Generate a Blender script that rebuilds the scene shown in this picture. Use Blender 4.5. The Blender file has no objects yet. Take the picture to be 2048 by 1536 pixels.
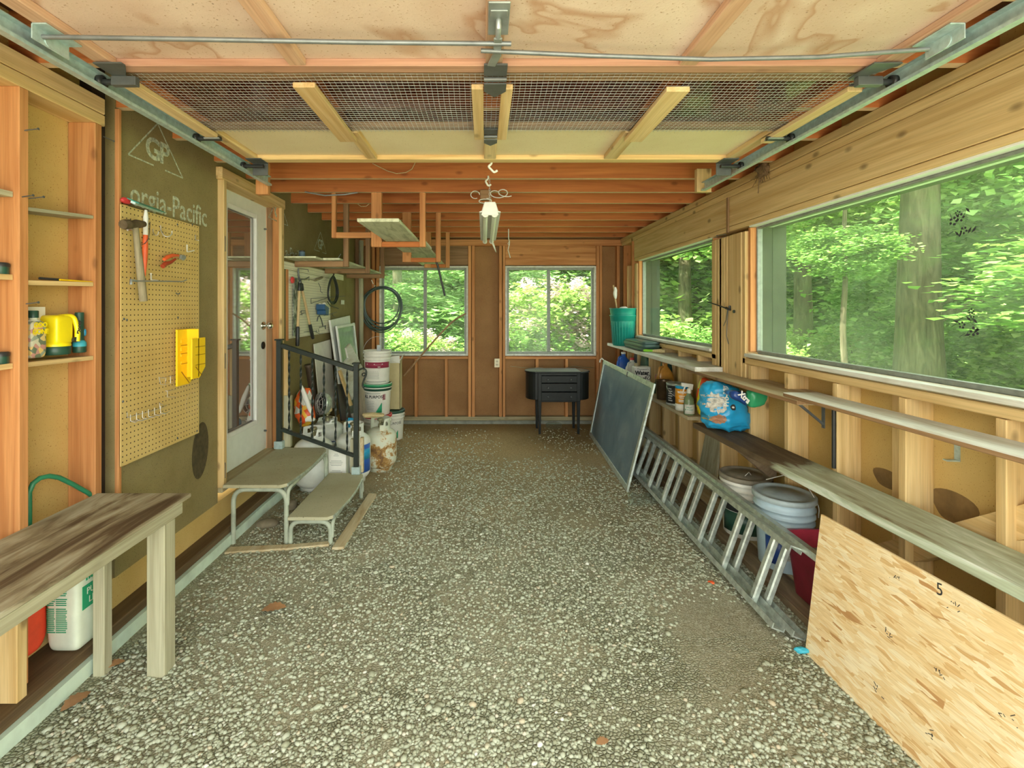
import bpy, bmesh, math, random
from mathutils import Vector, Matrix, noise as mnoise
import numpy as np

random.seed(7)
C = bpy.context.scene.collection
PI = math.pi
# camera measurements: focal length and vanishing point in pixels of the 2048x1536 frame, eye height in metres
FOC, VX, VY, EYE = 960.0, 968.0, 617.0, 1.5


def at(px, py, Y):
    """world point of a photo pixel at depth Y"""
    return Vector(((px - VX) * Y / FOC, Y, EYE - (py - VY) * Y / FOC))


def onx(px, py, X):
    """world point of a photo pixel on the plane x = X"""
    return at(px, py, FOC * X / (px - VX))


def gz(y):
    """ground height: flat, falling slightly towards the back wall"""
    t = min(max((y - 3.2) / 3.3, 0.0), 1.0)
    return -0.06 * t


# ---------------------------------------------------------------- nodes / materials
class NT:
    def __init__(s, name):
        s.m = bpy.data.materials.new(name)
        s.m.use_nodes = True
        s.t = s.m.node_tree
        s.t.nodes.clear()
        s.out = s.t.nodes.new('ShaderNodeOutputMaterial')

    def n(s, typ, **kw):
        nd = s.t.nodes.new('ShaderNode' + typ)
        for k, v in kw.items():
            if k.startswith('_'):
                setattr(nd, k[1:], v)
            else:
                key = int(k[1:]) if k[0] == 'i' and k[1:].isdigit() else k.replace('__', ' ')
                sock = nd.inputs[key]
                if hasattr(v, 'links') or isinstance(v, bpy.types.NodeSocket):
                    s.t.links.new(v, sock)
                else:
                    sock.default_value = v
        return nd

    def link(s, a, b):
        s.t.links.new(a, b)

    def ramp(s, fac, stops, interp='LINEAR'):
        nd = s.t.nodes.new('ShaderNodeValToRGB')
        nd.color_ramp.interpolation = interp
        el = nd.color_ramp.elements
        while len(el) < len(stops):
            el.new(0.5)
        for e, (p, c) in zip(el, stops):
            e.position = p
            e.color = c if len(c) == 4 else (*c, 1)
        s.link(fac, nd.inputs['Fac'])
        return nd.outputs['Color']

    def mix(s, fac, a, b, mode='MIX'):
        nd = s.t.nodes.new('ShaderNodeMix')
        nd.data_type = 'RGBA'
        nd.blend_type = mode
        for sock, v in ((nd.inputs[0], fac), (nd.inputs[6], a), (nd.inputs[7], b)):
            if isinstance(v, bpy.types.NodeSocket):
                s.link(v, sock)
            else:
                sock.default_value = v if not isinstance(v, tuple) or len(v) == 4 else (*v, 1)
        return nd.outputs[2]

    def math(s, op, a, b=0.0, clamp=False):
        nd = s.t.nodes.new('ShaderNodeMath')
        nd.operation = op
        nd.use_clamp = clamp
        for sock, v in ((nd.inputs[0], a), (nd.inputs[1], b)):
            if isinstance(v, bpy.types.NodeSocket):
                s.link(v, sock)
            else:
                sock.default_value = v
        return nd.outputs[0]

    def coords(s, scale=(1, 1, 1), rot=(0, 0, 0), rnd=True, kind='Object'):
        tc = s.n('TexCoord')
        v = tc.outputs[kind]
        if rnd:
            oi = s.n('ObjectInfo')
            k = s.math('MULTIPLY', oi.outputs['Random'], 37.0)
            va = s.n('VectorMath', _operation='ADD')
            s.link(v, va.inputs[0])
            s.link(k, va.inputs[1])
            v = va.outputs[0]
        mp = s.n('Mapping')
        mp.inputs['Scale'].default_value = scale
        mp.inputs['Rotation'].default_value = rot
        s.link(v, mp.inputs['Vector'])
        return mp.outputs[0]

    def noise(s, vec, scale, detail=3, rough=0.5, dist=0.0):
        nd = s.n('TexNoise')
        s.link(vec, nd.inputs['Vector'])
        nd.inputs['Scale'].default_value = scale
        nd.inputs['Detail'].default_value = detail
        nd.inputs['Roughness'].default_value = rough
        nd.inputs['Distortion'].default_value = dist
        return nd.outputs['Fac']

    def voro(s, vec, scale, feature='F1', dims='3D', rnd=1.0):
        nd = s.n('TexVoronoi', _feature=feature, _voronoi_dimensions=dims)
        s.link(vec, nd.inputs['Vector'])
        nd.inputs['Scale'].default_value = scale
        nd.inputs['Randomness'].default_value = rnd
        return nd

    def bump(s, h, strength=0.3, dist=0.01):
        nd = s.n('Bump')
        nd.inputs['Strength'].default_value = strength
        nd.inputs['Distance'].default_value = dist
        s.link(h, nd.inputs['Height'])
        return nd.outputs[0]

    def finish(s, col, rough=0.6, metal=0.0, spec=0.5, normal=None, **extra):
        p = s.n('BsdfPrincipled')
        for key, v in (('Base Color', col), ('Roughness', rough), ('Metallic', metal), ('Specular IOR Level', spec)):
            if isinstance(v, bpy.types.NodeSocket):
                s.link(v, p.inputs[key])
            else:
                p.inputs[key].default_value = (*v, 1) if isinstance(v, tuple) and len(v) == 3 else v
        for k, v in extra.items():
            p.inputs[k.replace('_', ' ')].default_value = v
        if normal is not None:
            s.link(normal, p.inputs['Normal'])
        s.link(p.outputs[0], s.out.inputs['Surface'])
        return s.m


def plain(name, col, rough=0.5, metal=0.0, spec=0.5, dirt=0.12, scale=14):
    t = NT(name)
    v = t.coords()
    n = t.noise(v, scale, 4, 0.6)
    dark = tuple(c * (1 - 2.2 * dirt) for c in col)
    c = t.ramp(n, [(0.3, dark), (0.62, col)])
    return t.finish(c, rough, metal, spec)


def wood(name, light, dark, axis='Z', rough=0.7, knots=0.5, tone=0.22, across=22, bump=0.15):
    t = NT(name)
    ai = 'XYZ'.index(axis)
    sc = [across] * 3
    sc[ai] = 0.9
    v = t.coords(tuple(sc))
    n1 = t.noise(v, 1.0, 4, 0.55, 1.1)
    sc2 = [150.0] * 3
    sc2[ai] = 3.0
    n2 = t.noise(t.coords(tuple(sc2)), 1.0, 3, 0.6)
    c = t.ramp(n1, [(0.28, dark), (0.5, tuple(a * 0.55 + b * 0.45 for a, b in zip(light, dark))), (0.7, light)])
    g = t.ramp(n2, [(0.3, (0.72, 0.70, 0.68)), (0.6, (1, 1, 1))])
    c = t.mix(0.55, c, g, 'MULTIPLY')
    if knots:
        sk = [8.5] * 3
        sk[ai] = 4.6
        vk = t.voro(t.coords(tuple(sk)), 1.0)
        k = t.ramp(vk.outputs['Distance'], [(0.07, (1, 1, 1)), (0.17, (0, 0, 0))])
        c = t.mix(t.math('MULTIPLY', k, knots), c, tuple(d * 0.28 for d in dark))
    oi = t.n('ObjectInfo')
    val = t.math('ADD', t.math('MULTIPLY', oi.outputs['Random'], tone), 1.0 - tone * 0.6)
    hs = t.n('HueSaturation')
    t.link(val, hs.inputs['Value'])
    t.link(c, hs.inputs['Color'])
    return t.finish(hs.outputs[0], rough, 0, 0.3, t.bump(n2, bump, 0.002))


def board_mat(name, base, dark, fleck, fscale=160, blotch=1.6, stain=None, rough=0.85, dots=0.55):
    """fibre or particle board: soft blotches and dark flecks"""
    t = NT(name)
    v = t.coords(rnd=False)
    n = t.noise(v, blotch, 5, 0.6)
    c = t.ramp(n, [(0.3, dark), (0.65, base)])
    f = t.noise(v, fscale, 2, 0.6)
    c = t.mix(t.ramp(f, [(0.63, (0, 0, 0)), (0.72, (1, 1, 1))]), c, fleck)
    v2 = t.voro(v, fscale * 0.28)
    sv = t.n('SeparateColor')
    t.link(v2.outputs['Color'], sv.inputs[0])
    dot = t.math('MULTIPLY', t.ramp(v2.outputs['Distance'], [(0.05, (0.8, 0.8, 0.8)), (0.13, (0, 0, 0))]), t.math('GREATER_THAN', sv.outputs[0], dots))
    c = t.mix(dot, c, tuple(x * 0.35 for x in fleck))
    if stain:
        s = t.noise(v, 2.1, 3, 0.5, 0.6)
        ring = t.ramp(s, [(0.50, (0, 0, 0)), (0.555, (0.75, 0.75, 0.75)), (0.565, (0.25, 0.25, 0.25)), (0.75, (0.1, 0.1, 0.1))])
        c = t.mix(ring, c, stain)
    return t.finish(c, rough, 0, 0.2, t.bump(f, 0.25, 0.002))


# ---------------------------------------------------------------- mesh builder
class MB:
    def __init__(s):
        s.v, s.f, s.sm = [], [], []

    def add(s, vs, fs, smooth=False):
        b = len(s.v)
        s.v.extend(Vector(p) for p in vs)
        s.f.extend(tuple(b + i for i in f) for f in fs)
        s.sm.extend([smooth] * len(fs))
        return s

    def box(s, x0, x1, y0, y1, z0, z1):
        x0, x1 = min(x0, x1), max(x0, x1)
        y0, y1 = min(y0, y1), max(y0, y1)
        z0, z1 = min(z0, z1), max(z0, z1)
        return s.add([(x0, y0, z0), (x1, y0, z0), (x1, y1, z0), (x0, y1, z0), (x0, y0, z1), (x1, y0, z1), (x1, y1, z1), (x0, y1, z1)],
                     [(0, 3, 2, 1), (4, 5, 6, 7), (0, 1, 5, 4), (1, 2, 6, 5), (2, 3, 7, 6), (3, 0, 4, 7)])

    def hexa(s, b, t):
        """solid between two quads (counter-clockwise seen from the second)"""
        return s.add(list(b) + list(t), [(3, 2, 1, 0), (4, 5, 6, 7), (0, 1, 5, 4), (1, 2, 6, 5), (2, 3, 7, 6), (3, 0, 4, 7)])

    def bar(s, p0, p1, w, h, up=(0, 0, 1)):
        """oriented box from p0 to p1: w across, h along up"""
        p0, p1 = Vector(p0), Vector(p1)
        d = (p1 - p0).normalized()
        u = Vector(up)
        sd = d.cross(u)
        if sd.length < 1e-4:
            sd = d.cross(Vector((1, 0, 0)))
        sd.normalize()
        u = sd.cross(d).normalized()
        q = [(-w / 2, -h / 2), (w / 2, -h / 2), (w / 2, h / 2), (-w / 2, h / 2)]
        b = [p0 + sd * a + u * c for a, c in q]
        t = [p1 + sd * a + u * c for a, c in q]
        return s.add(b + t, [(0, 1, 2, 3), (7, 6, 5, 4), (0, 4, 5, 1), (1, 5, 6, 2), (2, 6, 7, 3), (3, 7, 4, 0)])

    def tube(s, pts, r, n=8, closed=False, caps=True):
        pts = [Vector(p) for p in pts]
        m = len(pts)
        rs = r if isinstance(r, (list, tuple)) else [r] * m
        vs, fs = [], []
        t0 = (pts[1] - pts[0]).normalized()
        u = t0.orthogonal().normalized()
        prev = t0
        for i, p in enumerate(pts):
            if closed:
                t = (pts[(i + 1) % m] - pts[i - 1]).normalized()
            else:
                t = (pts[min(i + 1, m - 1)] - pts[max(i - 1, 0)]).normalized()
            q = prev.rotation_difference(t)
            u = (q @ u)
            u = (u - t * u.dot(t)).normalized()
            w = t.cross(u)
            prev = t
            for k in range(n):
                a = 2 * PI * k / n
                vs.append(p + (u * math.cos(a) + w * math.sin(a)) * rs[i])
        for i in range(m if closed else m - 1):
            j = (i + 1) % m
            for k in range(n):
                l = (k + 1) % n
                fs.append((i * n + k, i * n + l, j * n + l, j * n + k))
        s.add(vs, fs, True)
        if caps and not closed:
            s.add(vs[:n], [tuple(reversed(range(n)))])
            s.add(vs[-n:], [tuple(range(n))])
        return s

    def lathe(s, prof, c=(0, 0, 0), n=28, mat=None, caps=True, smooth=True):
        """profile [(r, z)] from bottom to top, turned about the z axis through c"""
        c = Vector(c)
        vs, fs = [], []
        for r, z in prof:
            for k in range(n):
                a = 2 * PI * k / n
                p = Vector((r * math.cos(a), r * math.sin(a), z))
                if mat is not None:
                    p = mat @ p
                vs.append(c + p)
        for i in range(len(prof) - 1):
            for k in range(n):
                l = (k + 1) % n
                fs.append((i * n + k, i * n + l, (i + 1) * n + l, (i + 1) * n + k))
        s.add(vs, fs, smooth)
        if caps:
            s.add(vs[:n], [tuple(reversed(range(n)))])
            s.add(vs[-n:], [tuple(range(n))])
        return s

    def patch(s, c, R, z0, z1, a0, a1, n=14, th=0.001, R1=None):
        """curved label on a cylinder; angle 0 faces -y, positive turns to +x; R1: radius at z1"""
        c = Vector(c)
        R1 = R if R1 is None else R1
        vs, fs = [], []
        for i in range(n + 1):
            a = a0 + (a1 - a0) * i / n
            for zz, rr in ((z0, R), (z1, R1)):
                for q in (0.0, th):
                    vs.append(c + Vector(((rr + q) * math.sin(a), -(rr + q) * math.cos(a), zz)))
        for i in range(n):
            b, d = i * 4, i * 4 + 4
            fs += [(b + 1, d + 1, d + 3, b + 3), (b, b + 2, d + 2, d), (b, d, d + 1, b + 1), (b + 2, b + 3, d + 3, d + 2)]
        fs += [(0, 1, 3, 2), (4 * n, 4 * n + 2, 4 * n + 3, 4 * n + 1)]
        return s.add(vs, fs, True)

    def prism(s, poly, o, ux, uy, depth):
        """polygon in the plane (o, ux, uy) thickened by depth along ux x uy"""
        o, ux, uy = Vector(o), Vector(ux).normalized(), Vector(uy).normalized()
        nn = ux.cross(uy)
        a = [o + ux * p[0] + uy * p[1] for p in poly]
        b = [p + nn * depth for p in a]
        k = len(poly)
        return s.add(a + b, [tuple(reversed(range(k))), tuple(range(k, 2 * k))] + [(i, (i + 1) % k, k + (i + 1) % k, k + i) for i in range(k)])

    def blob(s, c, size, e=1.0, amp=0.0, freq=3.0, seed=0, nu=28, nv=18, flat=None, mat=None, ridge=0.0):
        """superellipsoid with crumpled surface"""
        c = Vector(c)

        def pw(x):
            return math.copysign(abs(x) ** e, x)
        vs, fs = [], []
        for j in range(nv + 1):
            th = -PI / 2 + PI * j / nv
            for i in range(nu):
                ph = 2 * PI * i / nu
                p = Vector((pw(math.cos(th)) * pw(math.cos(ph)) * size[0], pw(math.cos(th)) * pw(math.sin(ph)) * size[1], pw(math.sin(th)) * size[2]))
                if amp:
                    k = mnoise.fractal(p * freq + Vector((seed * 7.1, seed * 3.3, 0)), 0.9, 2.0, 3)
                    p = p * (1 + amp * k)
                if ridge:
                    q = p * (freq * 1.6) + Vector((seed * 3.7, seed, 1))
                    p = p * (1 + ridge * (mnoise.ridged_multi_fractal(q, 0.9, 2.0, 4, 0.9, 2.0) - 1.0))
                if flat is not None:
                    p.z = max(p.z, flat)
                if mat is not None:
                    p = mat @ p
                vs.append(c + p)
        for j in range(nv):
            for i in range(nu):
                l = (i + 1) % nu
                fs.append((j * nu + i, j * nu + l, (j + 1) * nu + l, (j + 1) * nu + i))
        return s.add(vs, fs, True)

    def build(s, name, mat, parent=None, bevel=0.0, seg=1, label=None):
        me = bpy.data.meshes.new(name)
        o = Vector((0, 0, 0))
        p = parent
        while p is not None:
            o = o + p.location
            p = p.parent
        me.from_pydata([tuple(v - o) for v in s.v], [], s.f)
        me.polygons.foreach_set('use_smooth', s.sm)
        me.update()
        if mat is not None:
            me.materials.append(mat)
        ob = bpy.data.objects.new(name, me)
        C.objects.link(ob)
        if parent is not None:
            ob.parent = parent
        if bevel:
            md = ob.modifiers.new('edge', 'BEVEL')
            md.width = bevel
            md.segments = seg
            md.limit_method = 'ANGLE'
            md.angle_limit = 0.6
        if label:
            ob['label'] = label
        return ob


def tag(o, label, cat, group=None, kind=None):
    o['label'] = label
    o['category'] = cat
    if group:
        o['group'] = group
    if kind:
        o['kind'] = kind
    return o


def thing(name, label, cat, loc=(0, 0, 0), group=None):
    o = bpy.data.objects.new(name, None)
    o.empty_display_size = 0.05
    C.objects.link(o)
    o.location = loc
    return tag(o, label, cat, group)


def struct(name, mb, mat, bevel=0.0):
    o = mb.build(name, mat, None, bevel)
    o['kind'] = 'structure'
    return o


def sroot(name, loc=(0, 0, 0)):
    o = bpy.data.objects.new(name, None)
    C.objects.link(o)
    o.location = loc
    o['kind'] = 'structure'
    return o


def bx(name, mat, parent, x0, x1, y0, y1, z0, z1, bevel=0.0, label=None):
    return MB().box(x0, x1, y0, y1, z0, z1).build(name, mat, parent, bevel, 1, label)


def copy_thing(root, loc=None, rotz=None, label=None):
    def cp(o, par):
        c = o.copy()
        C.objects.link(c)
        if par is not None:
            c.parent = par
        for ch in list(o.children):
            cp(ch, c)
        return c
    r = cp(root, None)
    if loc is not None:
        r.location = loc
    if rotz is not None:
        r.rotation_euler.z = rotz
    if label:
        r['label'] = label
    return r


def text_mesh(body, size, extrude=0.0006, spacing=1.0, bold=0.0):
    cu = bpy.data.curves.new('lettering', 'FONT')
    cu.body = body
    cu.size = size
    cu.extrude = extrude
    cu.space_character = spacing
    cu.offset = bold
    cu.align_x = 'CENTER'
    cu.align_y = 'CENTER'
    cu.resolution_u = 3
    ob = bpy.data.objects.new('lettering', cu)
    C.objects.link(ob)
    dg = bpy.context.evaluated_depsgraph_get()
    me = bpy.data.meshes.new_from_object(ob.evaluated_get(dg))
    vs = [v.co.copy() for v in me.vertices]
    fs = [tuple(p.vertices) for p in me.polygons]
    bpy.data.objects.remove(ob)
    bpy.data.meshes.remove(me)
    return vs, fs


FACE = {'cam': Matrix(((1, 0, 0), (0, 0, -1), (0, 1, 0))),          # letters read from -y
        'left': Matrix(((0, 0, 1), (1, 0, 0), (0, 1, 0))),           # on the wall at -x, read from +x
        'right': Matrix(((0, 0, -1), (-1, 0, 0), (0, 1, 0))),        # on the wall at +x, read from -x
        'up': Matrix(((1, 0, 0), (0, 1, 0), (0, 0, 1)))}


def text(body, size, mat, parent, c, face='cam', rot=0.0, sx=1.0, spacing=1.0, bold=0.0, name='lettering', M=None):
    vs, fs = text_mesh(body, size, 0.0006, spacing, bold)
    R = (M if M is not None else FACE[face]) @ Matrix.Rotation(rot, 3, 'Z')
    c = Vector(c)
    return MB().add([c + R @ Vector((v.x * sx, v.y, v.z)) for v in vs], fs).build(name, mat, parent)


def wrap_text(body, size, mat, parent, c, R, z, a0=0.0, sx=1.0, bold=0.0, spacing=1.0):
    """lettering bent round an upright cylinder"""
    vs, fs = text_mesh(body, size, 0.0005, spacing, bold)
    c = Vector(c)
    out = []
    for v in vs:
        a = a0 + v.x * sx / R
        rr = R + 0.0022 + v.z
        out.append(c + Vector((rr * math.sin(a), -rr * math.cos(a), z + v.y)))
    return MB().add(out, fs).build('lettering', mat, parent)


def arc(c, r, a0, a1, n, ux, uy):
    c, ux, uy = Vector(c), Vector(ux), Vector(uy)
    return [c + ux * (r * math.cos(a0 + (a1 - a0) * i / n)) + uy * (r * math.sin(a0 + (a1 - a0) * i / n)) for i in range(n + 1)]


def round_path(pts, r, n=5):
    """polyline with rounded corners"""
    pts = [Vector(p) for p in pts]
    out = [pts[0]]
    for a, b, c in zip(pts, pts[1:], pts[2:]):
        d0, d1 = (a - b).normalized(), (c - b).normalized()
        k = min(r, (a - b).length * 0.49, (c - b).length * 0.49)
        p0, p1 = b + d0 * k, b + d1 * k
        for i in range(n + 1):
            t = i / n
            out.append(p0 * (1 - t) ** 2 + b * 2 * t * (1 - t) + p1 * t * t)
    out.append(pts[-1])
    return out
# ---------------------------------------------------------------- materials
M = {}
OR1, OR2 = (0.70, 0.34, 0.13), (0.44, 0.165, 0.052)       # red-orange lumber
YE1, YE2 = (0.79, 0.585, 0.29), (0.58, 0.37, 0.145)        # yellow pine
for ax in 'XYZ':
    M['fir' + ax] = wood('fir_lumber_' + ax, OR1, OR2, ax)
    M['pine' + ax] = wood('pine_lumber_' + ax, YE1, YE2, ax, knots=0.7)
    M['joist' + ax] = wood('joist_lumber_' + ax, (0.62, 0.215, 0.06), (0.40, 0.11, 0.03), ax, across=14)
    M['dusty' + ax] = wood('dusty_lumber_' + ax, (0.50, 0.44, 0.27), (0.29, 0.22, 0.11), ax, knots=0.3)
    M['grey' + ax] = wood('weathered_lumber_' + ax, (0.52, 0.50, 0.35), (0.32, 0.295, 0.185), ax, knots=0.15)
    M['brown' + ax] = wood('brown_lumber_' + ax, (0.40, 0.24, 0.12), (0.21, 0.115, 0.055), ax)
M['new_batten'] = wood('new_pine_batten', (0.80, 0.60, 0.33), (0.60, 0.38, 0.16), 'Y', knots=0.5)
M['pink_stile'] = wood('pinkish_fir', (0.66, 0.43, 0.30), (0.48, 0.27, 0.17), 'Y', knots=0.3)
M['sheath'] = board_mat('particle_board', (0.61, 0.43, 0.165), (0.48, 0.315, 0.10), (0.28, 0.15, 0.04))
M['sheath_brown'] = board_mat('brown_fibre_board', (0.37, 0.20, 0.085), (0.26, 0.135, 0.055), (0.13, 0.07, 0.03))
M['gp'] = board_mat('olive_fibre_board', (0.30, 0.245, 0.115), (0.225, 0.175, 0.075), (0.09, 0.07, 0.03), fscale=220, blotch=2.5)
M['pink_rail'] = wood('pinkish_rail', (0.62, 0.36, 0.25), (0.44, 0.22, 0.14), 'X', knots=0.3)
M['door_ply'] = board_mat('stained_plywood', (0.74, 0.585, 0.49), (0.61, 0.435, 0.345), (0.42, 0.26, 0.16), fscale=120, blotch=2.2, stain=(0.44, 0.23, 0.13), dots=0.9)
M['cream_ply'] = board_mat('cream_plywood', (0.80, 0.68, 0.46), (0.72, 0.58, 0.36), (0.60, 0.46, 0.27), fscale=140, dots=0.95)
M['deck'] = board_mat('dark_roof_boards', (0.16, 0.07, 0.035), (0.09, 0.04, 0.02), (0.05, 0.025, 0.015))
M['dark_casing'] = plain('dark_greenish_casing', (0.045, 0.052, 0.03), 0.85, dirt=0.2, scale=9)  # even dark greenish tone for jambs and casing outside the glass
M['bar_steel'] = plain('dull_bar_steel', (0.24, 0.26, 0.27), 0.4, 0.5)
M['tar'] = plain('black_building_paper', (0.035, 0.020, 0.013), 0.8)
M['galv'] = plain('galvanised_steel', (0.50, 0.64, 0.64), 0.34, 0.35, dirt=0.12, scale=40)
M['frame_grey'] = plain('dull_window_metal', (0.27, 0.285, 0.25), 0.5, 0.2, dirt=0.12, scale=30)
M['steel'] = plain('grey_steel', (0.40, 0.44, 0.45), 0.36, 0.5)
M['dark_steel'] = plain('dark_steel', (0.15, 0.16, 0.16), 0.42, 0.45)
M['wire'] = plain('zinc_wire', (0.72, 0.70, 0.66), 0.4, 0.55)
M['chrome'] = plain('bright_chrome', (0.78, 0.78, 0.74), 0.15, 1.0, dirt=0.03)
M['alu'] = plain('worn_aluminium', (0.62, 0.68, 0.62), 0.42, 0.65, dirt=0.18, scale=30)
M['white'] = plain('white_paint', (0.80, 0.81, 0.78), 0.45, dirt=0.04)
M['doorwhite'] = plain('door_paint', (0.78, 0.82, 0.76), 0.4, dirt=0.03)
M['tankwhite'] = plain('white_enamel', (0.80, 0.82, 0.76), 0.3, dirt=0.05)
M['bucketwhite'] = plain('white_plastic', (0.82, 0.80, 0.72), 0.4, dirt=0.05)
M['bucketblue'] = plain('pale_blue_plastic', (0.48, 0.62, 0.70), 0.4, dirt=0.06)
M['black'] = plain('black_plastic', (0.025, 0.027, 0.028), 0.4, dirt=0.05)
M['blackpaint'] = plain('black_worn_paint', (0.011, 0.013, 0.012), 0.42, 0.0, 0.3, dirt=0.2)
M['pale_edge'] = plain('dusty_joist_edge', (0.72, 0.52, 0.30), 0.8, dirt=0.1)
M['railpaint'] = plain('dark_green_black_paint', (0.022, 0.030, 0.025), 0.42, 0.0, 0.35, dirt=0.15)
M['green'] = plain('green_plastic', (0.03, 0.30, 0.13), 0.35, dirt=0.05)
M['dgreen'] = plain('dark_green_plastic', (0.02, 0.075, 0.05), 0.4, dirt=0.05)
M['teal'] = plain('teal_plastic', (0.012, 0.26, 0.21), 0.32, dirt=0.06)
M['red'] = plain('red_plastic', (0.62, 0.05, 0.05), 0.38, dirt=0.05)
M['crimson'] = plain('crimson_tub', (0.42, 0.03, 0.07), 0.38, dirt=0.12)
M['maroon'] = plain('maroon_print', (0.30, 0.03, 0.07), 0.5, dirt=0.02)
M['orange'] = plain('orange_red_plastic', (0.85, 0.14, 0.04), 0.4, dirt=0.05)
M['orange_hi'] = plain('bright_red_cloth', (0.95, 0.09, 0.035), 0.7, dirt=0.08)
M['yellow'] = plain('yellow_plastic', (0.92, 0.74, 0.01), 0.35, dirt=0.03)
M['amber'] = plain('mitre_yellow', (0.94, 0.62, 0.01), 0.38, dirt=0.03)
M['blue'] = plain('blue_plastic', (0.03, 0.13, 0.55), 0.38, dirt=0.05)
M['skyblue'] = plain('sky_blue_film', (0.02, 0.33, 0.62), 0.3, dirt=0.06)
M['navy'] = plain('navy_film', (0.02, 0.06, 0.25), 0.35, dirt=0.05)
M['cyan'] = plain('cyan_tape', (0.05, 0.45, 0.60), 0.5)
M['paper'] = plain('paper_label', (0.80, 0.79, 0.72), 0.7, dirt=0.03)
M['ink'] = plain('black_ink', (0.03, 0.03, 0.03), 0.7, dirt=0.0)
M['greenink'] = plain('green_ink', (0.02, 0.34, 0.16), 0.7, dirt=0.0)
M['greyink'] = plain('grey_ink', (0.35, 0.36, 0.33), 0.7, dirt=0.0)
M['chalk'] = plain('pale_stencil', (0.58, 0.62, 0.46), 0.9, dirt=0.3, scale=60)
M['card'] = plain('cardboard', (0.55, 0.46, 0.25), 0.8, dirt=0.05)
M['jugwhite'] = plain('milky_plastic', (0.74, 0.80, 0.66), 0.42, dirt=0.05)
M['hosegreen'] = plain('garden_hose', (0.03, 0.24, 0.12), 0.4, dirt=0.1)
M['hoseblack'] = plain('black_pipe', (0.06, 0.10, 0.08), 0.3, dirt=0.1)
M['step'] = plain('step_frame_paint', (0.42, 0.46, 0.36), 0.55, dirt=0.14)
M['steptop'] = board_mat('worn_step_board', (0.46, 0.44, 0.30), (0.35, 0.32, 0.20), (0.22, 0.19, 0.12), fscale=90, dots=0.85)
M['curb'] = plain('painted_concrete', (0.60, 0.72, 0.60), 0.8, dirt=0.12, scale=7)
M['concrete'] = plain('grey_concrete', (0.28, 0.29, 0.24), 0.9, dirt=0.15)
M['dsill'] = wood('dark_sill_plate', (0.17, 0.11, 0.055), (0.085, 0.05, 0.025), 'Y', knots=0.1)
M['stone'] = plain('field_stone', (0.24, 0.20, 0.13), 0.9, dirt=0.15)
M['brass'] = plain('worn_bronze_can', (0.30, 0.28, 0.16), 0.4, 0.5)
M['hickory'] = wood('grey_hickory_handle', (0.36, 0.31, 0.20), (0.20, 0.17, 0.10), 'Z', knots=0)
M['ash'] = wood('pale_handle', (0.72, 0.55, 0.30), (0.55, 0.38, 0.18), 'Z', knots=0)
M['tarp'] = plain('dark_green_tarp', (0.055, 0.105, 0.095), 0.42, dirt=0.1)
M['limeh'] = plain('lime_green_handle', (0.25, 0.62, 0.04), 0.4)
M['bristle'] = plain('brush_bristle', (0.66, 0.52, 0.28), 0.9, dirt=0.15, scale=120)
M['leafdry'] = plain('dry_leaf', (0.42, 0.22, 0.10), 0.8, dirt=0.15)
M['almond'] = plain('almond_plate', (0.82, 0.72, 0.50), 0.4, dirt=0.02)
M['cork'] = plain('plant_fibre_nest', (0.22, 0.13, 0.06), 0.95, dirt=0.2, scale=80)
M['bark'] = None


def weathered(name, cols, axis='Y', rough=0.75, scale=2.2):
    """plank whose surface wanders between several weathered tones along the grain"""
    t = NT(name)
    sc = [7.0] * 3
    sc['XYZ'.index(axis)] = 1.1
    n = t.noise(t.coords(tuple(sc), rnd=False), scale, 5, 0.62, 0.9)
    k = len(cols)
    c = t.ramp(n, [(0.30 + 0.4 * i / max(k - 1, 1), col) for i, col in enumerate(cols)])
    sg = [170.0] * 3
    sg['XYZ'.index(axis)] = 3.0
    g = t.noise(t.coords(tuple(sg)), 1.0, 3, 0.6)
    c = t.mix(0.5, c, t.ramp(g, [(0.3, (0.7, 0.7, 0.68)), (0.62, (1, 1, 1))]), 'MULTIPLY')
    return t.finish(c, rough, 0, 0.25, t.bump(g, 0.2, 0.002))


M['bench'] = weathered('weathered_bench_plywood', [(0.085, 0.055, 0.03), (0.13, 0.09, 0.05), (0.30, 0.255, 0.16), (0.44, 0.41, 0.29), (0.48, 0.46, 0.34)], 'Y', scale=1.25)
M['plank_white'] = weathered('white_worn_plank', [(0.58, 0.54, 0.44), (0.70, 0.69, 0.62), (0.82, 0.83, 0.78)], 'Y')
M['plank_tan'] = weathered('dusty_tan_plank', [(0.42, 0.30, 0.16), (0.55, 0.45, 0.28), (0.62, 0.55, 0.38)], 'Y')
M['plank_brown'] = weathered('dark_brown_plank', [(0.13, 0.085, 0.05), (0.20, 0.14, 0.085), (0.27, 0.20, 0.12)], 'Y')
M['board_under'] = weathered('pale_mildewed_board', [(0.36, 0.38, 0.24), (0.62, 0.64, 0.45), (0.72, 0.74, 0.56)], 'Y', scale=3)


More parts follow.
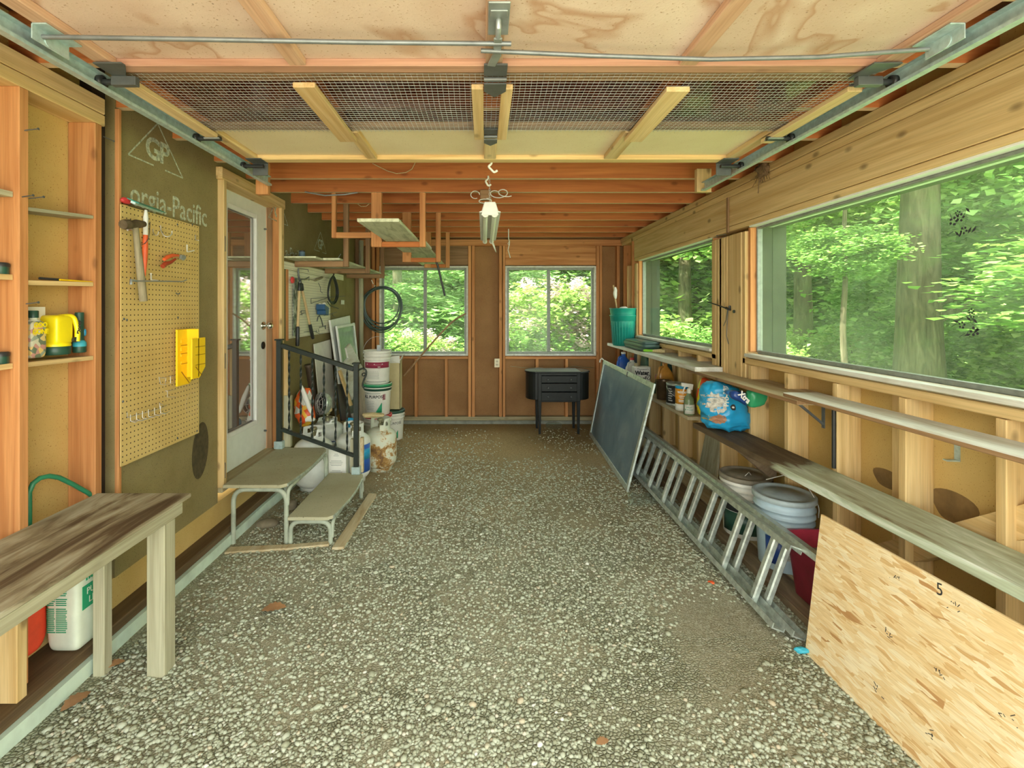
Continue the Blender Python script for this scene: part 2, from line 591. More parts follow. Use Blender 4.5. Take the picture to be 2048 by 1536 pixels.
def lower_plank():
    # brown at its far end, painted over with worn pale green from the middle on
    t = NT('half_painted_plank')
    v = t.coords((7, 1.1, 7), rnd=False)
    n = t.noise(v, 2.0, 5, 0.6, 0.9)
    green = t.ramp(n, [(0.30, (0.24, 0.19, 0.11)), (0.40, (0.42, 0.44, 0.30)), (0.54, (0.54, 0.62, 0.46)), (0.66, (0.74, 0.79, 0.68))])
    brown = t.ramp(n, [(0.3, (0.09, 0.06, 0.035)), (0.7, (0.20, 0.14, 0.085))])
    tc = t.n('TexCoord')
    sp = t.n('SeparateXYZ')
    t.link(tc.outputs['Object'], sp.inputs[0])
    e = t.math('ADD', sp.outputs['Y'], t.math('MULTIPLY', n, 0.5))
    f = t.ramp(t.math('SUBTRACT', e, 2.42), [(0.42, (0, 0, 0)), (0.5, (1, 1, 1))])
    c = t.mix(f, green, brown)
    g = t.noise(t.coords((170, 3, 170)), 1.0, 3, 0.6)
    c = t.mix(0.5, c, t.ramp(g, [(0.3, (0.72, 0.72, 0.7)), (0.62, (1, 1, 1))]), 'MULTIPLY')
    return t.finish(c, 0.7, 0, 0.25, t.bump(g, 0.2, 0.002))


M['plank_green'] = lower_plank()


def peg_mat(name, base, dark, pitch, hole, plane='YZ'):
    """perforated hardboard: holes on a square grid"""
    t = NT(name)
    tc = t.n('TexCoord')
    sp = t.n('SeparateXYZ')
    t.link(tc.outputs['Object'], sp.inputs[0])

    def cell(s):
        f = t.math('FRACT', t.math('DIVIDE', s, pitch))
        d = t.math('SUBTRACT', f, 0.5)
        return t.math('MULTIPLY', d, d)
    d2 = t.math('ADD', cell(sp.outputs[plane[0]]), cell(sp.outputs[plane[1]]))
    k = t.math('LESS_THAN', d2, hole * hole)
    n = t.noise(t.coords(rnd=False), 3.0, 4, 0.6)
    c = t.mix(k, t.ramp(n, [(0.3, dark), (0.65, base)]), (0.03, 0.02, 0.01))
    return t.finish(c, 0.6, 0, 0.35)


M['peg'] = peg_mat('tan_pegboard', (0.66, 0.49, 0.19), (0.56, 0.39, 0.13), 0.0254, 0.14)
M['pegwhite'] = peg_mat('cream_pegboard', (0.86, 0.83, 0.66), (0.77, 0.73, 0.55), 0.0254, 0.13)


def osb():
    t = NT('oriented_strand_board')
    tc = t.n('TexCoord')
    base = tc.outputs['Object']
    wn = t.n('TexNoise')
    t.link(base, wn.inputs['Vector'])
    wn.inputs['Scale'].default_value = 9.0
    wn.inputs['Detail'].default_value = 2.0
    wv = t.n('VectorMath', _operation='SCALE')
    t.link(wn.outputs['Color'], wv.inputs[0])
    wv.inputs['Scale'].default_value = 0.012
    wa = t.n('VectorMath', _operation='ADD')
    t.link(base, wa.inputs[0])
    t.link(wv.outputs[0], wa.inputs[1])
    layers = []
    for i, (ang, sa, sb) in enumerate(((0.55, 9, 46), (0.15, 8, 40), (1.25, 11, 52), (-0.6, 10, 44), (0.8, 14, 75), (2.0, 18, 80))):
        mp = t.n('Mapping')
        t.link(wa.outputs[0], mp.inputs['Vector'])
        mp.inputs['Rotation'].default_value = (ang, 0, 0)
        mp.inputs['Scale'].default_value = (1, sa, sb)
        mp.inputs['Location'].default_value = (0, i * 3.7, i * 1.9)
        vo = t.voro(mp.outputs[0], 1.0)
        sc = t.n('SeparateColor')
        t.link(vo.outputs['Color'], sc.inputs[0])
        gr = t.n('TexNoise')
        mg = t.n('Mapping')
        t.link(wa.outputs[0], mg.inputs['Vector'])
        mg.inputs['Rotation'].default_value = (ang, 0, 0)
        mg.inputs['Scale'].default_value = (1, 10, 190)
        t.link(mg.outputs[0], gr.inputs['Vector'])
        gr.inputs['Scale'].default_value = 1.0
        col = t.ramp(sc.outputs[0], [(0.0, (0.52, 0.28, 0.11)), (0.045, (0.70, 0.45, 0.20)), (0.13, (0.79, 0.57, 0.29)), (0.55, (0.84, 0.65, 0.37)), (1.0, (0.90, 0.77, 0.52))])
        col = t.mix(0.45, col, t.ramp(gr.outputs['Fac'], [(0.35, (0.72, 0.64, 0.54)), (0.6, (1, 1, 1))]), 'MULTIPLY')
        layers.append((col, sc.outputs[1]))
    c = layers[0][0]
    for i in (1, 2, 3, 4, 5):
        c = t.mix(t.math('GREATER_THAN', layers[i][1], 0.60), c, layers[i][0])
    return t.finish(c, 0.75, 0, 0.25)


M['osb'] = osb()


def gravel_mat():
    t = NT('gravel_ground')
    v = t.coords(rnd=False)
    big = t.noise(v, 0.9, 4, 0.6)
    dust = t.ramp(t.noise(v, 1.3, 5, 0.65, 0.4), [(0.44, (0, 0, 0)), (0.62, (1, 1, 1))])
    vo = t.voro(v, 68.0, 'F1', '2D')
    ed = t.voro(v, 68.0, 'DISTANCE_TO_EDGE', '2D')
    sc = t.n('SeparateColor')
    t.link(vo.outputs['Color'], sc.inputs[0])
    st = t.ramp(sc.outputs[0], [(0.0, (0.27, 0.275, 0.19)), (0.35, (0.36, 0.375, 0.275)), (0.7, (0.42, 0.44, 0.335)), (0.93, (0.48, 0.495, 0.395)), (1.0, (0.64, 0.66, 0.58))])
    gap = t.ramp(ed.outputs['Distance'], [(0.02, (0.36, 0.35, 0.30)), (0.15, (1, 1, 1))])
    st = t.mix(1.0, st, gap, 'MULTIPLY')
    vf = t.voro(v, 190.0, 'F1', '2D')
    sf = t.n('SeparateColor')
    t.link(vf.outputs['Color'], sf.inputs[0])
    fine = t.ramp(sf.outputs[1], [(0.0, (0.24, 0.22, 0.145)), (0.5, (0.37, 0.35, 0.25)), (0.9, (0.44, 0.425, 0.32)), (1.0, (0.58, 0.565, 0.47))])
    c = t.mix(dust, st, fine)
    c = t.mix(0.8, c, t.ramp(big, [(0.3, (0.70, 0.66, 0.58)), (0.65, (1, 1, 1))]), 'MULTIPLY')
    # colour turns browner and darker towards the back wall
    tc = t.n('TexCoord')
    sp = t.n('SeparateXYZ')
    t.link(tc.outputs['Object'], sp.inputs[0])
    far = t.math('MULTIPLY', t.math('SUBTRACT', t.math('ADD', sp.outputs['Y'], t.math('MULTIPLY', big, 1.6)), 3.6), 0.42, True)
    c = t.mix(t.math('MULTIPLY', far, 0.85), c, t.mix(1.0, fine, (0.95, 0.66, 0.38), 'MULTIPLY'))
    h = t.mix(dust, t.ramp(ed.outputs['Distance'], [(0.0, (0, 0, 0)), (0.3, (1, 1, 1))]), t.ramp(vf.outputs['Distance'], [(0.0, (0.6, 0.6, 0.6)), (0.6, (0.3, 0.3, 0.3))]))
    return t.finish(c, 0.9, 0, 0.2, t.bump(h, 0.75, 0.006))


M['gravel'] = gravel_mat()


def pebble_mat():
    t = NT('pebble')
    g = t.n('NewGeometry')
    c = t.ramp(g.outputs['Random Per Island'], [(0.0, (0.27, 0.275, 0.19)), (0.3, (0.34, 0.355, 0.26)), (0.65, (0.40, 0.42, 0.32)), (0.93, (0.45, 0.47, 0.365)), (0.97, (0.46, 0.39, 0.27)), (1.0, (0.64, 0.66, 0.59))])
    return t.finish(c, 0.85, 0, 0.25)


M['pebble'] = pebble_mat()


def leaf_mat(name, cols, trans=0.45):
    t = NT(name)
    g = t.n('NewGeometry')
    c = t.ramp(g.outputs['Random Per Island'], [(i / (len(cols) - 1), k) for i, k in enumerate(cols)])
    d = t.n('BsdfDiffuse')
    t.link(c, d.inputs['Color'])
    tr = t.n('BsdfTranslucent')
    t.link(t.mix(0.35, c, (0.45, 0.65, 0.10)), tr.inputs['Color'])
    mx = t.n('MixShader')
    mx.inputs[0].default_value = trans
    t.link(d.outputs[0], mx.inputs[1])
    t.link(tr.outputs[0], mx.inputs[2])
    t.link(mx.outputs[0], t.out.inputs['Surface'])
    return t.m


M['leaf_a'] = leaf_mat('broad_green_leaf', [(0.07, 0.18, 0.04), (0.13, 0.28, 0.065), (0.22, 0.39, 0.10), (0.36, 0.54, 0.19)])
M['leaf_b'] = leaf_mat('deep_green_leaf', [(0.05, 0.12, 0.03), (0.09, 0.20, 0.05), (0.17, 0.30, 0.08)])
M['leaf_c'] = leaf_mat('yellow_green_leaf', [(0.17, 0.28, 0.06), (0.28, 0.42, 0.11), (0.48, 0.58, 0.24)])
M['needle'] = leaf_mat('conifer_spray', [(0.07, 0.17, 0.04), (0.14, 0.27, 0.075), (0.28, 0.40, 0.17)], 0.3)
M['petal'] = leaf_mat('pink_petal', [(0.58, 0.34, 0.44), (0.68, 0.45, 0.53), (0.80, 0.65, 0.68)], 0.35)
M['lawn'] = plain('lawn_ground', (0.16, 0.30, 0.06), 0.9, dirt=0.25, scale=3)
M['drive'] = plain('gravel_drive', (0.52, 0.48, 0.40), 0.9, dirt=0.1)


def bark():
    t = NT('furrowed_bark')
    n = t.noise(t.coords((9, 9, 1.6)), 1.6, 5, 0.65, 0.8)
    p = t.noise(t.coords((1, 1, 1)), 2.2, 3, 0.5)
    c = t.ramp(n, [(0.3, (0.03, 0.022, 0.012)), (0.6, (0.12, 0.10, 0.06)), (0.75, (0.20, 0.175, 0.12))])
    c = t.mix(t.ramp(p, [(0.5, (0, 0, 0)), (0.7, (0.6, 0.6, 0.6))]), c, (0.10, 0.13, 0.045))
    return t.finish(c, 0.95, 0, 0.1, t.bump(n, 0.8, 0.03))


M['bark'] = bark()


def glass_mat(name, haze, tint=(0.93, 0.97, 0.93), gloss=0.05, film=(0.55, 0.66, 0.45)):
    """clear pane with a film of dust"""
    t = NT(name)
    tr = t.n('BsdfTransparent')
    tr.inputs['Color'].default_value = (*tint, 1)
    gl = t.n('BsdfGlossy')
    gl.inputs['Roughness'].default_value = 0.02
    fr = t.n('LayerWeight')
    fr.inputs['Blend'].default_value = 0.5
    m1 = t.n('MixShader')
    t.link(t.math('MULTIPLY', t.math('POWER', fr.outputs['Facing'], 4.0), gloss * 10), m1.inputs[0])
    t.link(tr.outputs[0], m1.inputs[1])
    t.link(gl.outputs[0], m1.inputs[2])
    df = t.n('BsdfDiffuse')
    df.inputs['Color'].default_value = (*film, 1)
    tl = t.n('BsdfTranslucent')
    tl.inputs['Color'].default_value = (*film, 1)
    m2 = t.n('MixShader')
    m2.inputs[0].default_value = 0.6
    t.link(df.outputs[0], m2.inputs[1])
    t.link(tl.outputs[0], m2.inputs[2])
    n = t.noise(t.coords(), 1.6, 4, 0.6)
    k = t.math('MULTIPLY', t.ramp(n, [(0.35, (0.25, 0.25, 0.25)), (0.7, (1, 1, 1))]), haze)
    m3 = t.n('MixShader')
    t.link(k, m3.inputs[0])
    t.link(m1.outputs[0], m3.inputs[1])
    t.link(m2.outputs[0], m3.inputs[2])
    t.link(m3.outputs[0], t.out.inputs['Surface'])
    return t.m


M['glass'] = glass_mat('dusty_window_glass', 0.085, gloss=0.02)
M['glass_hazy'] = glass_mat('hazy_window_glass', 0.13, gloss=0.02)
M['glass_back'] = glass_mat('filmed_window_glass', 0.14, gloss=0.02)
M['glass_milky'] = glass_mat('milky_window_glass', 0.26, gloss=0.02)
M['clearpl'] = glass_mat('clear_film', 0.35, film=(0.6, 0.72, 0.74))
M['screenmesh'] = glass_mat('insect_screen_mesh', 0.0)


def screen_mat():
    t = NT('blue_grey_insect_screen')
    tr = t.n('BsdfTransparent')
    v = t.coords(rnd=False)
    n = t.noise(v, 2.6, 4, 0.6, 0.6)
    p = t.n('BsdfPrincipled')
    t.link(t.ramp(n, [(0.35, (0.16, 0.26, 0.34)), (0.6, (0.25, 0.37, 0.45)), (0.75, (0.40, 0.53, 0.60))]), p.inputs['Base Color'])
    p.inputs['Roughness'].default_value = 0.35
    p.inputs['Metallic'].default_value = 0.3
    mx = t.n('MixShader')
    mx.inputs[0].default_value = 0.64
    t.link(tr.outputs[0], mx.inputs[1])
    t.link(p.outputs[0], mx.inputs[2])
    t.link(mx.outputs[0], t.out.inputs['Surface'])
    return t.m


M['screenmesh'] = screen_mat()


def smoke_pane():
    t = NT('smoky_brown_pane')
    tr = t.n('BsdfTransparent')
    tr.inputs['Color'].default_value = (0.62, 0.50, 0.50, 1)
    gl = t.n('BsdfGlossy')
    gl.inputs['Roughness'].default_value = 0.08
    gl.inputs['Color'].default_value = (0.8, 0.75, 0.8, 1)
    mx = t.n('MixShader')
    mx.inputs[0].default_value = 0.10
    t.link(tr.outputs[0], mx.inputs[1])
    t.link(gl.outputs[0], mx.inputs[2])
    t.link(mx.outputs[0], t.out.inputs['Surface'])
    return t.m


M['smoke'] = smoke_pane()


def door_glass():
    t = NT('grimy_door_glass')
    v = t.coords(rnd=False)
    n = t.noise(v, 7.0, 5, 0.7)
    st = t.noise(t.coords((30, 30, 1.4), rnd=False), 1.0, 4, 0.6)
    c = t.ramp(t.math('MULTIPLY', t.math('ADD', n, st), 0.5), [(0.35, (0.15, 0.085, 0.07)), (0.65, (0.25, 0.17, 0.15))])
    p = t.n('BsdfPrincipled')
    t.link(c, p.inputs['Base Color'])
    p.inputs['Roughness'].default_value = 0.5
    gl = t.n('BsdfGlossy')
    gl.inputs['Roughness'].default_value = 0.03
    gl.inputs['Color'].default_value = (0.92, 0.95, 0.95, 1)
    mx = t.n('MixShader')
    mx.inputs[0].default_value = 0.5
    t.link(p.outputs[0], mx.inputs[1])
    t.link(gl.outputs[0], mx.inputs[2])
    t.link(mx.outputs[0], t.out.inputs['Surface'])
    return t.m


M['doorglass'] = door_glass()


def rust():
    t = NT('rusted_enamel')
    v = t.coords(rnd=False)
    n = t.noise(v, 9.0, 6, 0.75, 0.3)
    sp = t.n('SeparateXYZ')
    tc = t.n('TexCoord')
    t.link(tc.outputs['Object'], sp.inputs[0])
    band = t.math('SUBTRACT', 0.17, t.math('ABSOLUTE', t.math('SUBTRACT', sp.outputs['Z'], 0.17)))
    k = t.math('ADD', n, t.math('MULTIPLY', band, 0.8))
    c = t.ramp(k, [(0.50, (0.60, 0.62, 0.50)), (0.56, (0.62, 0.60, 0.46)), (0.60, (0.40, 0.22, 0.06)), (0.70, (0.17, 0.085, 0.03))])
    return t.finish(c, 0.6, 0, 0.4)


M['rust'] = rust()


def mottle():
    t = NT('mottled_saw_steel')
    n = t.noise(t.coords((1, 10, 3)), 4.0, 4, 0.7, 1.0)
    c = t.ramp(n, [(0.42, (0.05, 0.06, 0.06)), (0.5, (0.30, 0.33, 0.30)), (0.6, (0.70, 0.72, 0.66))])
    return t.finish(c, 0.5, 0.2)


M['mottle'] = mottle()


def print_mat(name, cols, scale):
    """busy printed packaging: patches of several inks"""
    t = NT(name)
    vo = t.voro(t.coords(rnd=False), scale)
    sc = t.n('SeparateColor')
    t.link(vo.outputs['Color'], sc.inputs[0])
    c = t.ramp(sc.outputs[0], [(i / len(cols), k) for i, k in enumerate(cols)], 'CONSTANT')
    return t.finish(c, 0.4)


M['bag_orange'] = print_mat('orange_printed_bag', [(0.85, 0.10, 0.02), (0.80, 0.80, 0.72), (0.9, 0.18, 0.03), (0.88, 0.14, 0.03), (0.9, 0.50, 0.05), (0.85, 0.10, 0.02), (0.45, 0.50, 0.45)], 18)
M['bag_yellow'] = print_mat('yellow_printed_bag', [(0.75, 0.72, 0.04), (0.30, 0.42, 0.03), (0.85, 0.62, 0.03), (0.80, 0.10, 0.03), (0.70, 0.75, 0.12)], 13)
M['bottle_print'] = print_mat('picture_label', [(0.16, 0.20, 0.13), (0.62, 0.60, 0.45), (0.30, 0.36, 0.28), (0.75, 0.55, 0.20), (0.55, 0.28, 0.24)], 60)
# ================================================================ THE SETTING
# ---- floor: gravel, sloping slightly down towards the back
mb = MB()
xs = [-1.62 + i * (3.62 / 12) for i in range(13)]
ys = [-2.2 + j * 0.5 for j in range(19)]
mb.add([(x, y, gz(y)) for y in ys for x in xs], [(j * 13 + i, j * 13 + i + 1, j * 13 + i + 14, j * 13 + i + 13) for j in range(18) for i in range(12)], True)
floor = struct('floor', mb, M['gravel'])
# loose pebbles on it
rng = random.Random(11)
ico = bmesh.new()
bmesh.ops.create_icosphere(ico, subdivisions=1, radius=1.0)
iv = [v.co.copy() for v in ico.verts]
fi = [tuple(v.index for v in f.verts) for f in ico.faces]
ico.free()
pv, pf = [], []
for k in range(52000):
    y = 1.25 + 5.0 * rng.random() ** 2.2
    x = -1.56 + 3.35 * rng.random()
    d = mnoise.noise(Vector((x * 1.3, y * 1.3, 3.1)))
    if d > 0.05 + 0.45 * rng.random() or rng.random() < (y - 3.4) * 0.33:
        continue
    r = rng.uniform(0.0045, 0.0092) * (1.6 if rng.random() < 0.03 else 1.0)
    q = Matrix.Rotation(rng.uniform(0, 6.3), 3, 'Z') @ Matrix.Rotation(rng.uniform(-.4, .4), 3, 'X') @ Matrix.Diagonal((r * rng.uniform(0.95, 1.6), r, r * rng.uniform(0.5, 0.85)))
    b = len(pv)
    c = Vector((x, y, gz(y) + r * 0.16))
    for p in iv:
        pv.append(c + q @ (p * rng.uniform(0.85, 1.12)))
    pf.extend(tuple(b + i for i in f) for f in fi)
mb = MB()
mb.v, mb.f, mb.sm = pv, pf, [True] * len(pf)
peb = mb.build('gravel', M['pebble'], floor)
peb['kind'] = 'stuff'

# ---- ground outside
mb = MB()
mb.box(-30, 40, -30, -2.2, -0.35, -0.03)
struct('driveway', mb, M['drive'])
mb = MB()
hy = []


def hill(x, y):
    d = max(0.0, math.hypot(max(x - 3.0, 0), max(y - 8.0, 0)) - 7.0)
    return -0.25 + 0.30 * d + 0.25 * mnoise.noise(Vector((x * 0.3, y * 0.3, 0)))


nx_, ny_ = 46, 46
for j in range(ny_):
    for i in range(nx_):
        x, y = -14 + i * 48 / 45, -2.2 + j * 40 / 45
        inside = -1.9 < x < 2.2 and y < 6.7
        hy.append((x, y, -0.3 if inside else hill(x, y)))
mb.add(hy, [(j * nx_ + i, j * nx_ + i + 1, (j + 1) * nx_ + i + 1, (j + 1) * nx_ + i) for j in range(ny_ - 1) for i in range(nx_ - 1)], True)
struct('lawn', mb, M['lawn'])

# ---- ceiling: joists and roof boards
ceil = sroot('ceiling', (0, 3, 2.44))
bx('roof_boards', M['deck'], ceil, -1.95, 2.1, -0.5, 6.75, 2.64, 2.68)
bx('shading_eave', M['deck'], ceil, 2.021, 2.60, -0.5, 6.75, 2.58, 2.64)  # overhang added to keep sky glow off the side panes
bx('shading_eave', M['deck'], ceil, -1.95, 2.1, 6.64, 7.10, 2.58, 2.639)
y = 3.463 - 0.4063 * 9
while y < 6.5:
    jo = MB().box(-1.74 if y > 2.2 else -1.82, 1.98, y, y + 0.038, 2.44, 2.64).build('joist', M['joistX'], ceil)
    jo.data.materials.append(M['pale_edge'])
    jo.data.polygons[0].material_index = 1      # underside coloured paler: light from below painted in, with some dust
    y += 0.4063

# ---- left wall
wl = sroot('wall_left', (-1.8, 3, 0))
bx('sheathing', M['sheath'], wl, -1.87, -1.82, -0.5, 2.16, 0.05, 2.64)
for y in (0.52, 0.94, 1.347, 1.755, 2.098):
    bx('stud', M['firZ'], wl, -1.82, -1.70, y, y + 0.038, 0.10, 2.315, 0.003)
bx('top_plate', M['pineY'], wl, -1.82, -1.70, -0.5, 2.155, 2.315, 2.365, 0.003)
bx('top_plate', M['pineY'], wl, -1.82, -1.70, -0.5, 2.155, 2.368, 2.438, 0.003)
bx('building_paper', M['tar'], wl, -1.87, -1.765, 2.16, 2.236, 0.10, 2.64)
bx('wall_board', M['gp'], wl, -1.87, -1.72, 2.236, 3.10, 0.245, 2.64)
bx('wall_board', M['gp'], wl, -1.87, -1.72, 4.03, 5.2, 0.245, 2.64)
bx('wall_board', M['gp'], wl, -1.87, -1.72, 5.203, 6.6, 0.245, 2.64)
bx('wall_board', M['gp'], wl, -1.87, -1.72, 3.10, 4.03, 2.41, 2.64)
bx('lower_panel', M['sheath'], wl, -1.87, -1.725, 2.16, 6.6, 0.105, 0.245)
bx('edge_strip', M['firZ'], wl, -1.72, -1.70, 2.236, 2.25, 0.50, 2.43)
bx('sill_plate', M['dsill'], wl, -1.87, -1.63, -0.5, 6.6, 0.06, 0.105, 0.004)
mb = MB()
pts = []
n = 60
for i in range(n + 1):
    y = -0.5 + 7.1 * i / n
    pts.append((y, -1.60 + 0.012 * mnoise.noise(Vector((y * 3, 0, 0)))))
for i in range(n):
    (ya, xa), (yb, xb) = pts[i], pts[i + 1]
    mb.hexa([(-1.9, ya, -0.3), (xa, ya, -0.3), (xb, yb, -0.3), (-1.9, yb, -0.3)], [(-1.9, ya, 0.06), (xa - 0.01, ya, 0.06), (xb - 0.01, yb, 0.06), (-1.9, yb, 0.06)])
mb.build('curb', M['curb'], wl)
# stencilled lettering on the fibre board
text('orgia-Pacific', 0.168, M['chalk'], wl, (-1.7195, 2.655, 2.058), 'left', 0.0, 0.80, 1.0, 0.001)
def gp_logo(cy, cz, k):
    mb = MB()
    for a, b in (((-0.21, -0.115), (0.0, 0.115)), ((0.0, 0.115), (0.21, -0.115)), ((-0.21, -0.115), (-0.03, -0.115)), ((0.06, -0.115), (0.21, -0.115))):
        mb.bar((-1.7195, cy + a[0] * k, cz + a[1] * k), (-1.7195, cy + b[0] * k, cz + b[1] * k), 0.007 * k, 0.001, (1, 0, 0))
    mb.build('lettering', M['chalk'], wl)
    text('GP', 0.155 * k, M['chalk'], wl, (-1.7195, cy + 0.0 * k, cz - 0.035 * k), 'left', 0.0, 1.0, 0.9, 0.004)
gp_logo(2.53, 2.36, 1.0)
gp_logo(4.02, 2.33, 0.9)
gp_logo(5.05, 2.20, 0.9)
text('a-Pacific', 0.15, M['chalk'], wl, (-1.7195, 4.35, 1.985), 'left', 0.0, 0.8)
text('Georgia-Pacific', 0.15, M['chalk'], wl, (-1.7195, 5.45, 1.985), 'left', 0.0, 0.8)
# dark knot-shaped stain near the floor
mb = MB()
mb.add([(-1.7192, 2.91 + 0.085 * math.cos(a), 0.64 + 0.165 * math.sin(a) + 0.03 * math.cos(a)) for a in [2 * PI * i / 28 for i in range(28)]], [tuple(range(28))])
mb.build('stain', plain('damp_stain', (0.085, 0.065, 0.028), 0.9, dirt=0.2, scale=30), wl)

# ---- glazed door in the left wall
d1 = sroot('door_1', (-1.8, 3.55, 0.35))
bx('jamb', M['pineZ'], d1, -1.85, -1.68, 3.10, 3.135, 0.34, 2.335, 0.003)
bx('jamb', M['firZ'], d1, -1.85, -1.705, 3.985, 4.03, 0.12, 2.335, 0.003)
bx('casing', M['pineZ'], d1, -1.705, -1.68, 3.985, 4.035, 0.12, 2.335, 0.003)
bx('door_stop', M['brownZ'], d1, -1.80, -1.755, 3.972, 3.985, 0.34, 2.335)
bx('header', M['pineY'], d1, -1.85, -1.68, 3.08, 4.06, 2.335, 2.412, 0.004)
bx('threshold', M['dustyY'], d1, -1.86, -1.70, 3.12, 4.0, 0.30, 0.345, 0.004)
mb = MB()
mb.box(-1.845, -1.80, 3.137, 3.335, 0.35, 2.335).box(-1.845, -1.80, 3.775, 3.970, 0.35, 2.335)
mb.box(-1.845, -1.80, 3.335, 3.775, 0.35, 0.615).box(-1.845, -1.80, 3.335, 3.775, 2.215, 2.335)
leaf = mb.build('door_leaf', M['doorwhite'], d1)
mb = MB()
for a in ((3.31, 3.345, 0.59, 2.24), (3.765, 3.80, 0.59, 2.24), (3.345, 3.765, 0.59, 0.625), (3.345, 3.765, 2.205, 2.24)):
    mb.box(-1.80, -1.785, *a)
mb.build('glazing_bead', M['white'], leaf, 0.004, 2)
bx('pane', M['doorglass'], leaf, -1.83, -1.81, 3.335, 3.775, 0.615, 2.215)
ky, kz = 3.905, 1.36
Rx = Matrix.Rotation(PI / 2, 3, 'Y')
mb = MB()
mb.lathe([(0.034, 0), (0.034, 0.006), (0.026, 0.012), (0.012, 0.018), (0.012, 0.045), (0.026, 0.05), (0.030, 0.062), (0.026, 0.075), (0.012, 0.081)], (-1.80, ky, kz), 24, Rx)
mb.build('door_knob', M['chrome'], leaf)
mb = MB()
mb.lathe([(0.030, 0), (0.030, 0.008), (0.022, 0.011)], (-1.80, ky, 1.20), 24, Rx)
mb.build('deadbolt_plate', M['blackpaint'], leaf)
for zz in (0.50, 2.15):
    MB().lathe([(0.008, 0), (0.008, 0.018), (0.004, 0.022)], (-1.80, 3.93, zz), 10, Rx).build('bumper_pin', M['dark_steel'], leaf)
bx('hinge', M['dark_steel'], d1, -1.70, -1.678, 3.112, 3.118, 1.87, 1.97)
bx('hinge', M['dark_steel'], d1, -1.70, -1.678, 3.112, 3.118, 1.11, 1.21)
bx('hinge', M['dark_steel'], d1, -1.70, -1.678, 3.112, 3.118, 0.40, 0.50)

# ---- back wall with its two sliding windows
wb = sroot('wall_back', (0, 6.55, 0))
YB = 6.5
W1 = (-1.418, -0.217, 0.86, 2.076)
W2 = (0.289, 1.518, 0.86, 2.076)
mb = MB()
for a in ((-1.9, W1[0], 0.0, 2.64), (W1[1], W2[0], 0.0, 2.64), (W2[1], 2.05, 0.0, 2.64), (W1[0], W1[1], 0.0, W1[2]), (W1[0], W1[1], W1[3], 2.64), (W2[0], W2[1], 0.0, W2[2]), (W2[0], W2[1], W2[3], 2.64)):
    mb.box(a[0], a[1], YB + 0.09, YB + 0.13, a[2], a[3])
mb.build('sheathing', M['sheath_brown'], wb)
for x0, x1 in ((-1.52, -1.48), (-1.46, -1.42), (-0.215, -0.175), (-0.165, -0.125), (0.205, 0.245), (0.255, 0.287), (1.52, 1.56), (1.565, 1.60), (1.80, 1.84)):
    bx('stud', M['firZ'], wb, x0, x1, YB, YB + 0.09, 0.03, 2.35, 0.002)
for x in (-1.24, -0.94, -0.53, 0.70, 1.10):
    bx('cripple_stud', M['firZ'], wb, x, x + 0.038, YB, YB + 0.09, 0.03, 0.815, 0.002)
for w in (W1, W2):
    bx('header', M['brownX'] if w is W1 else M['firX'], wb, w[0], w[1], YB + 0.01, YB + 0.05, 2.09, 2.35, 0.003)
    bx('rough_sill', M['firX'], wb, w[0], w[1], YB, YB + 0.09, 0.815, 0.852, 0.003)
bx('top_plate', M['firX'], wb, -1.72, 1.9, YB - 0.005, YB + 0.09, 2.35, 2.435, 0.003)
bx('bottom_plate', M['dustyX'], wb, -1.72, 1.9, YB - 0.005, YB + 0.09, -0.015, 0.035, 0.003)
bx('curb', M['concrete'], wb, -1.9, 2.05, YB - 0.03, YB + 0.13, -0.3, -0.015, 0.006)
mb = MB()
mb.tube([(0.36, YB + 0.06, 0.71), (0.6, YB + 0.03, 0.69), (0.75, YB - 0.01, 0.70), (1.0, YB - 0.005, 0.67), (1.2, YB - 0.01, 0.72), (1.35, YB + 0.03, 0.70), (1.5, YB + 0.05, 0.69)], 0.004, 6)
mb.build('cable', M['dusty' + 'X'], wb)

for i, w in enumerate((W1, W2)):
    wn = sroot('window_%d' % (i + 1), ((w[0] + w[1]) / 2, YB + 0.08, w[2]))
    mb = MB()
    t = 0.022
    mb.box(w[0], w[0] + t, YB, YB + 0.12, w[2], w[3]).box(w[1] - t, w[1], YB, YB + 0.12, w[2], w[3])
    mb.box(w[0] + t, w[1] - t, YB, YB + 0.12, w[3] - t, w[3]).box(w[0] + t, w[1] - t, YB - 0.01, YB + 0.12, w[2], w[2] + t)
    mb.build('jamb_liner', M['plank_white'], wn)
    mid = -0.805 if i == 0 else 0.884
    mb = MB()
    a = 0.03
    x0, x1, z0, z1 = w[0] + t, w[1] - t, w[2] + t, w[3] - t
    mb.box(x0, x0 + a, YB + 0.05, YB + 0.10, z0, z1).box(x1 - a, x1, YB + 0.05, YB + 0.10, z0, z1)
    mb.box(x0 + a, x1 - a, YB + 0.05, YB + 0.10, z0, z0 + a).box(x0 + a, x1 - a, YB + 0.05, YB + 0.10, z1 - a, z1)
    mb.build('window_frame', M['frame_grey'], wn, 0.003)
    bx('meeting_rail', M['frame_grey'], wn, mid - 0.022, mid + 0.022, YB + 0.055, YB + 0.095, z0 + a, z1 - a, 0.003)
    bx('pane', M['glass_back'] if i == 0 else M['glass_milky'], wn, x0 + a, mid - 0.022, YB + 0.072, YB + 0.076, z0 + a, z1 - a)
    bx('pane', M['glass_back'], wn, mid + 0.022, x1 - a, YB + 0.078, YB + 0.082, z0 + a, z1 - a)

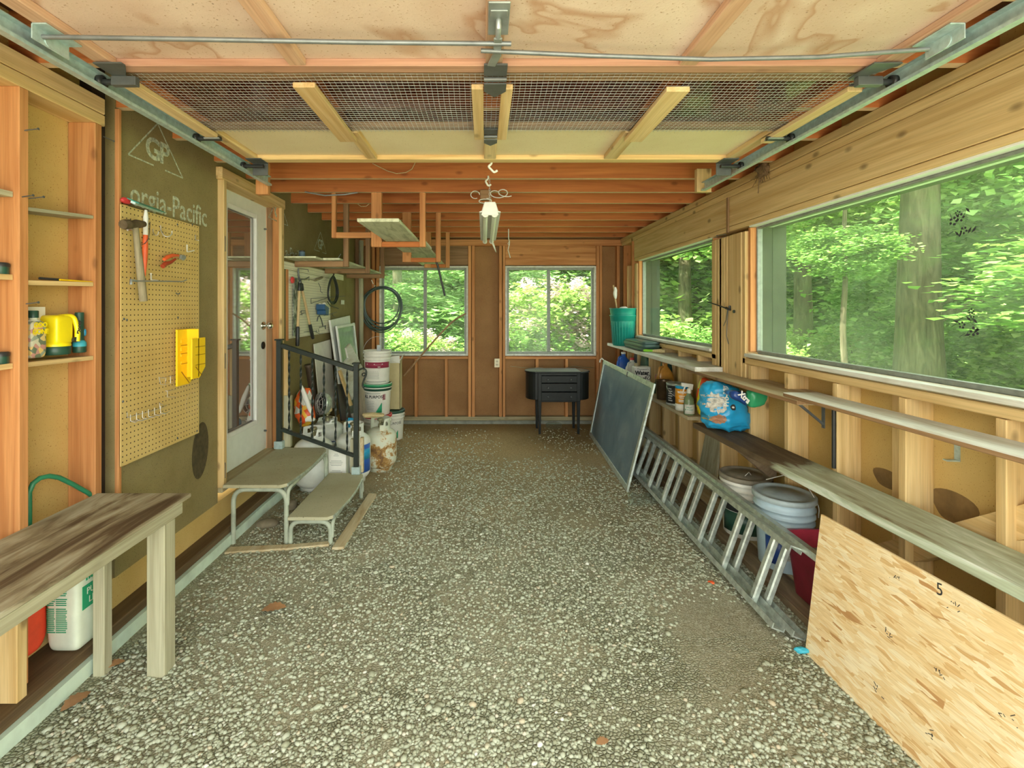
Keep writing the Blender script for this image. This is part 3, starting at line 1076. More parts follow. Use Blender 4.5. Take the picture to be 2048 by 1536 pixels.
# ---- right wall with its two fixed windows
wr = sroot('wall_right', (1.9, 3, 0))
XR = 1.85
W3 = (3.93, 5.79, 1.185, 2.075)     # y0, y1, z0, z1
W4 = (0.75, 3.37, 1.195, 2.07)
mb = MB()
for a in ((-0.5, W4[0] - .028, 0.0, 2.64), (W4[1] + .028, W3[0] - .028, 0.0, 2.64), (W3[1] + .028, 6.63, 0.0, 2.64), (W3[0] - .028, W3[1] + .028, 0.0, W3[2] - .05), (W3[0] - .028, W3[1] + .028, W3[3] + .02, 2.64), (W4[0] - .028, W4[1] + .028, 0.0, W4[2] - .05), (W4[0] - .028, W4[1] + .028, W4[3] + .02, 2.64)):
    mb.box(1.975, 2.02, a[0], a[1], a[2], a[3])
mb.build('sheathing', M['sheath'], wr)
k = 0
y = 2.512 - 0.4063 * 7
while y < 6.4:
    top = 1.115
    if abs(y - 3.73) < 0.2 or y > 5.85 or y < 0.7:
        top = 2.05
    bx('stud', M['pineZ'], wr, XR, 1.975, y, y + 0.038, 0.09, min(top, 1.105) if 0.7 < y < 5.8 and not (3.4 < y < 3.9) else top, 0.003)
    if 0.9 < y < 5.6 and k % 2 == 0:
        bx('brace_board', M['pineZ'], wr, XR + 0.075, 1.97, y + 0.04, y + 0.16, 0.09, 1.10, 0.002)
    k += 1
    y += 0.4063
bx('corner_stud', M['firZ'], wr, XR + 0.01, 1.975, 6.38, 6.42, 0.05, 2.38, 0.003)
bx('corner_stud', M['firZ'], wr, XR, 1.975, 5.98, 6.02, 0.05, 2.38, 0.003)
# posts between the windows
for i, (y0, y1) in enumerate(((3.40, 3.435), (3.445, 3.60), (3.61, 3.645), (3.65, 3.69), (3.695, 3.735), (3.74, 3.78), (3.785, 3.825), (3.83, 3.90))):
    bx('window_post', M['pineZ'], wr, XR - (0.005 if i == 1 else 0.0), 1.97, y0, y1, 0.98, 2.05, 0.004)
bx('window_post', M['pineZ'], wr, XR, 1.97, 5.82, 5.90, 1.02, 2.05, 0.004)
bx('window_header', M['pineY'], wr, XR - 0.005, XR + 0.04, -0.5, 5.90, 2.118, 2.335, 0.004)
bx('header_trim', M['pineY'], wr, XR - 0.002, XR + 0.10, -0.5, 5.90, 2.08, 2.115, 0.003)
bx('top_plate', M['pineY'], wr, XR, 1.975, -0.5, 6.45, 2.338, 2.385, 0.003)
bx('top_plate', M['pineY'], wr, XR - 0.006, 1.975, -0.5, 6.48, 2.388, 2.438, 0.003)
bx('rim_board', M['deck'], wr, 1.98, 2.02, -0.5, 6.6, 2.44, 2.64)
bx('rough_sill', M['pineY'], wr, XR, 1.97, 0.6, 3.44, 1.108, 1.150, 0.004)
bx('rough_sill', M['pineY'], wr, XR, 1.97, 3.83, 5.90, 1.095, 1.135, 0.004)
bx('curb', M['concrete'], wr, XR - 0.02, 2.02, -0.5, 6.6, -0.3, 0.04)
bx('bottom_plate', M['dustyY'], wr, XR, 1.975, -0.5, 6.45, 0.04, 0.09, 0.003)
# let-in diagonal brace
mb = MB()
mb.bar((1.915, 2.40, 0.24), (1.915, 1.25, 1.06), 0.10, 0.06, (1, 0, 0))
mb.build('diagonal_brace', M['pineY'], wr)
for i, (w, hz) in enumerate(((W3, 'glass'), (W4, 'glass_hazy'))):
    wn = sroot('window_%d' % (i + 3), (1.93, (w[0] + w[1]) / 2, w[2]))
    y0, y1, z0, z1 = w
    mb = MB()
    mb.box(1.87, 1.936, y1, y1 + 0.028, z0, z1).box(1.87, 1.936, y0 - 0.028, y0, z0, z1)
    mb.build('side_jamb', M['firZ'], wn, 0.003)
    mb = MB()
    mb.box(1.937, 2.03, y1, y1 + 0.028, z0, z1).box(1.937, 2.03, y0 - 0.028, y0, z0, z1)
    mb.build('outer_jamb', M['dark_casing'], wn)
    bx('stool', M['plank_white'], wn, XR - 0.015, 1.90, y0 - 0.02, y1 + 0.02, z0 - 0.035, z0 - 0.012, 0.003)
    bx('outer_sill', M['dustyY'], wn, 1.87, 2.06, y0 - 0.02, y1 + 0.02, z0 - 0.05, z0 - 0.022, 0.003)
    bx('head_jamb', M['white'], wn, 1.86, 2.03, y0, y1, z1, z1 + 0.02, 0.003)
    mb = MB()
    a = 0.015
    mb.box(1.91, 1.95, y0, y0 + a, z0, z1).box(1.91, 1.95, y1 - a, y1, z0, z1)
    mb.box(1.91, 1.95, y0 + a, y1 - a, z0 - 0.012, z0 + 0.012).box(1.91, 1.95, y0 + a, y1 - a, z1 - a, z1)
    mb.build('window_frame', M['frame_grey'], wn, 0.004)
    bx('pane', M[hz], wn, 1.930, 1.935, y0 + a, y1 - a, z0 + 0.012, z1 - a)
    if i == 0:
        bx('latch', M['dark_steel'], wn, 1.895, 1.912, 4.85, 5.0, z0 - 0.008, z0 + 0.014, 0.003)
    mb = MB()
    mb.box(2.025, 2.12, y1 - 0.004, y1 + 0.05, z0 - 0.05, z1 + 0.08).box(2.025, 2.12, y0 - 0.05, y0 + 0.004, z0 - 0.05, z1 + 0.08).box(2.025, 2.12, y0, y1, z1 + 0.01, z1 + 0.08)
    mb.build('outer_casing', M['dark_casing'], wn)

# ---- world, sun, camera
wd = bpy.data.worlds.new('World')
bpy.context.scene.world = wd
wd.use_nodes = True
bg = wd.node_tree.nodes['Background']
bg.inputs['Color'].default_value = (0.94, 1.0, 0.93, 1)
bg.inputs['Strength'].default_value = 2.0
sl = bpy.data.lights.new('sun', 'SUN')
sl.energy = 9.0
sl.angle = 0.02
sl.color = (1.0, 0.97, 0.88)
so = bpy.data.objects.new('sun', sl)
C.objects.link(so)
so.rotation_euler = Vector((0.80, 0.30, -1.05)).to_track_quat('-Z', 'Y').to_euler()
cd = bpy.data.cameras.new('camera')
cam = bpy.data.objects.new('camera', cd)
C.objects.link(cam)
cam.location = (0, 0, EYE)
cam.rotation_euler = (PI / 2, 0, 0)
cd.sensor_width = 36.0
cd.lens = 36.0 * FOC / 2048
cd.shift_x = (1024 - VX) / 2048
cd.shift_y = -(768 - VY) / 2048
cd.clip_start = 0.05
cd.clip_end = 200
sc = bpy.context.scene
sc.camera = cam
sc.view_settings.view_transform = 'Standard'
sc.view_settings.look = 'None'
sc.view_settings.gamma = 1.0
sc.view_settings.use_curve_mapping = False
sc.view_settings.exposure = 1.75
sc.cycles.max_bounces = 14
sc.cycles.diffuse_bounces = 7
sc.cycles.glossy_bounces = 4
sc.cycles.transparent_max_bounces = 12
sc.cycles.sample_clamp_indirect = 8.0
# ================================================================ OVERHEAD GARAGE DOOR, TRACKS, HANGING RACKS, LIGHT
gd = thing('garage_door', 'wooden overhead garage door rolled up under the joists, wire mesh in its middle section', 'garage door', (0.045, 2.0, 2.36))
ZB, ZT = 2.36, 2.395
XL_, XR_ = -1.36, 1.455
# section nearest the opening: stained plywood, pinkish stiles
sec = bx('plywood_panel', M['door_ply'], gd, XL_, XR_, 0.60, 1.755, ZT - 0.008, ZT)
for x0, x1 in ((XL_, -1.30), (-0.69, -0.63), (0.005, 0.065), (0.69, 0.752), (1.39, XR_)):
    bx('stile', M['pink_stile'], gd, x0, x1, 0.60, 1.70, ZB, ZT - 0.008, 0.003)
bx('rail', M['pink_rail'], gd, XL_, XR_, 1.70, 1.752, ZB, ZT - 0.008, 0.003)
bx('rail', M['joistX'], gd, XL_, XR_, 0.60, 0.66, ZB, ZT - 0.008, 0.003)
# middle section: smoky panes, welded wire mesh, new battens
for x0, x1 in ((-1.30, -0.72), (-0.636, -0.05), (0.108, 0.70), (0.79, 1.39)):
    bx('pane', M['smoke'], gd, x0, x1, 1.84, 2.30, ZT - 0.004, ZT)
bx('rail', M['brownX'], gd, XL_, XR_, 1.762, 1.835, ZB + 0.008, ZT, 0.003)
bx('rail', M['brownX'], gd, XL_, XR_, 2.29, 2.338, ZB + 0.008, ZT, 0.003)
mb = MB()
px_ = 0.0215


def mesh_z(x, y):
    # the wire sags and bulges a little between its staples
    return ZB + 0.004 - 0.010 * (1 + mnoise.noise(Vector((x * 2.2, y * 5, 0)))) * math.sin(PI * min(max((y - 1.78) / 0.56, 0), 1))


x = -1.345
while x < 1.445:
    pts = [(x + 0.006 * mnoise.noise(Vector((x * 3, y * 4, 5))), y, mesh_z(x, y)) for y in [1.765 + 0.5825 * i / 8 for i in range(9)]]
    mb.tube(pts, 0.0011, 3, caps=False)
    x += px_
y = 1.768
while y < 2.345:
    pts = [(x, y + 0.006 * mnoise.noise(Vector((x * 3, y * 4, 9))), mesh_z(x, y)) for x in [-1.345 + 2.79 * i / 26 for i in range(27)]]
    mb.tube(pts, 0.0011, 3, caps=False)
    y += px_
o = mb.build('wire_mesh', M['wire'], gd)
for x0, x1, y0, y1 in ((-1.357, -1.297, 1.80, 2.34), (-0.72, -0.636, 1.805, 2.40), (-0.048, -0.002, 1.82, 2.37), (0.066, 0.110, 1.82, 2.37), (0.70, 0.79, 1.84, 2.40), (1.395, 1.452, 1.84, 2.42)):
    bx('batten', M['new_batten'], gd, x0, x1, y0, y1, ZB - 0.028, ZB - 0.008, 0.002)
# end section: clean plywood
bx('plywood_panel', M['cream_ply'], gd, XL_, XR_, 2.345, 2.83, ZT - 0.008, ZT)
for x0, x1 in ((XL_, -1.305), (-0.675, -0.615), (0.0, 0.068), (0.69, 0.765), (1.395, XR_)):
    bx('stile', M['new_batten'], gd, x0, x1, 2.345, 2.765, ZB, ZT - 0.008, 0.003)
bx('rail', M['pineX'], gd, XL_, XR_, 2.768, 2.83, ZB, ZT - 0.008, 0.003)
# hinges on the centre line
for yy, k in ((1.76, 1.15), (2.345, 0.9)):
    mb = MB()
    mb.box(0.0, 0.072 * k, yy - 0.075 * k, yy - 0.008, ZB - 0.012, ZB - 0.005).box(0.0, 0.072 * k, yy + 0.008, yy + 0.06 * k, ZB - 0.034, ZB - 0.029)
    mb.prism([(-0.0, 0.06 * k), (0.072 * k, 0.06 * k), (0.036 * k, 0.105 * k)], (0.0, yy, ZB - 0.034), (1, 0, 0), (0, 1, 0), 0.005)
    mb.tube([(0.0, yy, ZB - 0.02), (0.072 * k, yy, ZB - 0.02)], 0.009, 10)
    mb.build('hinge', M['dark_steel'], gd)
# lock: plates, turning handle and two long bars
mb = MB()
mb.box(0.012, 0.075, 1.34, 1.50, ZB - 0.006, ZB).box(0.018, 0.069, 1.37, 1.40, ZB - 0.010, ZB - 0.006)
mb.tube([(0.043, 1.42, ZB), (0.043, 1.42, ZB - 0.03), (0.043, 1.46, ZB - 0.034)], 0.009, 8)
lock = mb.build('lock_plate', M['steel'], gd, 0.002)
mb = MB()
mb.bar((0.043, 1.47, ZB - 0.032), (0.043, 1.60, ZB - 0.02), 0.026, 0.006)
mb.bar((0.043, 1.59, ZB - 0.02), (0.025, 1.68, ZB - 0.01), 0.03, 0.006)
mb.build('lock_handle', M['steel'], gd, 0.002)
for pts in ([(-1.385, 1.475, 2.335), (-0.9, 1.485, 2.333), (-0.4, 1.50, 2.332), (0.085, 1.505, 2.330)],
            [(-0.01, 1.545, 2.330), (0.35, 1.575, 2.330), (0.75, 1.595, 2.328), (1.10, 1.585, 2.330), (1.43, 1.545, 2.335)]):
    mb = MB()
    mb.tube(pts, 0.0075, 8)
    mb.build('lock_bar', M['bar_steel'], gd)
for x in (-1.36, 1.40):
    mb = MB()
    mb.box(x + (0.0 if x < 0 else 0.042), x + (0.004 if x < 0 else 0.046), 1.44, 1.57, ZB - 0.048, ZB - 0.001).box(x, x + 0.046, 1.44, 1.57, ZB - 0.006, ZB - 0.001)
    mb.lathe([(0.020, -0.005), (0.020, 0.005)], (x + (0.002 if x < 0 else 0.044), 1.50, ZB - 0.027), 18, Matrix.Rotation(PI / 2, 3, 'Y'))
    mb.build('lock_guide', M['galv'], gd, 0.001)
# rollers in their brackets
for sx, xx in ((-1, XL_), (1, XR_)):
    for yy, big in ((1.76, 1), (2.345, 0), (2.80, 2)):
        mb = MB()
        if big == 1:
            mb.prism([(0, 0), (0.10, 0), (0.10, 0.02), (0.03, 0.12), (0, 0.12)], (xx + (0.005 if sx < 0 else -0.105), yy - 0.10, ZB - 0.012), (1, 0, 0), (0, 1, 0), 0.006)
            mb.box(xx - 0.05 * 0 + (0.0 if sx < 0 else -0.09), xx + (0.09 if sx < 0 else 0.0), yy - 0.012, yy + 0.012, ZB - 0.045, ZB - 0.012)
        elif big == 2:
            mb.box(xx + (-0.005 if sx < 0 else -0.085), xx + (0.085 if sx < 0 else 0.005), 2.832, 2.838, ZB - 0.075, ZB + 0.03)
            mb.box(xx + (-0.005 if sx < 0 else -0.085), xx + (0.085 if sx < 0 else 0.005), 2.74, 2.838, ZB - 0.006, ZB)
        else:
            mb.box(xx + (0.0 if sx < 0 else -0.075), xx + (0.075 if sx < 0 else 0.0), yy - 0.02, yy + 0.02, ZB - 0.036, ZB - 0.03)
        br = mb.build('roller_bracket', M['dark_steel'] if big else M['steel'], gd, 0.0015)
        mb = MB()
        mb.tube([(xx - sx * 0.075, yy, ZB - 0.030), (xx + sx * 0.042, yy, ZB - 0.030)], 0.011, 10)
        mb.lathe([(0.010, -0.008), (0.023, -0.008), (0.023, 0.008), (0.010, 0.008)], (xx + sx * 0.0425, yy, ZB - 0.029), 16, Matrix.Rotation(PI / 2, 3, 'Y'))
        mb.build('roller', M['black'], br)

# ---- the two tracks
def track(sx, x, label, ln):
    # C-shaped channel open towards the door
    t = thing('door_track', label, 'door track', (x, 1.9, 2.33))
    prof = [(0.0, 0.030), (0.024, 0.030), (0.024, 0.026), (0.004, 0.026), (0.004, -0.026), (0.024, -0.026), (0.024, -0.018), (0.028, -0.018), (0.028, -0.030), (0.0, -0.030)]
    poly = [(-sx * a, b) for a, b in prof]
    if sx < 0:
        poly = poly[::-1]
    mb = MB()
    k = len(poly)
    z0 = 2.332
    fr = [Vector((x + a + sx * 0.024, 0.35, z0 + b)) for a, b in poly]
    bk = [Vector((x + a + sx * 0.024, ln, z0 + b)) for a, b in poly]
    mb.add(fr + bk, [tuple(range(k)), tuple(range(2 * k - 1, k - 1, -1))] + [(i, k + i, k + (i + 1) % k, (i + 1) % k) for i in range(k)])
    mb.build('channel', M['galv'], t)
    for yy in (2.0, 3.05):
        MB().bar((x + sx * 0.05, yy, 2.36), (x + sx * 0.05, yy, 2.44), 0.03, 0.004, (0, 1, 0)).build('hanger_strap', M['dark_steel'], t)


track(-1, -1.392, 'galvanised door track on the pegboard side of the garage door', 3.14)
track(1, 1.487, 'galvanised door track beside the big window header', 3.28)
b = thing('mounting_block', 'short upright pine block at the track end above the glazed door', 'block', (-1.44, 3.16, 2.3))
bx('block', M['firZ'], b, -1.50, -1.42, 3.15, 3.19, 2.25, 2.46, 0.003)
b = thing('mounting_block', 'short upright pine block at the track end beside the window header', 'block', (1.54, 3.3, 2.3))
bx('block', M['pineZ'], b, 1.46, 1.56, 3.29, 3.33, 2.30, 2.46, 0.003)

# ---- hanging shelf of pale boards along the pegboard wall
hs = thing('hanging_shelf', 'long rack of boards hung from the joists against the white pegboard wall', 'hanging shelf', (-1.45, 5.0, 1.9))
for y, x1 in ((4.31, -1.22), (5.125, -1.222), (5.935, -1.235)):
    mb = MB()
    mb.box(x1 - 0.045, x1, y, y + 0.04, 1.875, 2.52)
    h = mb.build('hanger', M['brownZ'], hs, 0.003)
    MB().box(-1.702, x1 - 0.0455, y, y + 0.04, 1.875, 1.925).build('crossbar', M['brownX'], h, 0.003)
bx('board', M['board_under'], hs, -1.702, -1.42, 4.05, 6.30, 1.927, 1.942, 0.002)
bx('board', M['board_under'], hs, -1.415, -1.27, 4.22, 6.30, 1.927, 1.945, 0.002)
# ---- second rack in mid-air, two boards on three hangers
hr = thing('hanging_shelf', 'rack of two short boards hung in mid-air beside the strip light', 'hanging shelf', (-0.66, 4.6, 2.0))
for y, xa, xb, z in ((3.89, -0.915, -0.475, 2.0), (4.70, -0.80, -0.425, 1.955), (5.93, -0.74, -0.425, 2.005)):
    mb = MB()
    mb.box(xb - 0.048, xb, y, y + 0.04, z, 2.50)
    h = mb.build('hanger', M['firZ'], hr, 0.003)
    mb = MB()
    mb.box(xa, xa + 0.085, y, y + 0.04, z, 2.50)
    mb.build('hanger', M['firZ'], hr, 0.003)
    MB().box(xa + 0.086, xb - 0.049, y, y + 0.04, z, z + 0.042).build('crossbar', M['joistX'], h, 0.003)
bx('board', M['board_under'], hr, -0.80, -0.535, 3.02, 4.05, 2.046, 2.068, 0.003)
bx('board', M['board_under'], hr, -0.79, -0.50, 4.06, 6.1, 2.049, 2.066, 0.003)
MB().box(-1.24, -1.205, 3.90, 3.935, 2.075, 2.50).build('hanger', M['firZ'], hr, 0.003)
MB().box(-1.204, -0.917, 3.90, 3.935, 2.075, 2.12).build('crossbar', M['firX'], hr, 0.003)
mb = MB()
mb.tube([(-0.475, 4.78, 1.965), (-0.462, 4.79, 1.93), (-0.395, 4.85, 1.63)], 0.011, 8)
tag(mb.build('rod', M['black'], None), 'thin black rod dangling from the mid-air rack in front of the hose-coil window', 'rod')
mb = MB()
mb.box(-0.535, -0.515, 4.15, 4.72, 2.072, 2.10)
tag(mb.build('trim_strip', M['white'], None), 'short white strip lying along the edge of the mid-air rack', 'strip')

# ---- twin-tube strip light on chains
fl = thing('strip_light', 'twin-tube fluorescent strip light hanging on chains from the joists', 'light', (0.04, 3.9, 2.19))
mb = MB()
y0, y1 = 3.22, 4.56
mb.prism([(-0.072, 0.0), (-0.052, 0.0), (-0.030, 0.022), (0.030, 0.022), (0.052, 0.0), (0.072, 0.0), (0.072, 0.006), (0.056, 0.01), (0.040, 0.062), (-0.040, 0.062), (-0.056, 0.01), (-0.072, 0.006)], (0.04, y1, 2.145), (1, 0, 0), (0, 0, 1), y1 - y0)
mb.prism([(-0.058, -0.02), (0.058, -0.02), (0.036, 0.07), (-0.036, 0.07)], (0.04, y0 + 0.002, 2.145), (1, 0, 0), (0, 0, 1), 0.006)
mb.build('housing', M['white'], fl, 0.002)
for sx in (-1, 1):
    tb = MB().tube([(0.04 + sx * 0.031, y0 + 0.035, 2.132), (0.04 + sx * 0.031, y1 - 0.035, 2.132)], 0.017, 14).build('tube', plain('milky_lamp_tube', (0.93, 0.94, 0.91), 0.3, dirt=0.01), fl)
    for yy in (y0 + 0.018, y1 - 0.018):
        MB().lathe([(0.022, -0.016), (0.022, 0.016)], (0.04 + sx * 0.031, yy, 2.134), 14, Matrix.Rotation(PI / 2, 3, 'X')).build('socket', M['paper'], tb)
for yy, yt in ((3.46, 3.46), (4.28, 4.28)):
    mb = MB()
    n = 15
    for i in range(n):
        z = 2.21 + (2.44 - 2.21) * (i + 0.5) / n
        c = Vector((0.04, yy, z))
        ux = Vector((1, 0, 0)) if i % 2 else Vector((0, 1, 0))
        mb.tube([c + ux * (0.0052 * math.cos(a)) + Vector((0, 0, 0.0115 * math.sin(a))) for a in [2 * PI * q / 8 for q in range(8)]], 0.0016, 4, closed=True)
    mb.build('chain', M['wire'], fl)
mb = MB()
mb.tube([(0.06, 4.5, 2.15), (0.10, 4.56, 2.07), (0.115, 4.6, 2.04), (0.10, 4.62, 2.10), (0.06, 4.6, 2.2), (0.05, 4.6, 2.43)], 0.005, 6)
mb.build('lamp_cord', M['paper'], fl)
jb = thing('junction_box', 'small brown junction box with curled pale wires above the strip light', 'junction box', (0.0, 3.86, 2.45))
bx('box', M['brownX'], jb, -0.03, 0.06, 3.795, 3.86, 2.365, 2.44, 0.003)
mb = MB()
mb.tube([Vector((0.07 + 0.05 * math.cos(a * 1.0) + 0.01 * a, 3.80 - 0.006 * a, 2.40 + 0.03 * math.sin(a))) for a in [q * 0.4 for q in range(30)]], 0.004, 6)
mb.tube([Vector((-0.07 + 0.035 * math.cos(a), 3.80, 2.40 + 0.03 * math.sin(a))) for a in [q * 0.4 for q in range(14)]], 0.0035, 6)
mb.tube([Vector((0.01 + 0.05 * math.cos(a), 3.79 - 0.004 * a, 2.345 + 0.018 * math.sin(a))) for a in [q * 0.45 for q in range(18)]], 0.004, 6)
mb.build('wire', M['paper'], jb)
for i, (a, b, lb) in enumerate((((0.045, 2.85, 2.36), (0.06, 2.86, 2.31), 'white cleat hook under the joist at the garage door end'), ((0.03, 3.44, 2.43), (0.03, 3.45, 2.38), 'white cleat hook at the top of the strip light chain'))):
    mb = MB()
    a, b = Vector(a), Vector(b)
    mb.tube(round_path([a + Vector((0, 0, 0.02)), a, a + Vector((-0.02, -0.01, -0.02)), b, b + Vector((0.02, 0, 0.012))], 0.01), 0.007, 7)
    tag(mb.build('cleat_hook', M['paper'], None), lb, 'hook')
# pull cord near the far joists
mb = MB()
p = at(1017, 458, 5.5)
mb.tube([p, p + Vector((0.0, 0, -0.1)), p + Vector((0.012, 0, -0.16)), p + Vector((-0.006, 0, -0.24)), p + Vector((0.012, 0, -0.30)), p + Vector((0.02, 0, -0.33))], 0.006, 6)
mb.tube([p + Vector((0.0, 0, -0.12)), p + Vector((0.014, -0.01, -0.14)), p + Vector((-0.01, -0.01, -0.17)), p + Vector((0.012, -0.01, -0.19))], 0.005, 6)
tag(mb.build('pull_cord', M['paper'], None), 'knotted white pull cord hanging in front of the middle of the back wall', 'cord')
# grey cable drooping between two joists over the rack
mb = MB()
mb.tube([at(610, 384, 3.86), at(650, 391, 3.86), at(690, 389, 3.86), at(715, 385, 3.86)], 0.006, 6)
tag(mb.build('cable', M['steel'], None), 'grey cable drooping from a joist above the pegboard wall rack', 'cable')
# cobwebbed strings
for pts, lb in (([at(745, 327, 3.44), at(775, 342, 3.44), at(793, 347, 3.44), at(812, 345, 3.44), at(824, 338, 3.44), at(832, 322, 3.44)], 'loose brown string drooping over the first joist past the garage door'),
                ([at(714, 407, 4.25), at(722, 413, 4.25), at(732, 413, 4.25), at(739, 407, 4.25)], 'short pale string drooping between joists behind the rack hangers')):
    mb = MB()
    mb.tube(pts, 0.003, 5)
    tag(mb.build('string', M['bristle'], None), lb, 'string')
# plant fibre nest stuck on the header
mb = MB()
c = onx(1518, 342, 1.80)
rn = random.Random(4)
mb.blob(c + Vector((0.03, 0, 0.01)), (0.030, 0.055, 0.045), 1.0, 0.5, 30, 3, 18, 12)
for i in range(40):
    p = c + Vector((rn.uniform(0, .04), rn.uniform(-.06, .06), rn.uniform(-.03, .05)))
    mb.tube([p, p + Vector((rn.uniform(-.02, .02), rn.uniform(-.05, .05), rn.uniform(-.07, .02)))], 0.0016, 4)
mb.tube([c + Vector((0.01, 0, 0)), c + Vector((0.01, 0.02, -0.08)), c + Vector((0.012, 0.03, -0.14))], 0.003, 5)
tag(mb.build('bird_nest', M['cork'], None), 'clump of brown nest fibres stuck on the header at the end of the door track', 'nest')
# ================================================================ LEFT SIDE
# ---- little shelves between the studs
XS = -1.70
def shelf(name_lab, y0, y1, z0, z1, mat, th=0.016, x0=-1.818, x1=-1.735):
    mb = MB()
    mb.hexa([(x0, y0, z0), (x1, y0, z0), (x1, y1, z1), (x0, y1, z1)], [(x0, y0, z0 + th), (x1, y0, z0 + th), (x1, y1, z1 + th), (x0, y1, z1 + th)])
    return tag(mb.build('stud_shelf', mat, None, 0.001), name_lab, 'shelf')


A0, A1 = 1.795, 2.096
B0, B1 = 1.387, 1.753
def zat(px, py, x=-1.735):
    return onx(px, py, x).z
shelf('rough curled board shelf, highest between the two studs by the pegboard', A0, A1, zat(57, 425), zat(198, 443), M['greyY'], 0.014, -1.818, -1.705)
shelf('board shelf with the yellow pencil lying on it', A0, A1, zat(57, 571), zat(200, 574), M['pineY'], 0.018, -1.818, -1.705)
shelf('board shelf under the yellow lantern', A0, A1, zat(57, 732), zat(203, 716), M['pineY'], 0.018, -1.818, -1.705)
shelf('shelf stub at the height of the two nails, beside the photo edge stud', B0, B1, zat(0, 394), zat(30, 397), M['greyY'], 0.02, -1.818, -1.72)
shelf('shelf stub holding the upper dark jar', B0, B1, zat(0, 561), zat(33, 561), M['pineY'], 0.02, -1.818, -1.72)
shelf('shelf stub holding the lower dark jar', B0, B1, zat(0, 741), zat(35, 735), M['pineY'], 0.02, -1.818, -1.72)
for py, lb, zz in ((545, 'dark green jar lid poking in over the upper shelf stub', 0.02), (727, 'dark green jar lid poking in over the lower shelf stub', 0.02)):
    c = onx(6, py + 10, -1.745)
    j = thing('jar', lb, 'jar', (c.x, c.y - 0.005, c.z))
    zb = zat(5, 561 if py < 600 else 740) + 0.021
    MB().lathe([(0.022, zb), (0.024, zb + 0.004), (0.024, zb + 0.028)], (c.x, c.y - 0.01, 0), 20).build('glass_body', M['dgreen'], j)
    MB().lathe([(0.026, zb + 0.028), (0.026, zb + 0.040), (0.022, zb + 0.044)], (c.x, c.y - 0.01, 0), 20).build('lid', M['black'], j)

# big nails driven into the studs
def nail(p, d, lb, r=0.0022):
    mb = MB()
    p, d = Vector(p), Vector(d)
    mb.tube([p, p + d], r, 6)
    q = d.normalized().to_track_quat('Z', 'Y').to_matrix()
    mb.lathe([(r * 2.2, -0.001), (r * 2.2, 0.001)], p + d, 8, q)
    tag(mb.build('nail', M['dark_steel'], None), lb, 'nail')


for px, py, dx, lb in ((47, 261, 0.055, 'long nail high in the stud beside the curled board shelf'), (42, 394, 0.045, 'shorter of the two nails just above the curled board shelf'),
                       (58, 397, 0.055, 'longer nail standing just above the curled board shelf'), (50, 608, 0.05, 'nail in the stud above the solvent bottle')):
    p = onx(px, py, XS - 0.004)
    nail(p, (dx, 0.0, 0.006), lb)
nail(onx(207, 273, XS - 0.003), (0.0, 0.06, 0.0), 'bright nail bridging the gap at the top of the black building paper', 0.002)
# solvent bottle
c = Vector((-1.745, 1.858, 0))
zb = zat(75, 722) + 0.012
bt = thing('solvent_bottle', 'slim solvent bottle with black cap and picture label beside the yellow lantern', 'bottle', (c.x, c.y, zb))
MB().blob((c.x, c.y, zb + 0.072), (0.026, 0.034, 0.072), 0.35, 0, nu=24, nv=16).build('bottle_body', M['bottle_print'], bt)
mb = MB()
mb.lathe([(0.026, zb + 0.142), (0.014, zb + 0.15), (0.013, zb + 0.158)], c, 18)
mb.build('neck', M['jugwhite'], bt)
MB().lathe([(0.0165, zb + 0.156), (0.0165, zb + 0.182), (0.014, zb + 0.184)], c, 18).build('cap', M['dgreen'], bt)
text('GOO\nGONE', 0.026, M['bag_yellow'] if False else M['yellow'], bt, (c.x + 0.0275, c.y + 0.002, zb + 0.115), 'left', 0, 0.9, 1.0, 0.001)
# yellow lantern
c = Vector((-1.760, 1.972, 0))
zb = zat(120, 716) + 0.014
ln = thing('lantern', 'yellow battery lantern with a black lens ring, standing lens down on the stud shelf', 'lantern', (c.x, c.y, zb))
MB().lathe([(0.046, zb), (0.049, zb + 0.004), (0.049, zb + 0.030), (0.046, zb + 0.034)], c, 30).build('lens_ring', M['dgreen'], ln)
mb = MB()
mb.lathe([(0.050, zb + 0.034), (0.050, zb + 0.042), (0.044, zb + 0.05)], c, 30)
mb.blob((c.x, c.y, zb + 0.10), (0.043, 0.041, 0.062), 0.32, 0, nu=28, nv=16)
mb.build('lantern_body', M['yellow'], ln)
mb = MB()
mb.tube(round_path([(c.x + 0.02, c.y - 0.005, zb + 0.155), (c.x + 0.035, c.y + 0.045, zb + 0.158), (c.x + 0.047, c.y + 0.052, zb + 0.10), (c.x + 0.05, c.y + 0.045, zb + 0.05)], 0.02), 0.010, 10)
mb.build('handle', M['yellow'], ln)
MB().lathe([(0.011, -0.004), (0.011, 0.006)], (c.x + 0.048, c.y + 0.036, zb + 0.058), 14, Matrix.Rotation(PI / 2, 3, 'Y')).build('knob', M['black'], ln)
text('Dorcy', 0.022, M['ink'], ln, (c.x + 0.0565, c.y + 0.048, zb + 0.11), 'left', PI / 2 - 0.08, 1.0, 1.0, 0.001)
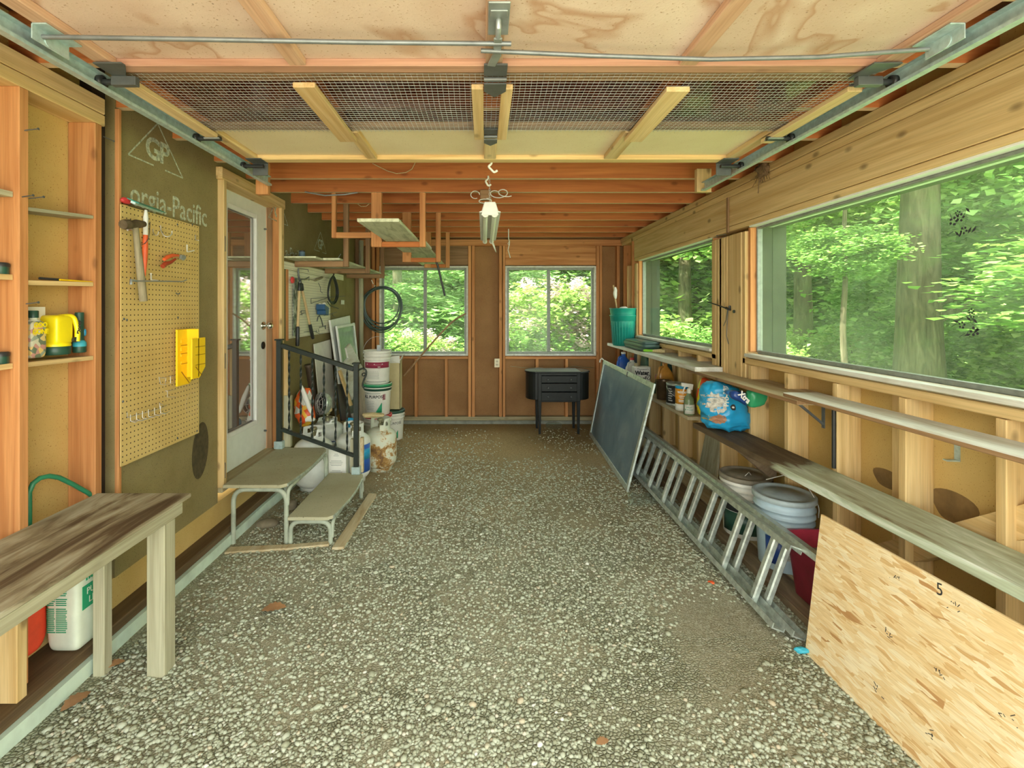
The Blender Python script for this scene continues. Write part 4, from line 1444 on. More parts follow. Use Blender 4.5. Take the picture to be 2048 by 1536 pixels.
# black and blue torch
c = Vector((-1.738, 2.062, 0))
tr = thing('torch', 'black torch with a blue collar standing on its head behind the lantern', 'torch', (c.x, c.y, zb))
MB().lathe([(0.022, zb), (0.024, zb + 0.004), (0.024, zb + 0.026)], c, 22).build('lens_head', M['dgreen'], tr)
MB().lathe([(0.0245, zb + 0.026), (0.0245, zb + 0.042), (0.018, zb + 0.052)], c, 22).build('collar', M['cyan'], tr)
MB().lathe([(0.018, zb + 0.05), (0.0165, zb + 0.06), (0.0165, zb + 0.168), (0.015, zb + 0.172)], c, 22).build('barrel', M['dgreen'], tr)
MB().blob((c.x + 0.012, c.y + 0.012, zb + 0.085), (0.006, 0.006, 0.016), 0.8).build('switch', M['skyblue'], tr)
# pencil and marker on the shelf
p0, p1 = onx(120, 560, -1.712), onx(190, 568, -1.712)
zs = zat(130, 572) + 0.023
tag(MB().tube([(-1.713, p0.y, zs), (-1.713, p1.y, zs - 0.001)], 0.0042, 6).build('pencil', M['amber'], None), 'yellow pencil lying on the stud shelf', 'pencil')
p0, p1 = onx(80, 558, -1.722), onx(119, 559, -1.722)
tag(MB().tube([(-1.724, p0.y, zs + 0.001), (-1.722, p1.y, zs + 0.001)], 0.005, 8).build('marker_pen', M['ink'], None), 'black pen lying end to end with the yellow pencil', 'pen')
# small white card behind the bottle
c = onx(66, 632, -1.79)
tag(MB().box(-1.79, -1.787, c.y - 0.05, c.y + 0.05, zb, zb + 0.195).build('card', M['paper'], None), 'white card standing behind the solvent bottle', 'card')

# ---- tan pegboard and what hangs on it
PY0, PY1, PZ0, PZ1 = 2.228, 2.838, 0.765, 1.985
XP = -1.685
pb = thing('pegboard', 'tan pegboard hanging on the olive fibre board beside the glazed door', 'pegboard', (-1.70, 2.53, 0.77))
bx('board', M['peg'], pb, XP - 0.005, XP, PY0, PY1, PZ0, PZ1)
bx('batten', M['firZ'], pb, -1.718, XP - 0.005, 2.255, 2.285, PZ0 - 0.005, PZ1 + 0.005, 0.002)
bx('batten', M['firZ'], pb, -1.718, XP - 0.005, 2.80, 2.83, PZ0, PZ1, 0.002)
mb = MB()
for px, py in ((248, 638), (356, 635), (246, 803), (254, 640), (355, 449), (385, 449), (355, 876), (394, 862)):
    mb.blob(onx(px, py, XP + 0.001), (0.003, 0.006, 0.006), 1, 0, nu=8, nv=6)
mb.build('screw_head', M['dark_steel'], pb)


def hook(pts, lb, r=0.0024, mat='wire', name='peg_hook', cat='hook', px=True, rad=0.012):
    mb = MB()
    mb.tube(round_path([onx(*p) if px else p for p in pts], rad), r, 7)
    return tag(mb.build(name, M[mat], None), lb, cat)


X1 = XP + 0.004
hook([(306, 458, X1), (306, 465, XP + 0.006), (310, 471, XP + 0.03), (316, 470, XP + 0.045), (317, 463, XP + 0.05)], 'small U hook beside the large curved hook at the top of the pegboard')
hook([(321, 451, X1), (322, 462, XP + 0.008), (328, 472, XP + 0.03), (337, 474, XP + 0.045), (344, 468, XP + 0.045), (344, 462, XP + 0.045)], 'large curved hook near the top middle of the pegboard', 0.003)
hook([(391, 470, X1), (391, 480, XP + 0.012), (397, 481, XP + 0.05)], 'angle hook at the pegboard edge near the door', 0.003)
hook([(374, 490, XP + 0.03), (374, 504, XP + 0.006), (388, 501, X1)], 'white-tipped peg above the orange pruners', 0.004, 'paper')
hook([(302, 547, XP + 0.03), (302, 560, XP + 0.006), (315, 561, X1)], 'white-tipped peg above the long rod', 0.004, 'paper')
hook([(255, 460, XP + 0.03), (273, 459, X1)], 'bright peg under the hammer head', 0.0045, 'chrome')
hook([(345, 504, XP + 0.004), (345, 511, XP + 0.03)], 'short peg holding the orange pruners', 0.003, 'chrome')
hook([(352, 586, X1), (356, 589, XP + 0.02), (360, 586, XP + 0.022)], 'small dark clip under the long rod', 0.003, 'dark_steel')
hook([(284, 489, XP + 0.032), (290, 487, XP + 0.034), (297, 478, XP + 0.032), (299, 465, XP + 0.02), (300, 444, XP + 0.006)], 'wire loop holding the squeegee handle', 0.0018, 'dark_steel')
# hooked rod
mb = MB()
mb.tube(round_path([onx(262, 562, XP + 0.08), onx(280, 562, XP + 0.08), onx(365, 563, XP + 0.05), onx(373, 560, XP + 0.04)], 0.01), 0.0035, 8)
mb.tube([onx(262, 569, XP + 0.082), onx(262, 560, XP + 0.082), onx(272, 562, XP + 0.078)], 0.006, 8)
tag(mb.build('rod', M['steel'], None), 'thin steel rod with a bent end lying across the pegboard hooks', 'rod')
# hammer
hm = thing('sledge_hammer', 'old rusty hammer with a thick grey wooden handle hung on the tan pegboard', 'hammer', onx(275, 525, -1.65))
a, b = onx(271, 455, XP + 0.055), onx(287, 602, XP + 0.048)
mb = MB()
mb.tube([a + (b - a) * t for t in (0, .15, .4, .7, 1)], [0.013, 0.0135, 0.016, 0.017, 0.0175], 12)
mb.build('handle', M['hickory'], hm)
c0, c1 = onx(246, 449, XP + 0.055), onx(288, 448, XP + 0.055)
d = c1 - c0
mb = MB()
mb.tube([c0, c0 + d * .08, c0 + d * .3, c0 + d * .42, c0 + d * .60, c0 + d * .72, c0 + d], [0.021, 0.023, 0.022, 0.017, 0.022, 0.02, 0.014], 10)
mb.build('hammer_head', plain('rusty_iron', (0.15, 0.11, 0.06), 0.7, 0.3, dirt=0.2, scale=40), hm)
# squeegee with red handle
sq = thing('squeegee', 'squeegee with a teal blade and an orange-red handle hung behind the hammer', 'squeegee', onx(290, 470, -1.66))
a, m1, b = onx(292, 420, XP + 0.016), onx(291, 470, XP + 0.016), onx(289, 552, XP + 0.014)
MB().tube([a, a + (m1 - a) * .3, m1], [0.006, 0.011, 0.011], 10).build('ferrule', M['white'], sq)
MB().tube([m1, m1 + (b - m1) * .3, m1 + (b - m1) * .6, b], [0.010, 0.0125, 0.011, 0.005], 10).build('handle', M['orange'], sq)
p, q = onx(266, 405, XP + 0.09), onx(321, 424, XP + 0.01)
mb = MB()
mb.bar(p, q, 0.022, 0.012, (0.4, 0.1, 0.9))
mb.build('channel', M['galv'], sq, 0.002)
MB().bar(p + Vector((0.0, 0, 0.008)), q + Vector((0.0, 0, 0.008)), 0.05, 0.004, (0.4, 0.1, 0.9)).build('blade', M['teal'], sq)
mb = MB()
mb.blob(onx(251, 401, -1.69), (0.014, 0.026, 0.014), 0.9, 0.25, 30, 2)
tag(mb.build('red_clamp', M['red'], None), 'small red clamp at the top corner of the pegboard', 'clamp')
# pruners
pr = thing('pruners', 'orange-handled pruners hung on the tan pegboard', 'pruners', onx(350, 520, -1.66))
mb = MB()
mb.tube([onx(328, 519, XP + 0.05), onx(335, 514, XP + 0.05), onx(345, 511, XP + 0.045), onx(357, 511, XP + 0.035)], [0.008, 0.011, 0.010, 0.006], 10)
mb.build('handle', M['orange'], pr)
mb = MB()
mb.tube([onx(325, 533, XP + 0.05), onx(330, 528, XP + 0.05), onx(341, 525, XP + 0.045), onx(351, 518, XP + 0.035)], [0.011, 0.012, 0.009, 0.006], 10)
mb.build('handle', plain('dark_red_grip', (0.45, 0.07, 0.03), 0.4), pr)
mb = MB()
o = onx(362, 515, XP + 0.03)
mb.prism([(-0.02, -0.008), (0.01, -0.016), (0.03, 0.0), (0.022, 0.014), (-0.012, 0.014)], o, (0, 1, 0), (0, 0, 1), 0.012)
mb.build('blade', M['steel'], pr, 0.002)
# mitre box
mt = thing('mitre_box', 'bright yellow mitre box hung across the pegboard edge beside the door', 'mitre box', (-1.62, 2.75, 1.42))
def quad(y0, y1, ztop, zbot):
    return
xa = -1.655
yL, yM, yR = onx(373, 700, xa).y, onx(408, 700, xa).y, onx(437, 700, -1.60).y
ztop, zb1 = onx(373, 658, xa).z, onx(371, 769, xa).z
mb = MB()
# near wall of the trough, web and far wall, standing out from the board
def wall(x0, x1, y0, y1, zt, zl, cut):
    mb.prism([(y0, zl), (y1 - cut, zl), (y1, zl + cut), (y1, zt), (y0, zt)], (x0, 0, 0), (0, 1, 0), (0, 0, 1), x1 - x0)
yA = 2.585
wall(-1.662, -1.652, yA, yA + 0.165, ztop, zb1, 0.055)
wall(-1.600, -1.590, yA + 0.03, yA + 0.155, ztop - 0.05, zb1 + 0.035, 0.055)
mb.box(-1.662, -1.59, yA + 0.085, yA + 0.095, zb1 + 0.04, ztop)
for k, zz in enumerate((0.055, 0.10, 0.13, 0.175)):
    mb.box(-1.6535, -1.6505, yA + 0.03, yA + 0.135, ztop - 0.02 - zz, ztop - 0.02 - zz + 0.022)
mb.build('trough', M['amber'], mt, 0.003)
dk = plain('dark_slot', (0.30, 0.14, 0.01), 0.7)
for zz in (0.09, 0.135, 0.19):
    bx('saw_slot', dk, mt, -1.6515, -1.6495, yA + 0.03, yA + 0.14, ztop - zz, ztop - zz + 0.003)
    bx('saw_slot', dk, mt, -1.5905, -1.5885, yA + 0.06, yA + 0.15, ztop - zz - 0.01, ztop - zz - 0.007)
MB().bar((-1.651, yA + 0.035, zb1 + 0.075), (-1.651, yA + 0.105, zb1 + 0.004), 0.003, 0.003).build('saw_slot', dk, mt)
MB().bar((-1.589, yA + 0.06, zb1 + 0.10), (-1.589, yA + 0.12, zb1 + 0.045), 0.003, 0.003).build('saw_slot', dk, mt)
# wire tool racks
def rack(pairs, lb, r=0.0017):
    mb = MB()
    for pp in pairs:
        mb.tube([onx(*p) for p in pp], r, 6)
    tag(mb.build('wire_rack', M['wire'], None), lb, 'rack')


rack([[(254, 825, XP + .055), (255, 835, XP + .055), (320, 817, XP + .05), (334, 810, X1)], [(261, 842, XP + .055), (285, 841, XP + .06), (310, 832, XP + .05), (334, 825, X1)], [(320, 817, XP + .05), (319, 806, XP + .05), (326, 810, X1)]]
     + [[(261 + 12 * i, 829 - 3.4 * i, XP + .055), (261 + 12 * i, 842 - 3.2 * i, XP + .055), (270 + 12 * i, 845 - 3.4 * i, XP + .075), (280 + 12 * i, 839 - 3.4 * i, XP + .055)] for i in range(6)], 'long wire tool rack low on the tan pegboard')
rack([[(318, 754, XP + .05), (321, 768, XP + .05), (330, 770, XP + .06), (332, 756, XP + .05), (320, 756, XP + .05), (345, 752, X1), (358, 750, X1)], [(330, 770, XP + .055), (345, 766, XP + .02), (358, 764, X1)], [(341, 752, XP + .03), (341, 767, XP + .03)]], 'small wire rack beside the yellow mitre box')
rack([[(332, 782, XP + .05), (351, 779, X1)], [(335, 781, XP + .05), (335, 794, XP + .05), (352, 794, X1)]], 'smallest wire rack, between the other two on the pegboard')
mb = MB()
mb.tube([onx(384 + 12 * math.cos(a) + 2 * math.sin(2 * a), 806 + 22 * math.sin(a), XP + 0.003) for a in [2 * PI * i / 22 for i in range(20)]], 0.0012, 5)
tag(mb.build('wire_ring', M['bristle'], None), 'loose loop of thin brown wire on the pegboard below the mitre box', 'wire')

# ---- workbench
wbn = thing('workbench', 'weathered plywood bench on square posts below the tan pegboard', 'bench', (-1.49, 1.4, 0.0))
bx('bench_top', M['bench'], wbn, -1.698, -1.285, 0.55, 2.108, 0.672, 0.690, 0.003)
bx('front_rail', M['greyY'], wbn, -1.332, -1.292, 0.55, 2.06, 0.622, 0.671, 0.003)
bx('back_rail', M['greyY'], wbn, -1.698, -1.66, 0.55, 2.06, 0.635, 0.671, 0.003)
bx('leg', M['greyZ'], wbn, -1.595, -1.548, 1.955, 2.0, -0.01, 0.671, 0.003)
bx('leg', M['greyZ'], wbn, -1.372, -1.298, 1.95, 2.02, -0.01, 0.621, 0.003)
bx('leg', M['pineZ'], wbn, -1.73, -1.645, 1.69, 1.73, 0.106, 0.634, 0.003)
bx('leg', M['greyZ'], wbn, -1.40, -1.34, 0.62, 0.68, -0.01, 0.621, 0.003)

# white jug on the sill plate
c = Vector((-1.700, 2.008, 0.107))
jg = thing('plastic_jug', 'tall milky plastic jug with green printing under the bench', 'jug', c)
mb = MB()
mb.blob((c.x, c.y, 0.107 + 0.215), (0.066, 0.079, 0.215), 0.28, 0.0, nu=40, nv=30)
mb.build('jug_body', M['jugwhite'], jg, 0)
MB().lathe([(0.03, 0.53), (0.03, 0.56), (0.027, 0.562)], (c.x - 0.03, c.y, 0), 20).build('cap', M['greenink'], jg)
xj = c.x + 0.0675
text('husky', 0.05, M['greenink'], jg, (xj, c.y + 0.012, 0.40), 'left', 0, 0.9, 1.0, 0.002)
bx('print_block', M['greenink'], jg, xj - 0.003, xj, c.y - 0.055, c.y + 0.06, 0.27, 0.365)
text('PURE\nLIFE', 0.038, M['jugwhite'], jg, (xj + 0.001, c.y + 0.003, 0.318), 'left', 0, 0.9)
mb = MB()
rn = random.Random(3)
yj0 = c.y - 0.115
for i in range(22):
    zz = 0.36 - i * 0.0078
    if i in (3, 8):
        continue
    for s0, s1 in ((-0.062, -0.025), (-0.022, 0.028)):
        y0_ = c.y + s0
        y1_ = c.y + s1 * rn.uniform(0.75, 1.0) if s1 > 0 else c.y + s1 - rn.uniform(0, 0.008)
        mb.box(c.x + (y0_ - c.y) * 0.9 - 0.0, c.x + (y1_ - c.y) * 0.9, c.y - 0.0805, c.y - 0.078, zz, zz + 0.0035)
mb.build('small_print', M['greenink'], jg)
tag(MB().blob((-1.793, 1.875, 0.29), (0.024, 0.075, 0.15), 0.5, 0.10, 6, 5).build('red_sack', M['orange_hi'], None), 'bright red sack flat against the wall behind the milky plastic jug', 'sack')
# green hose end curling up by the wall
mb = MB()
pts = [onx(58, 985, -1.74), onx(66, 967, -1.735), onx(80, 956, -1.73), onx(98, 952, -1.725), onx(118, 955, -1.72), onx(145, 968, -1.725), onx(175, 985, -1.722)]
pts += [pts[-1] + Vector((0.0, 0.05, -0.05))]
pts = [pts[0] + Vector((0, 0, -0.25)), pts[0] + Vector((0, 0, -0.1))] + pts
mb.tube(pts, 0.0095, 10)
tag(mb.build('garden_hose', M['hosegreen'], None), 'green garden hose arching up behind the bench', 'hose')

# ---- metal step stand with railing
st = thing('step_stand', 'metal step stand with two worn treads and a twisted-bar handrail below the glazed door', 'steps', (-1.3, 3.45, 0.0))
def tread(x0, x1, z, y0=3.04, y1=3.86, bow=0.03):
    poly = [(x0, y0), (x1 - 0.03, y0), (x1, y0 + 0.03)] + [(x1 + bow * math.sin(PI * t), y0 + 0.03 + (y1 - y0 - 0.06) * t) for t in (0.12, 0.25, 0.4, 0.5, 0.6, 0.75, 0.88)] + [(x1, y1 - 0.03), (x1 - 0.03, y1), (x0, y1)]
    mb = MB()
    mb.prism(poly, (0, 0, z - 0.022), (1, 0, 0), (0, 1, 0), 0.022)
    o = mb.build('tread', M['steptop'], st, 0.003, 2)
    mb = MB()
    mb.tube([(a + 0.002, b, z - 0.010) for a, b in poly[2:-3]], 0.0085, 8)
    mb.build('edge_band', M['alu'], o)
tread(-1.655, -1.26, 0.382)
tread(-1.245, -0.965, 0.178)
def legframe(x0, x1, y, z, r=0.0145):
    MB().tube(round_path([(x0, y, gz(y)), (x0, y, z), (x1, y, z), (x1, y, gz(y))], 0.085, 7), r, 12).build('leg', M['step'], st)
for y in (3.065, 3.83):
    legframe(-1.60 if y < 3.5 else -1.585, -1.262, y, 0.345)
    legframe(-1.236, -0.98, y, 0.141)
# stretch tubes along the treads
for x, z in ((-1.275, 0.345), (-0.99, 0.141)):
    MB().tube(round_path([(x + 0.02, 3.065, z - 0.10), (x + 0.02, 3.075, z + 0.002), (x + 0.025, 3.45, z + 0.004), (x + 0.02, 3.82, z + 0.002), (x + 0.02, 3.83, z - 0.10)], 0.05, 6), 0.012, 10).build('stretcher', M['step'], st)
YR = 3.835
def post(x, z0, z1):
    mb = MB()
    mb.box(x - 0.019, x + 0.019, YR - 0.019, YR + 0.019, z0, z1)
    mb.box(x - 0.029, x + 0.029, YR - 0.029, YR + 0.029, z1, z1 + 0.012)
    o = mb.build('post', M['railpaint'], st, 0.002)
    MB().box(x - 0.034, x + 0.034, YR - 0.026, YR + 0.026, z0, z0 + 0.06).build('base_bracket', M['galv'], o, 0.003)
    return o
post(-1.635, 0.383, 1.245)
post(-1.02, 0.179, 1.055)
def rail(a, b, w, h):
    MB().bar(a, b, w, h).build('handrail' if h > .03 else 'bottom_rail', M['railpaint'], st, 0.003)
ra, rb = Vector((-1.617, YR, 1.205)), Vector((-1.038, YR, 1.015))
sa, sb = Vector((-1.617, YR, 0.535)), Vector((-1.038, YR, 0.325))
rail(ra, rb, 0.034, 0.036)
rail(sa, sb, 0.034, 0.026)
for i in range(6):
    t = (i + 0.65) / 6.25
    p0, p1 = sa.lerp(sb, t), ra.lerp(rb, t)
    L = (p1 - p0).length
    vs, fs = [], []
    n = 60
    for k in range(n + 1):
        q = p0.lerp(p1, k / n)
        a = k / n * L / 0.40 * 4 * PI
        u = Vector((math.cos(a), math.sin(a), 0))
        v = Vector((-math.sin(a), math.cos(a), 0))
        for s, w in ((1, 1), (-1, 1), (-1, -1), (1, -1)):
            vs.append(q + u * (0.0085 * s) + v * (0.0030 * w))
    for k in range(n):
        for j in range(4):
            l = (j + 1) % 4
            fs.append((k * 4 + j, k * 4 + l, k * 4 + 4 + l, k * 4 + 4 + j))
    MB().add(vs, fs).build('twisted_baluster', M['railpaint'], st)
mb = MB()
c0 = Vector((-1.0, YR, 1.0))
sp = [c0 + Vector((0, 0, 0.01)), c0 + Vector((0.035, 0, 0.025)), c0 + Vector((0.062, 0, 0.005)), c0 + Vector((0.058, 0, -0.035)), c0 + Vector((0.035, 0, -0.08)), c0 + Vector((0.028, 0, -0.12)), c0 + Vector((0.04, 0, -0.135))]
mb.tube(round_path(sp, 0.02, 3), 0.007, 8)
mb.tube([c0 + Vector((0.04 + 0.018 * math.cos(a) * (1 - a / 9), 0, -0.03 + 0.018 * math.sin(a) * (1 - a / 9))) for a in [q * 0.5 for q in range(14)]], 0.005, 7)
mb.build('scroll', M['railpaint'], st)
for x0, x1, z0, z1, m in ((-1.610, -1.575, 0.80, 1.19, 'pineZ'), (-1.612, -1.555, 0.385, 0.80, 'greyZ'), (-1.076, -1.042, 0.18, 0.45, 'greyZ'), (-0.998, -0.972, 0.18, 0.46, 'plank_tan')):
    bx('wood_block', M[m], st, x0, x1, YR + 0.022, YR + 0.06, z0, z1, 0.003)
# planks set in the gravel round the steps
mb = MB()
mb.prism([(-1.585, 2.93), (-1.2, 2.985), (-0.98, 3.03), (-0.985, 3.075), (-1.2, 3.035), (-1.585, 3.0)], (0, 0, -0.03), (1, 0, 0), (0, 1, 0), 0.042)
tag(mb.build('ground_board', M['plank_tan'], None, 0.002), 'dusty edging board half buried in front of the step stand', 'board')
mb = MB()
mb.hexa([(-0.945, 2.98, -0.02), (-0.875, 2.99, -0.02), (-0.865, 3.86, -0.02), (-0.93, 3.87, -0.02)], [(-0.945, 2.98, 0.016), (-0.875, 2.99, 0.016), (-0.865, 3.86, 0.012), (-0.93, 3.87, 0.012)])
tag(mb.build('ground_board', M['plank_tan'], None, 0.002), 'dusty plank lying in the gravel along the lower tread', 'board')
tag(MB().blob((-1.50, 3.32, 0.012), (0.075, 0.05, 0.03), 0.9, 0.2, 9, 4).build('rock', M['stone'], None), 'flat brown rock under the upper tread', 'rock')
tag(MB().blob((-1.46, 3.62, 0.014), (0.05, 0.045, 0.04), 0.9, 0.25, 11, 6).build('rock', M['stone'], None), 'dark rock under the far end of the upper tread', 'rock')
# ================================================================ BEYOND THE STEPS: CREAM PEGBOARD, TANKS, BUCKETS
XW = -1.70
wp = thing('pegboard', 'cream pegboard with loppers on the wall beyond the glazed door', 'pegboard', (-1.71, 4.75, 1.23))
bx('board', M['pegwhite'], wp, XW - 0.012, XW - 0.006, 4.19, 5.33, 1.235, 1.835)
bx('board', M['pegwhite'], wp, XW - 0.012, XW - 0.006, 4.04, 5.83, 1.84, 1.905)
bx('edge_batten', M['firZ'], wp, -1.719, -1.7065, 4.165, 4.195, 1.22, 1.84)
XQ = XW + 0.0
def ox(px, py, d=0.03):
    return onx(px, py, XQ + d)
sw = thing('hand_saw', 'long mottled steel saw with a red end at the edge of the cream pegboard', 'saw', ox(590, 610))
a, b, c_, d_ = ox(586.5, 555, .012), ox(595, 556, .012), ox(593.5, 673, .012), ox(586.5, 672, .012)
MB().hexa([p - Vector((0.004, 0, 0)) for p in (a, d_, c_, b)], [a, d_, c_, b]).build('blade', M['mottle'], sw)
MB().blob(ox(585, 560, .018), (0.012, 0.03, 0.03), 0.8, 0.15, 20).build('handle', M['red'], sw)
# loppers
lp = thing('loppers', 'long wooden-handled loppers with black grips hung open on the cream pegboard', 'loppers', ox(603, 600))
def grip(p, q, r):
    p, q = Vector(p), Vector(q)
    return MB().tube([p, p + (q - p) * .08, p + (q - p) * .92, q], [r * .75, r, r, r * .8], 12)
a0, a1, a2 = ox(598.5, 582, .045), ox(595.5, 653, .045), ox(595, 692, .045)
MB().tube([a0, a1], 0.012, 10).build('handle', M['ash'], lp)
grip(a1, a2, 0.017).build('grip', M['black'], lp)
b0, b1, b2 = ox(604.5, 581, .045), ox(619.5, 648, .045), ox(626, 677, .045)
MB().tube([b0, b1], 0.012, 10).build('handle', M['ash'], lp)
grip(b1, b2, 0.017).build('grip', M['black'], lp)
grip(ox(600, 563, .045), a0, 0.017).build('ferrule', M['black'], lp)
grip(ox(602.5, 567, .045), b0, 0.017).build('ferrule', M['black'], lp)
mb = MB()
mb.tube(round_path([ox(601, 566, .045), ox(597.5, 554, .045), ox(596.5, 545, .045), ox(596.5, 536, .045)], 0.03), [0.011] * 3 + [0.009] * 5 + [0.008] * 5 + [0.005], 8)
mb.tube(round_path([ox(602, 566, .045), ox(600, 560, .045), ox(611, 558, .045), ox(618, 554, .045)], 0.03), 0.006, 8)
mb.blob(ox(600.5, 564, .05), (0.012, 0.018, 0.018))
mb.build('blade', M['dark_steel'], lp)
# coiled cables
cb = MB()
rn = random.Random(9)
for k in range(7):
    w, h, o = rn.uniform(9.5, 13.5), rn.uniform(24, 29), rn.uniform(-2.5, 2.5)
    pts = []
    for i in range(30):
        a = 2 * PI * i / 30
        sx_ = 0.55 + 0.45 * (1 - math.sin(a)) / 2
        pts.append(onx(666 + o + w * math.cos(a) * sx_, 580 - h * math.sin(a), XQ + 0.048 + 0.005 * k))
    cb.tube(pts, 0.0055, 6, closed=True)
cb.tube([ox(655, 603, .05), ox(660, 611, .05), ox(668, 614, .05), ox(677, 617, .04)], 0.005, 6)
cb.tube([ox(664, 545, .04), ox(668, 548, .05), ox(666, 553, .06)], 0.008, 6)
tag(cb.build('cable_coil', M['black'], None), 'tall narrow loops of dark cable hung on the cream pegboard', 'cable')
# blue parts bin
bb = thing('parts_bin', 'small blue bin of odds and ends hooked on the cream pegboard', 'bin', ox(645, 620, .05))
c = ox(646, 619, .06)
mb = MB()
mb.prism([(-0.06, 0.055), (0.07, 0.02), (0.06, -0.06), (-0.035, -0.05), (-0.04, -0.01), (-0.065, 0.0)], c - Vector((0.05, 0, 0)), (0, 1, 0), (0, 0, 1), 0.09)
mb.build('bin_body', plain('deep_blue_bin', (0.02, 0.09, 0.22), 0.45), bb, 0.004)
mb = MB()
for i in range(7):
    q = c + Vector((rn.uniform(-.03, .03), rn.uniform(-.04, .07), rn.uniform(.03, .06)))
    mb.blob(q, (0.018, 0.022, 0.014), 0.7, 0.3, 30, i, 10, 7)
mb.build('contents', M['paper'], bb)
# triangular wire bracket, hooks and tools
def wtool(strokes, lb, name='wire_hook', cat='hook', r=0.003, mat='dark_steel', d=0.03):
    mb = MB()
    for s in strokes:
        pts = [ox(p[0], p[1], p[2] if len(p) > 2 else d) for p in s]
        mb.tube(pts, r, 6)
    tag(mb.build(name, M[mat], None), lb, cat)


wtool([[(622, 597), (653, 595), (690, 592)], [(622, 597), (622, 607), (654, 596)]], 'triangular wire bracket standing out from the cream pegboard', 'wire_bracket', 'bracket', 0.003)
wtool([[(596, 537), (616, 539), (617, 544)], [(596, 538), (597, 546)]], 'rectangular wire hook above the lopper blades')
wtool([[(602, 558), (613, 558), (618, 554)], [(618, 557), (618, 562)]], 'curved wire hook at the lopper blades')
mb = MB()
mb.tube([ox(630, 561, .018), ox(637, 558, .018), ox(645, 555, .018)], [0.010, 0.013, 0.010], 10)
mb.tube([ox(608, 560, .018), ox(618, 558, .018), ox(630, 561, .018)], 0.004, 6)
tag(mb.build('file_tool', M['hickory'], None), 'dark file with a thick handle lying on hooks of the cream pegboard', 'file')
wtool([[(637, 566), (641, 575), (641, 583)], [(641, 583), (645, 586)]], 'small chain-like hook in the middle of the cream pegboard')
wtool([[(600, 625), (604, 621), (612, 622)], [(600, 630), (608, 626), (615, 626)], [(602, 621), (604, 631)]], 'pair of small prongs between the lopper handles')
mb = MB()
mb.tube([ox(634, 643, .04), ox(636, 634, .05), ox(639, 631, .05), ox(643, 640, .04), ox(646, 652, .03)], 0.006, 7)
mb.tube([ox(639, 655, .04), ox(652, 652, .04)], 0.004, 6)
mb.tube([ox(650, 651, .04), ox(651, 658, .04)], 0.006, 6)
tag(mb.build('caliper', M['dark_steel'], None), 'rusty curved caliper hung below the blue bin', 'caliper')
wtool([[(648, 631), (662, 628), (673, 624)], [(664, 626), (666, 632), (671, 633)]], 'wire hook sticking out under the blue bin')
wtool([[(608, 664), (622, 662), (632, 663)], [(628, 662), (640, 668), (646, 667)], [(632, 660), (634, 665)], [(637, 658), (638, 665)]], 'small wire rack at the foot of the cream pegboard', 'wire_rack', 'rack', 0.0025)
tag(MB().box(-1.707, -1.704, ox(687, 600, 0).y - 0.08, ox(687, 600, 0).y + 0.05, 1.55, 1.60).build('paper_tag', M['paper'], None), 'small paper scrap stuck on the wall beyond the cable loops', 'paper')
# odds and ends on the hanging rack board
t = thing('small_can', 'little blue can on the rack board above the cream pegboard', 'can', (-1.64, 4.3, 1.942))
c = (-1.60, 4.22, 0)
MB().lathe([(0.026, 1.943), (0.026, 1.995), (0.023, 1.998)], c, 18).build('can_body', plain('slate_blue_can', (0.16, 0.25, 0.32), 0.45), t)
MB().lathe([(0.0265, 1.998), (0.0265, 2.008)], c, 18).build('lid', M['black'], t)
tag(MB().bar((-1.55, 4.36, 1.953), (-1.47, 4.62, 1.953), 0.03, 0.02).build('wood_scrap', M['pineY'], None), 'tan wood scrap lying on the rack board beside the little blue can', 'wood scrap')
mb = MB()
mb.blob((-1.56, 4.31, 1.958), (0.025, 0.03, 0.014), 0.8, 0.3, 25, 3)
tag(mb.build('rag', M['black'], None), 'dark rag between the little blue can and the wood scrap', 'rag')
nail((-1.29, 4.24, 1.945), (0.025, 0.0, 0.035), 'bent nail standing up at the end of the rack board', 0.003)

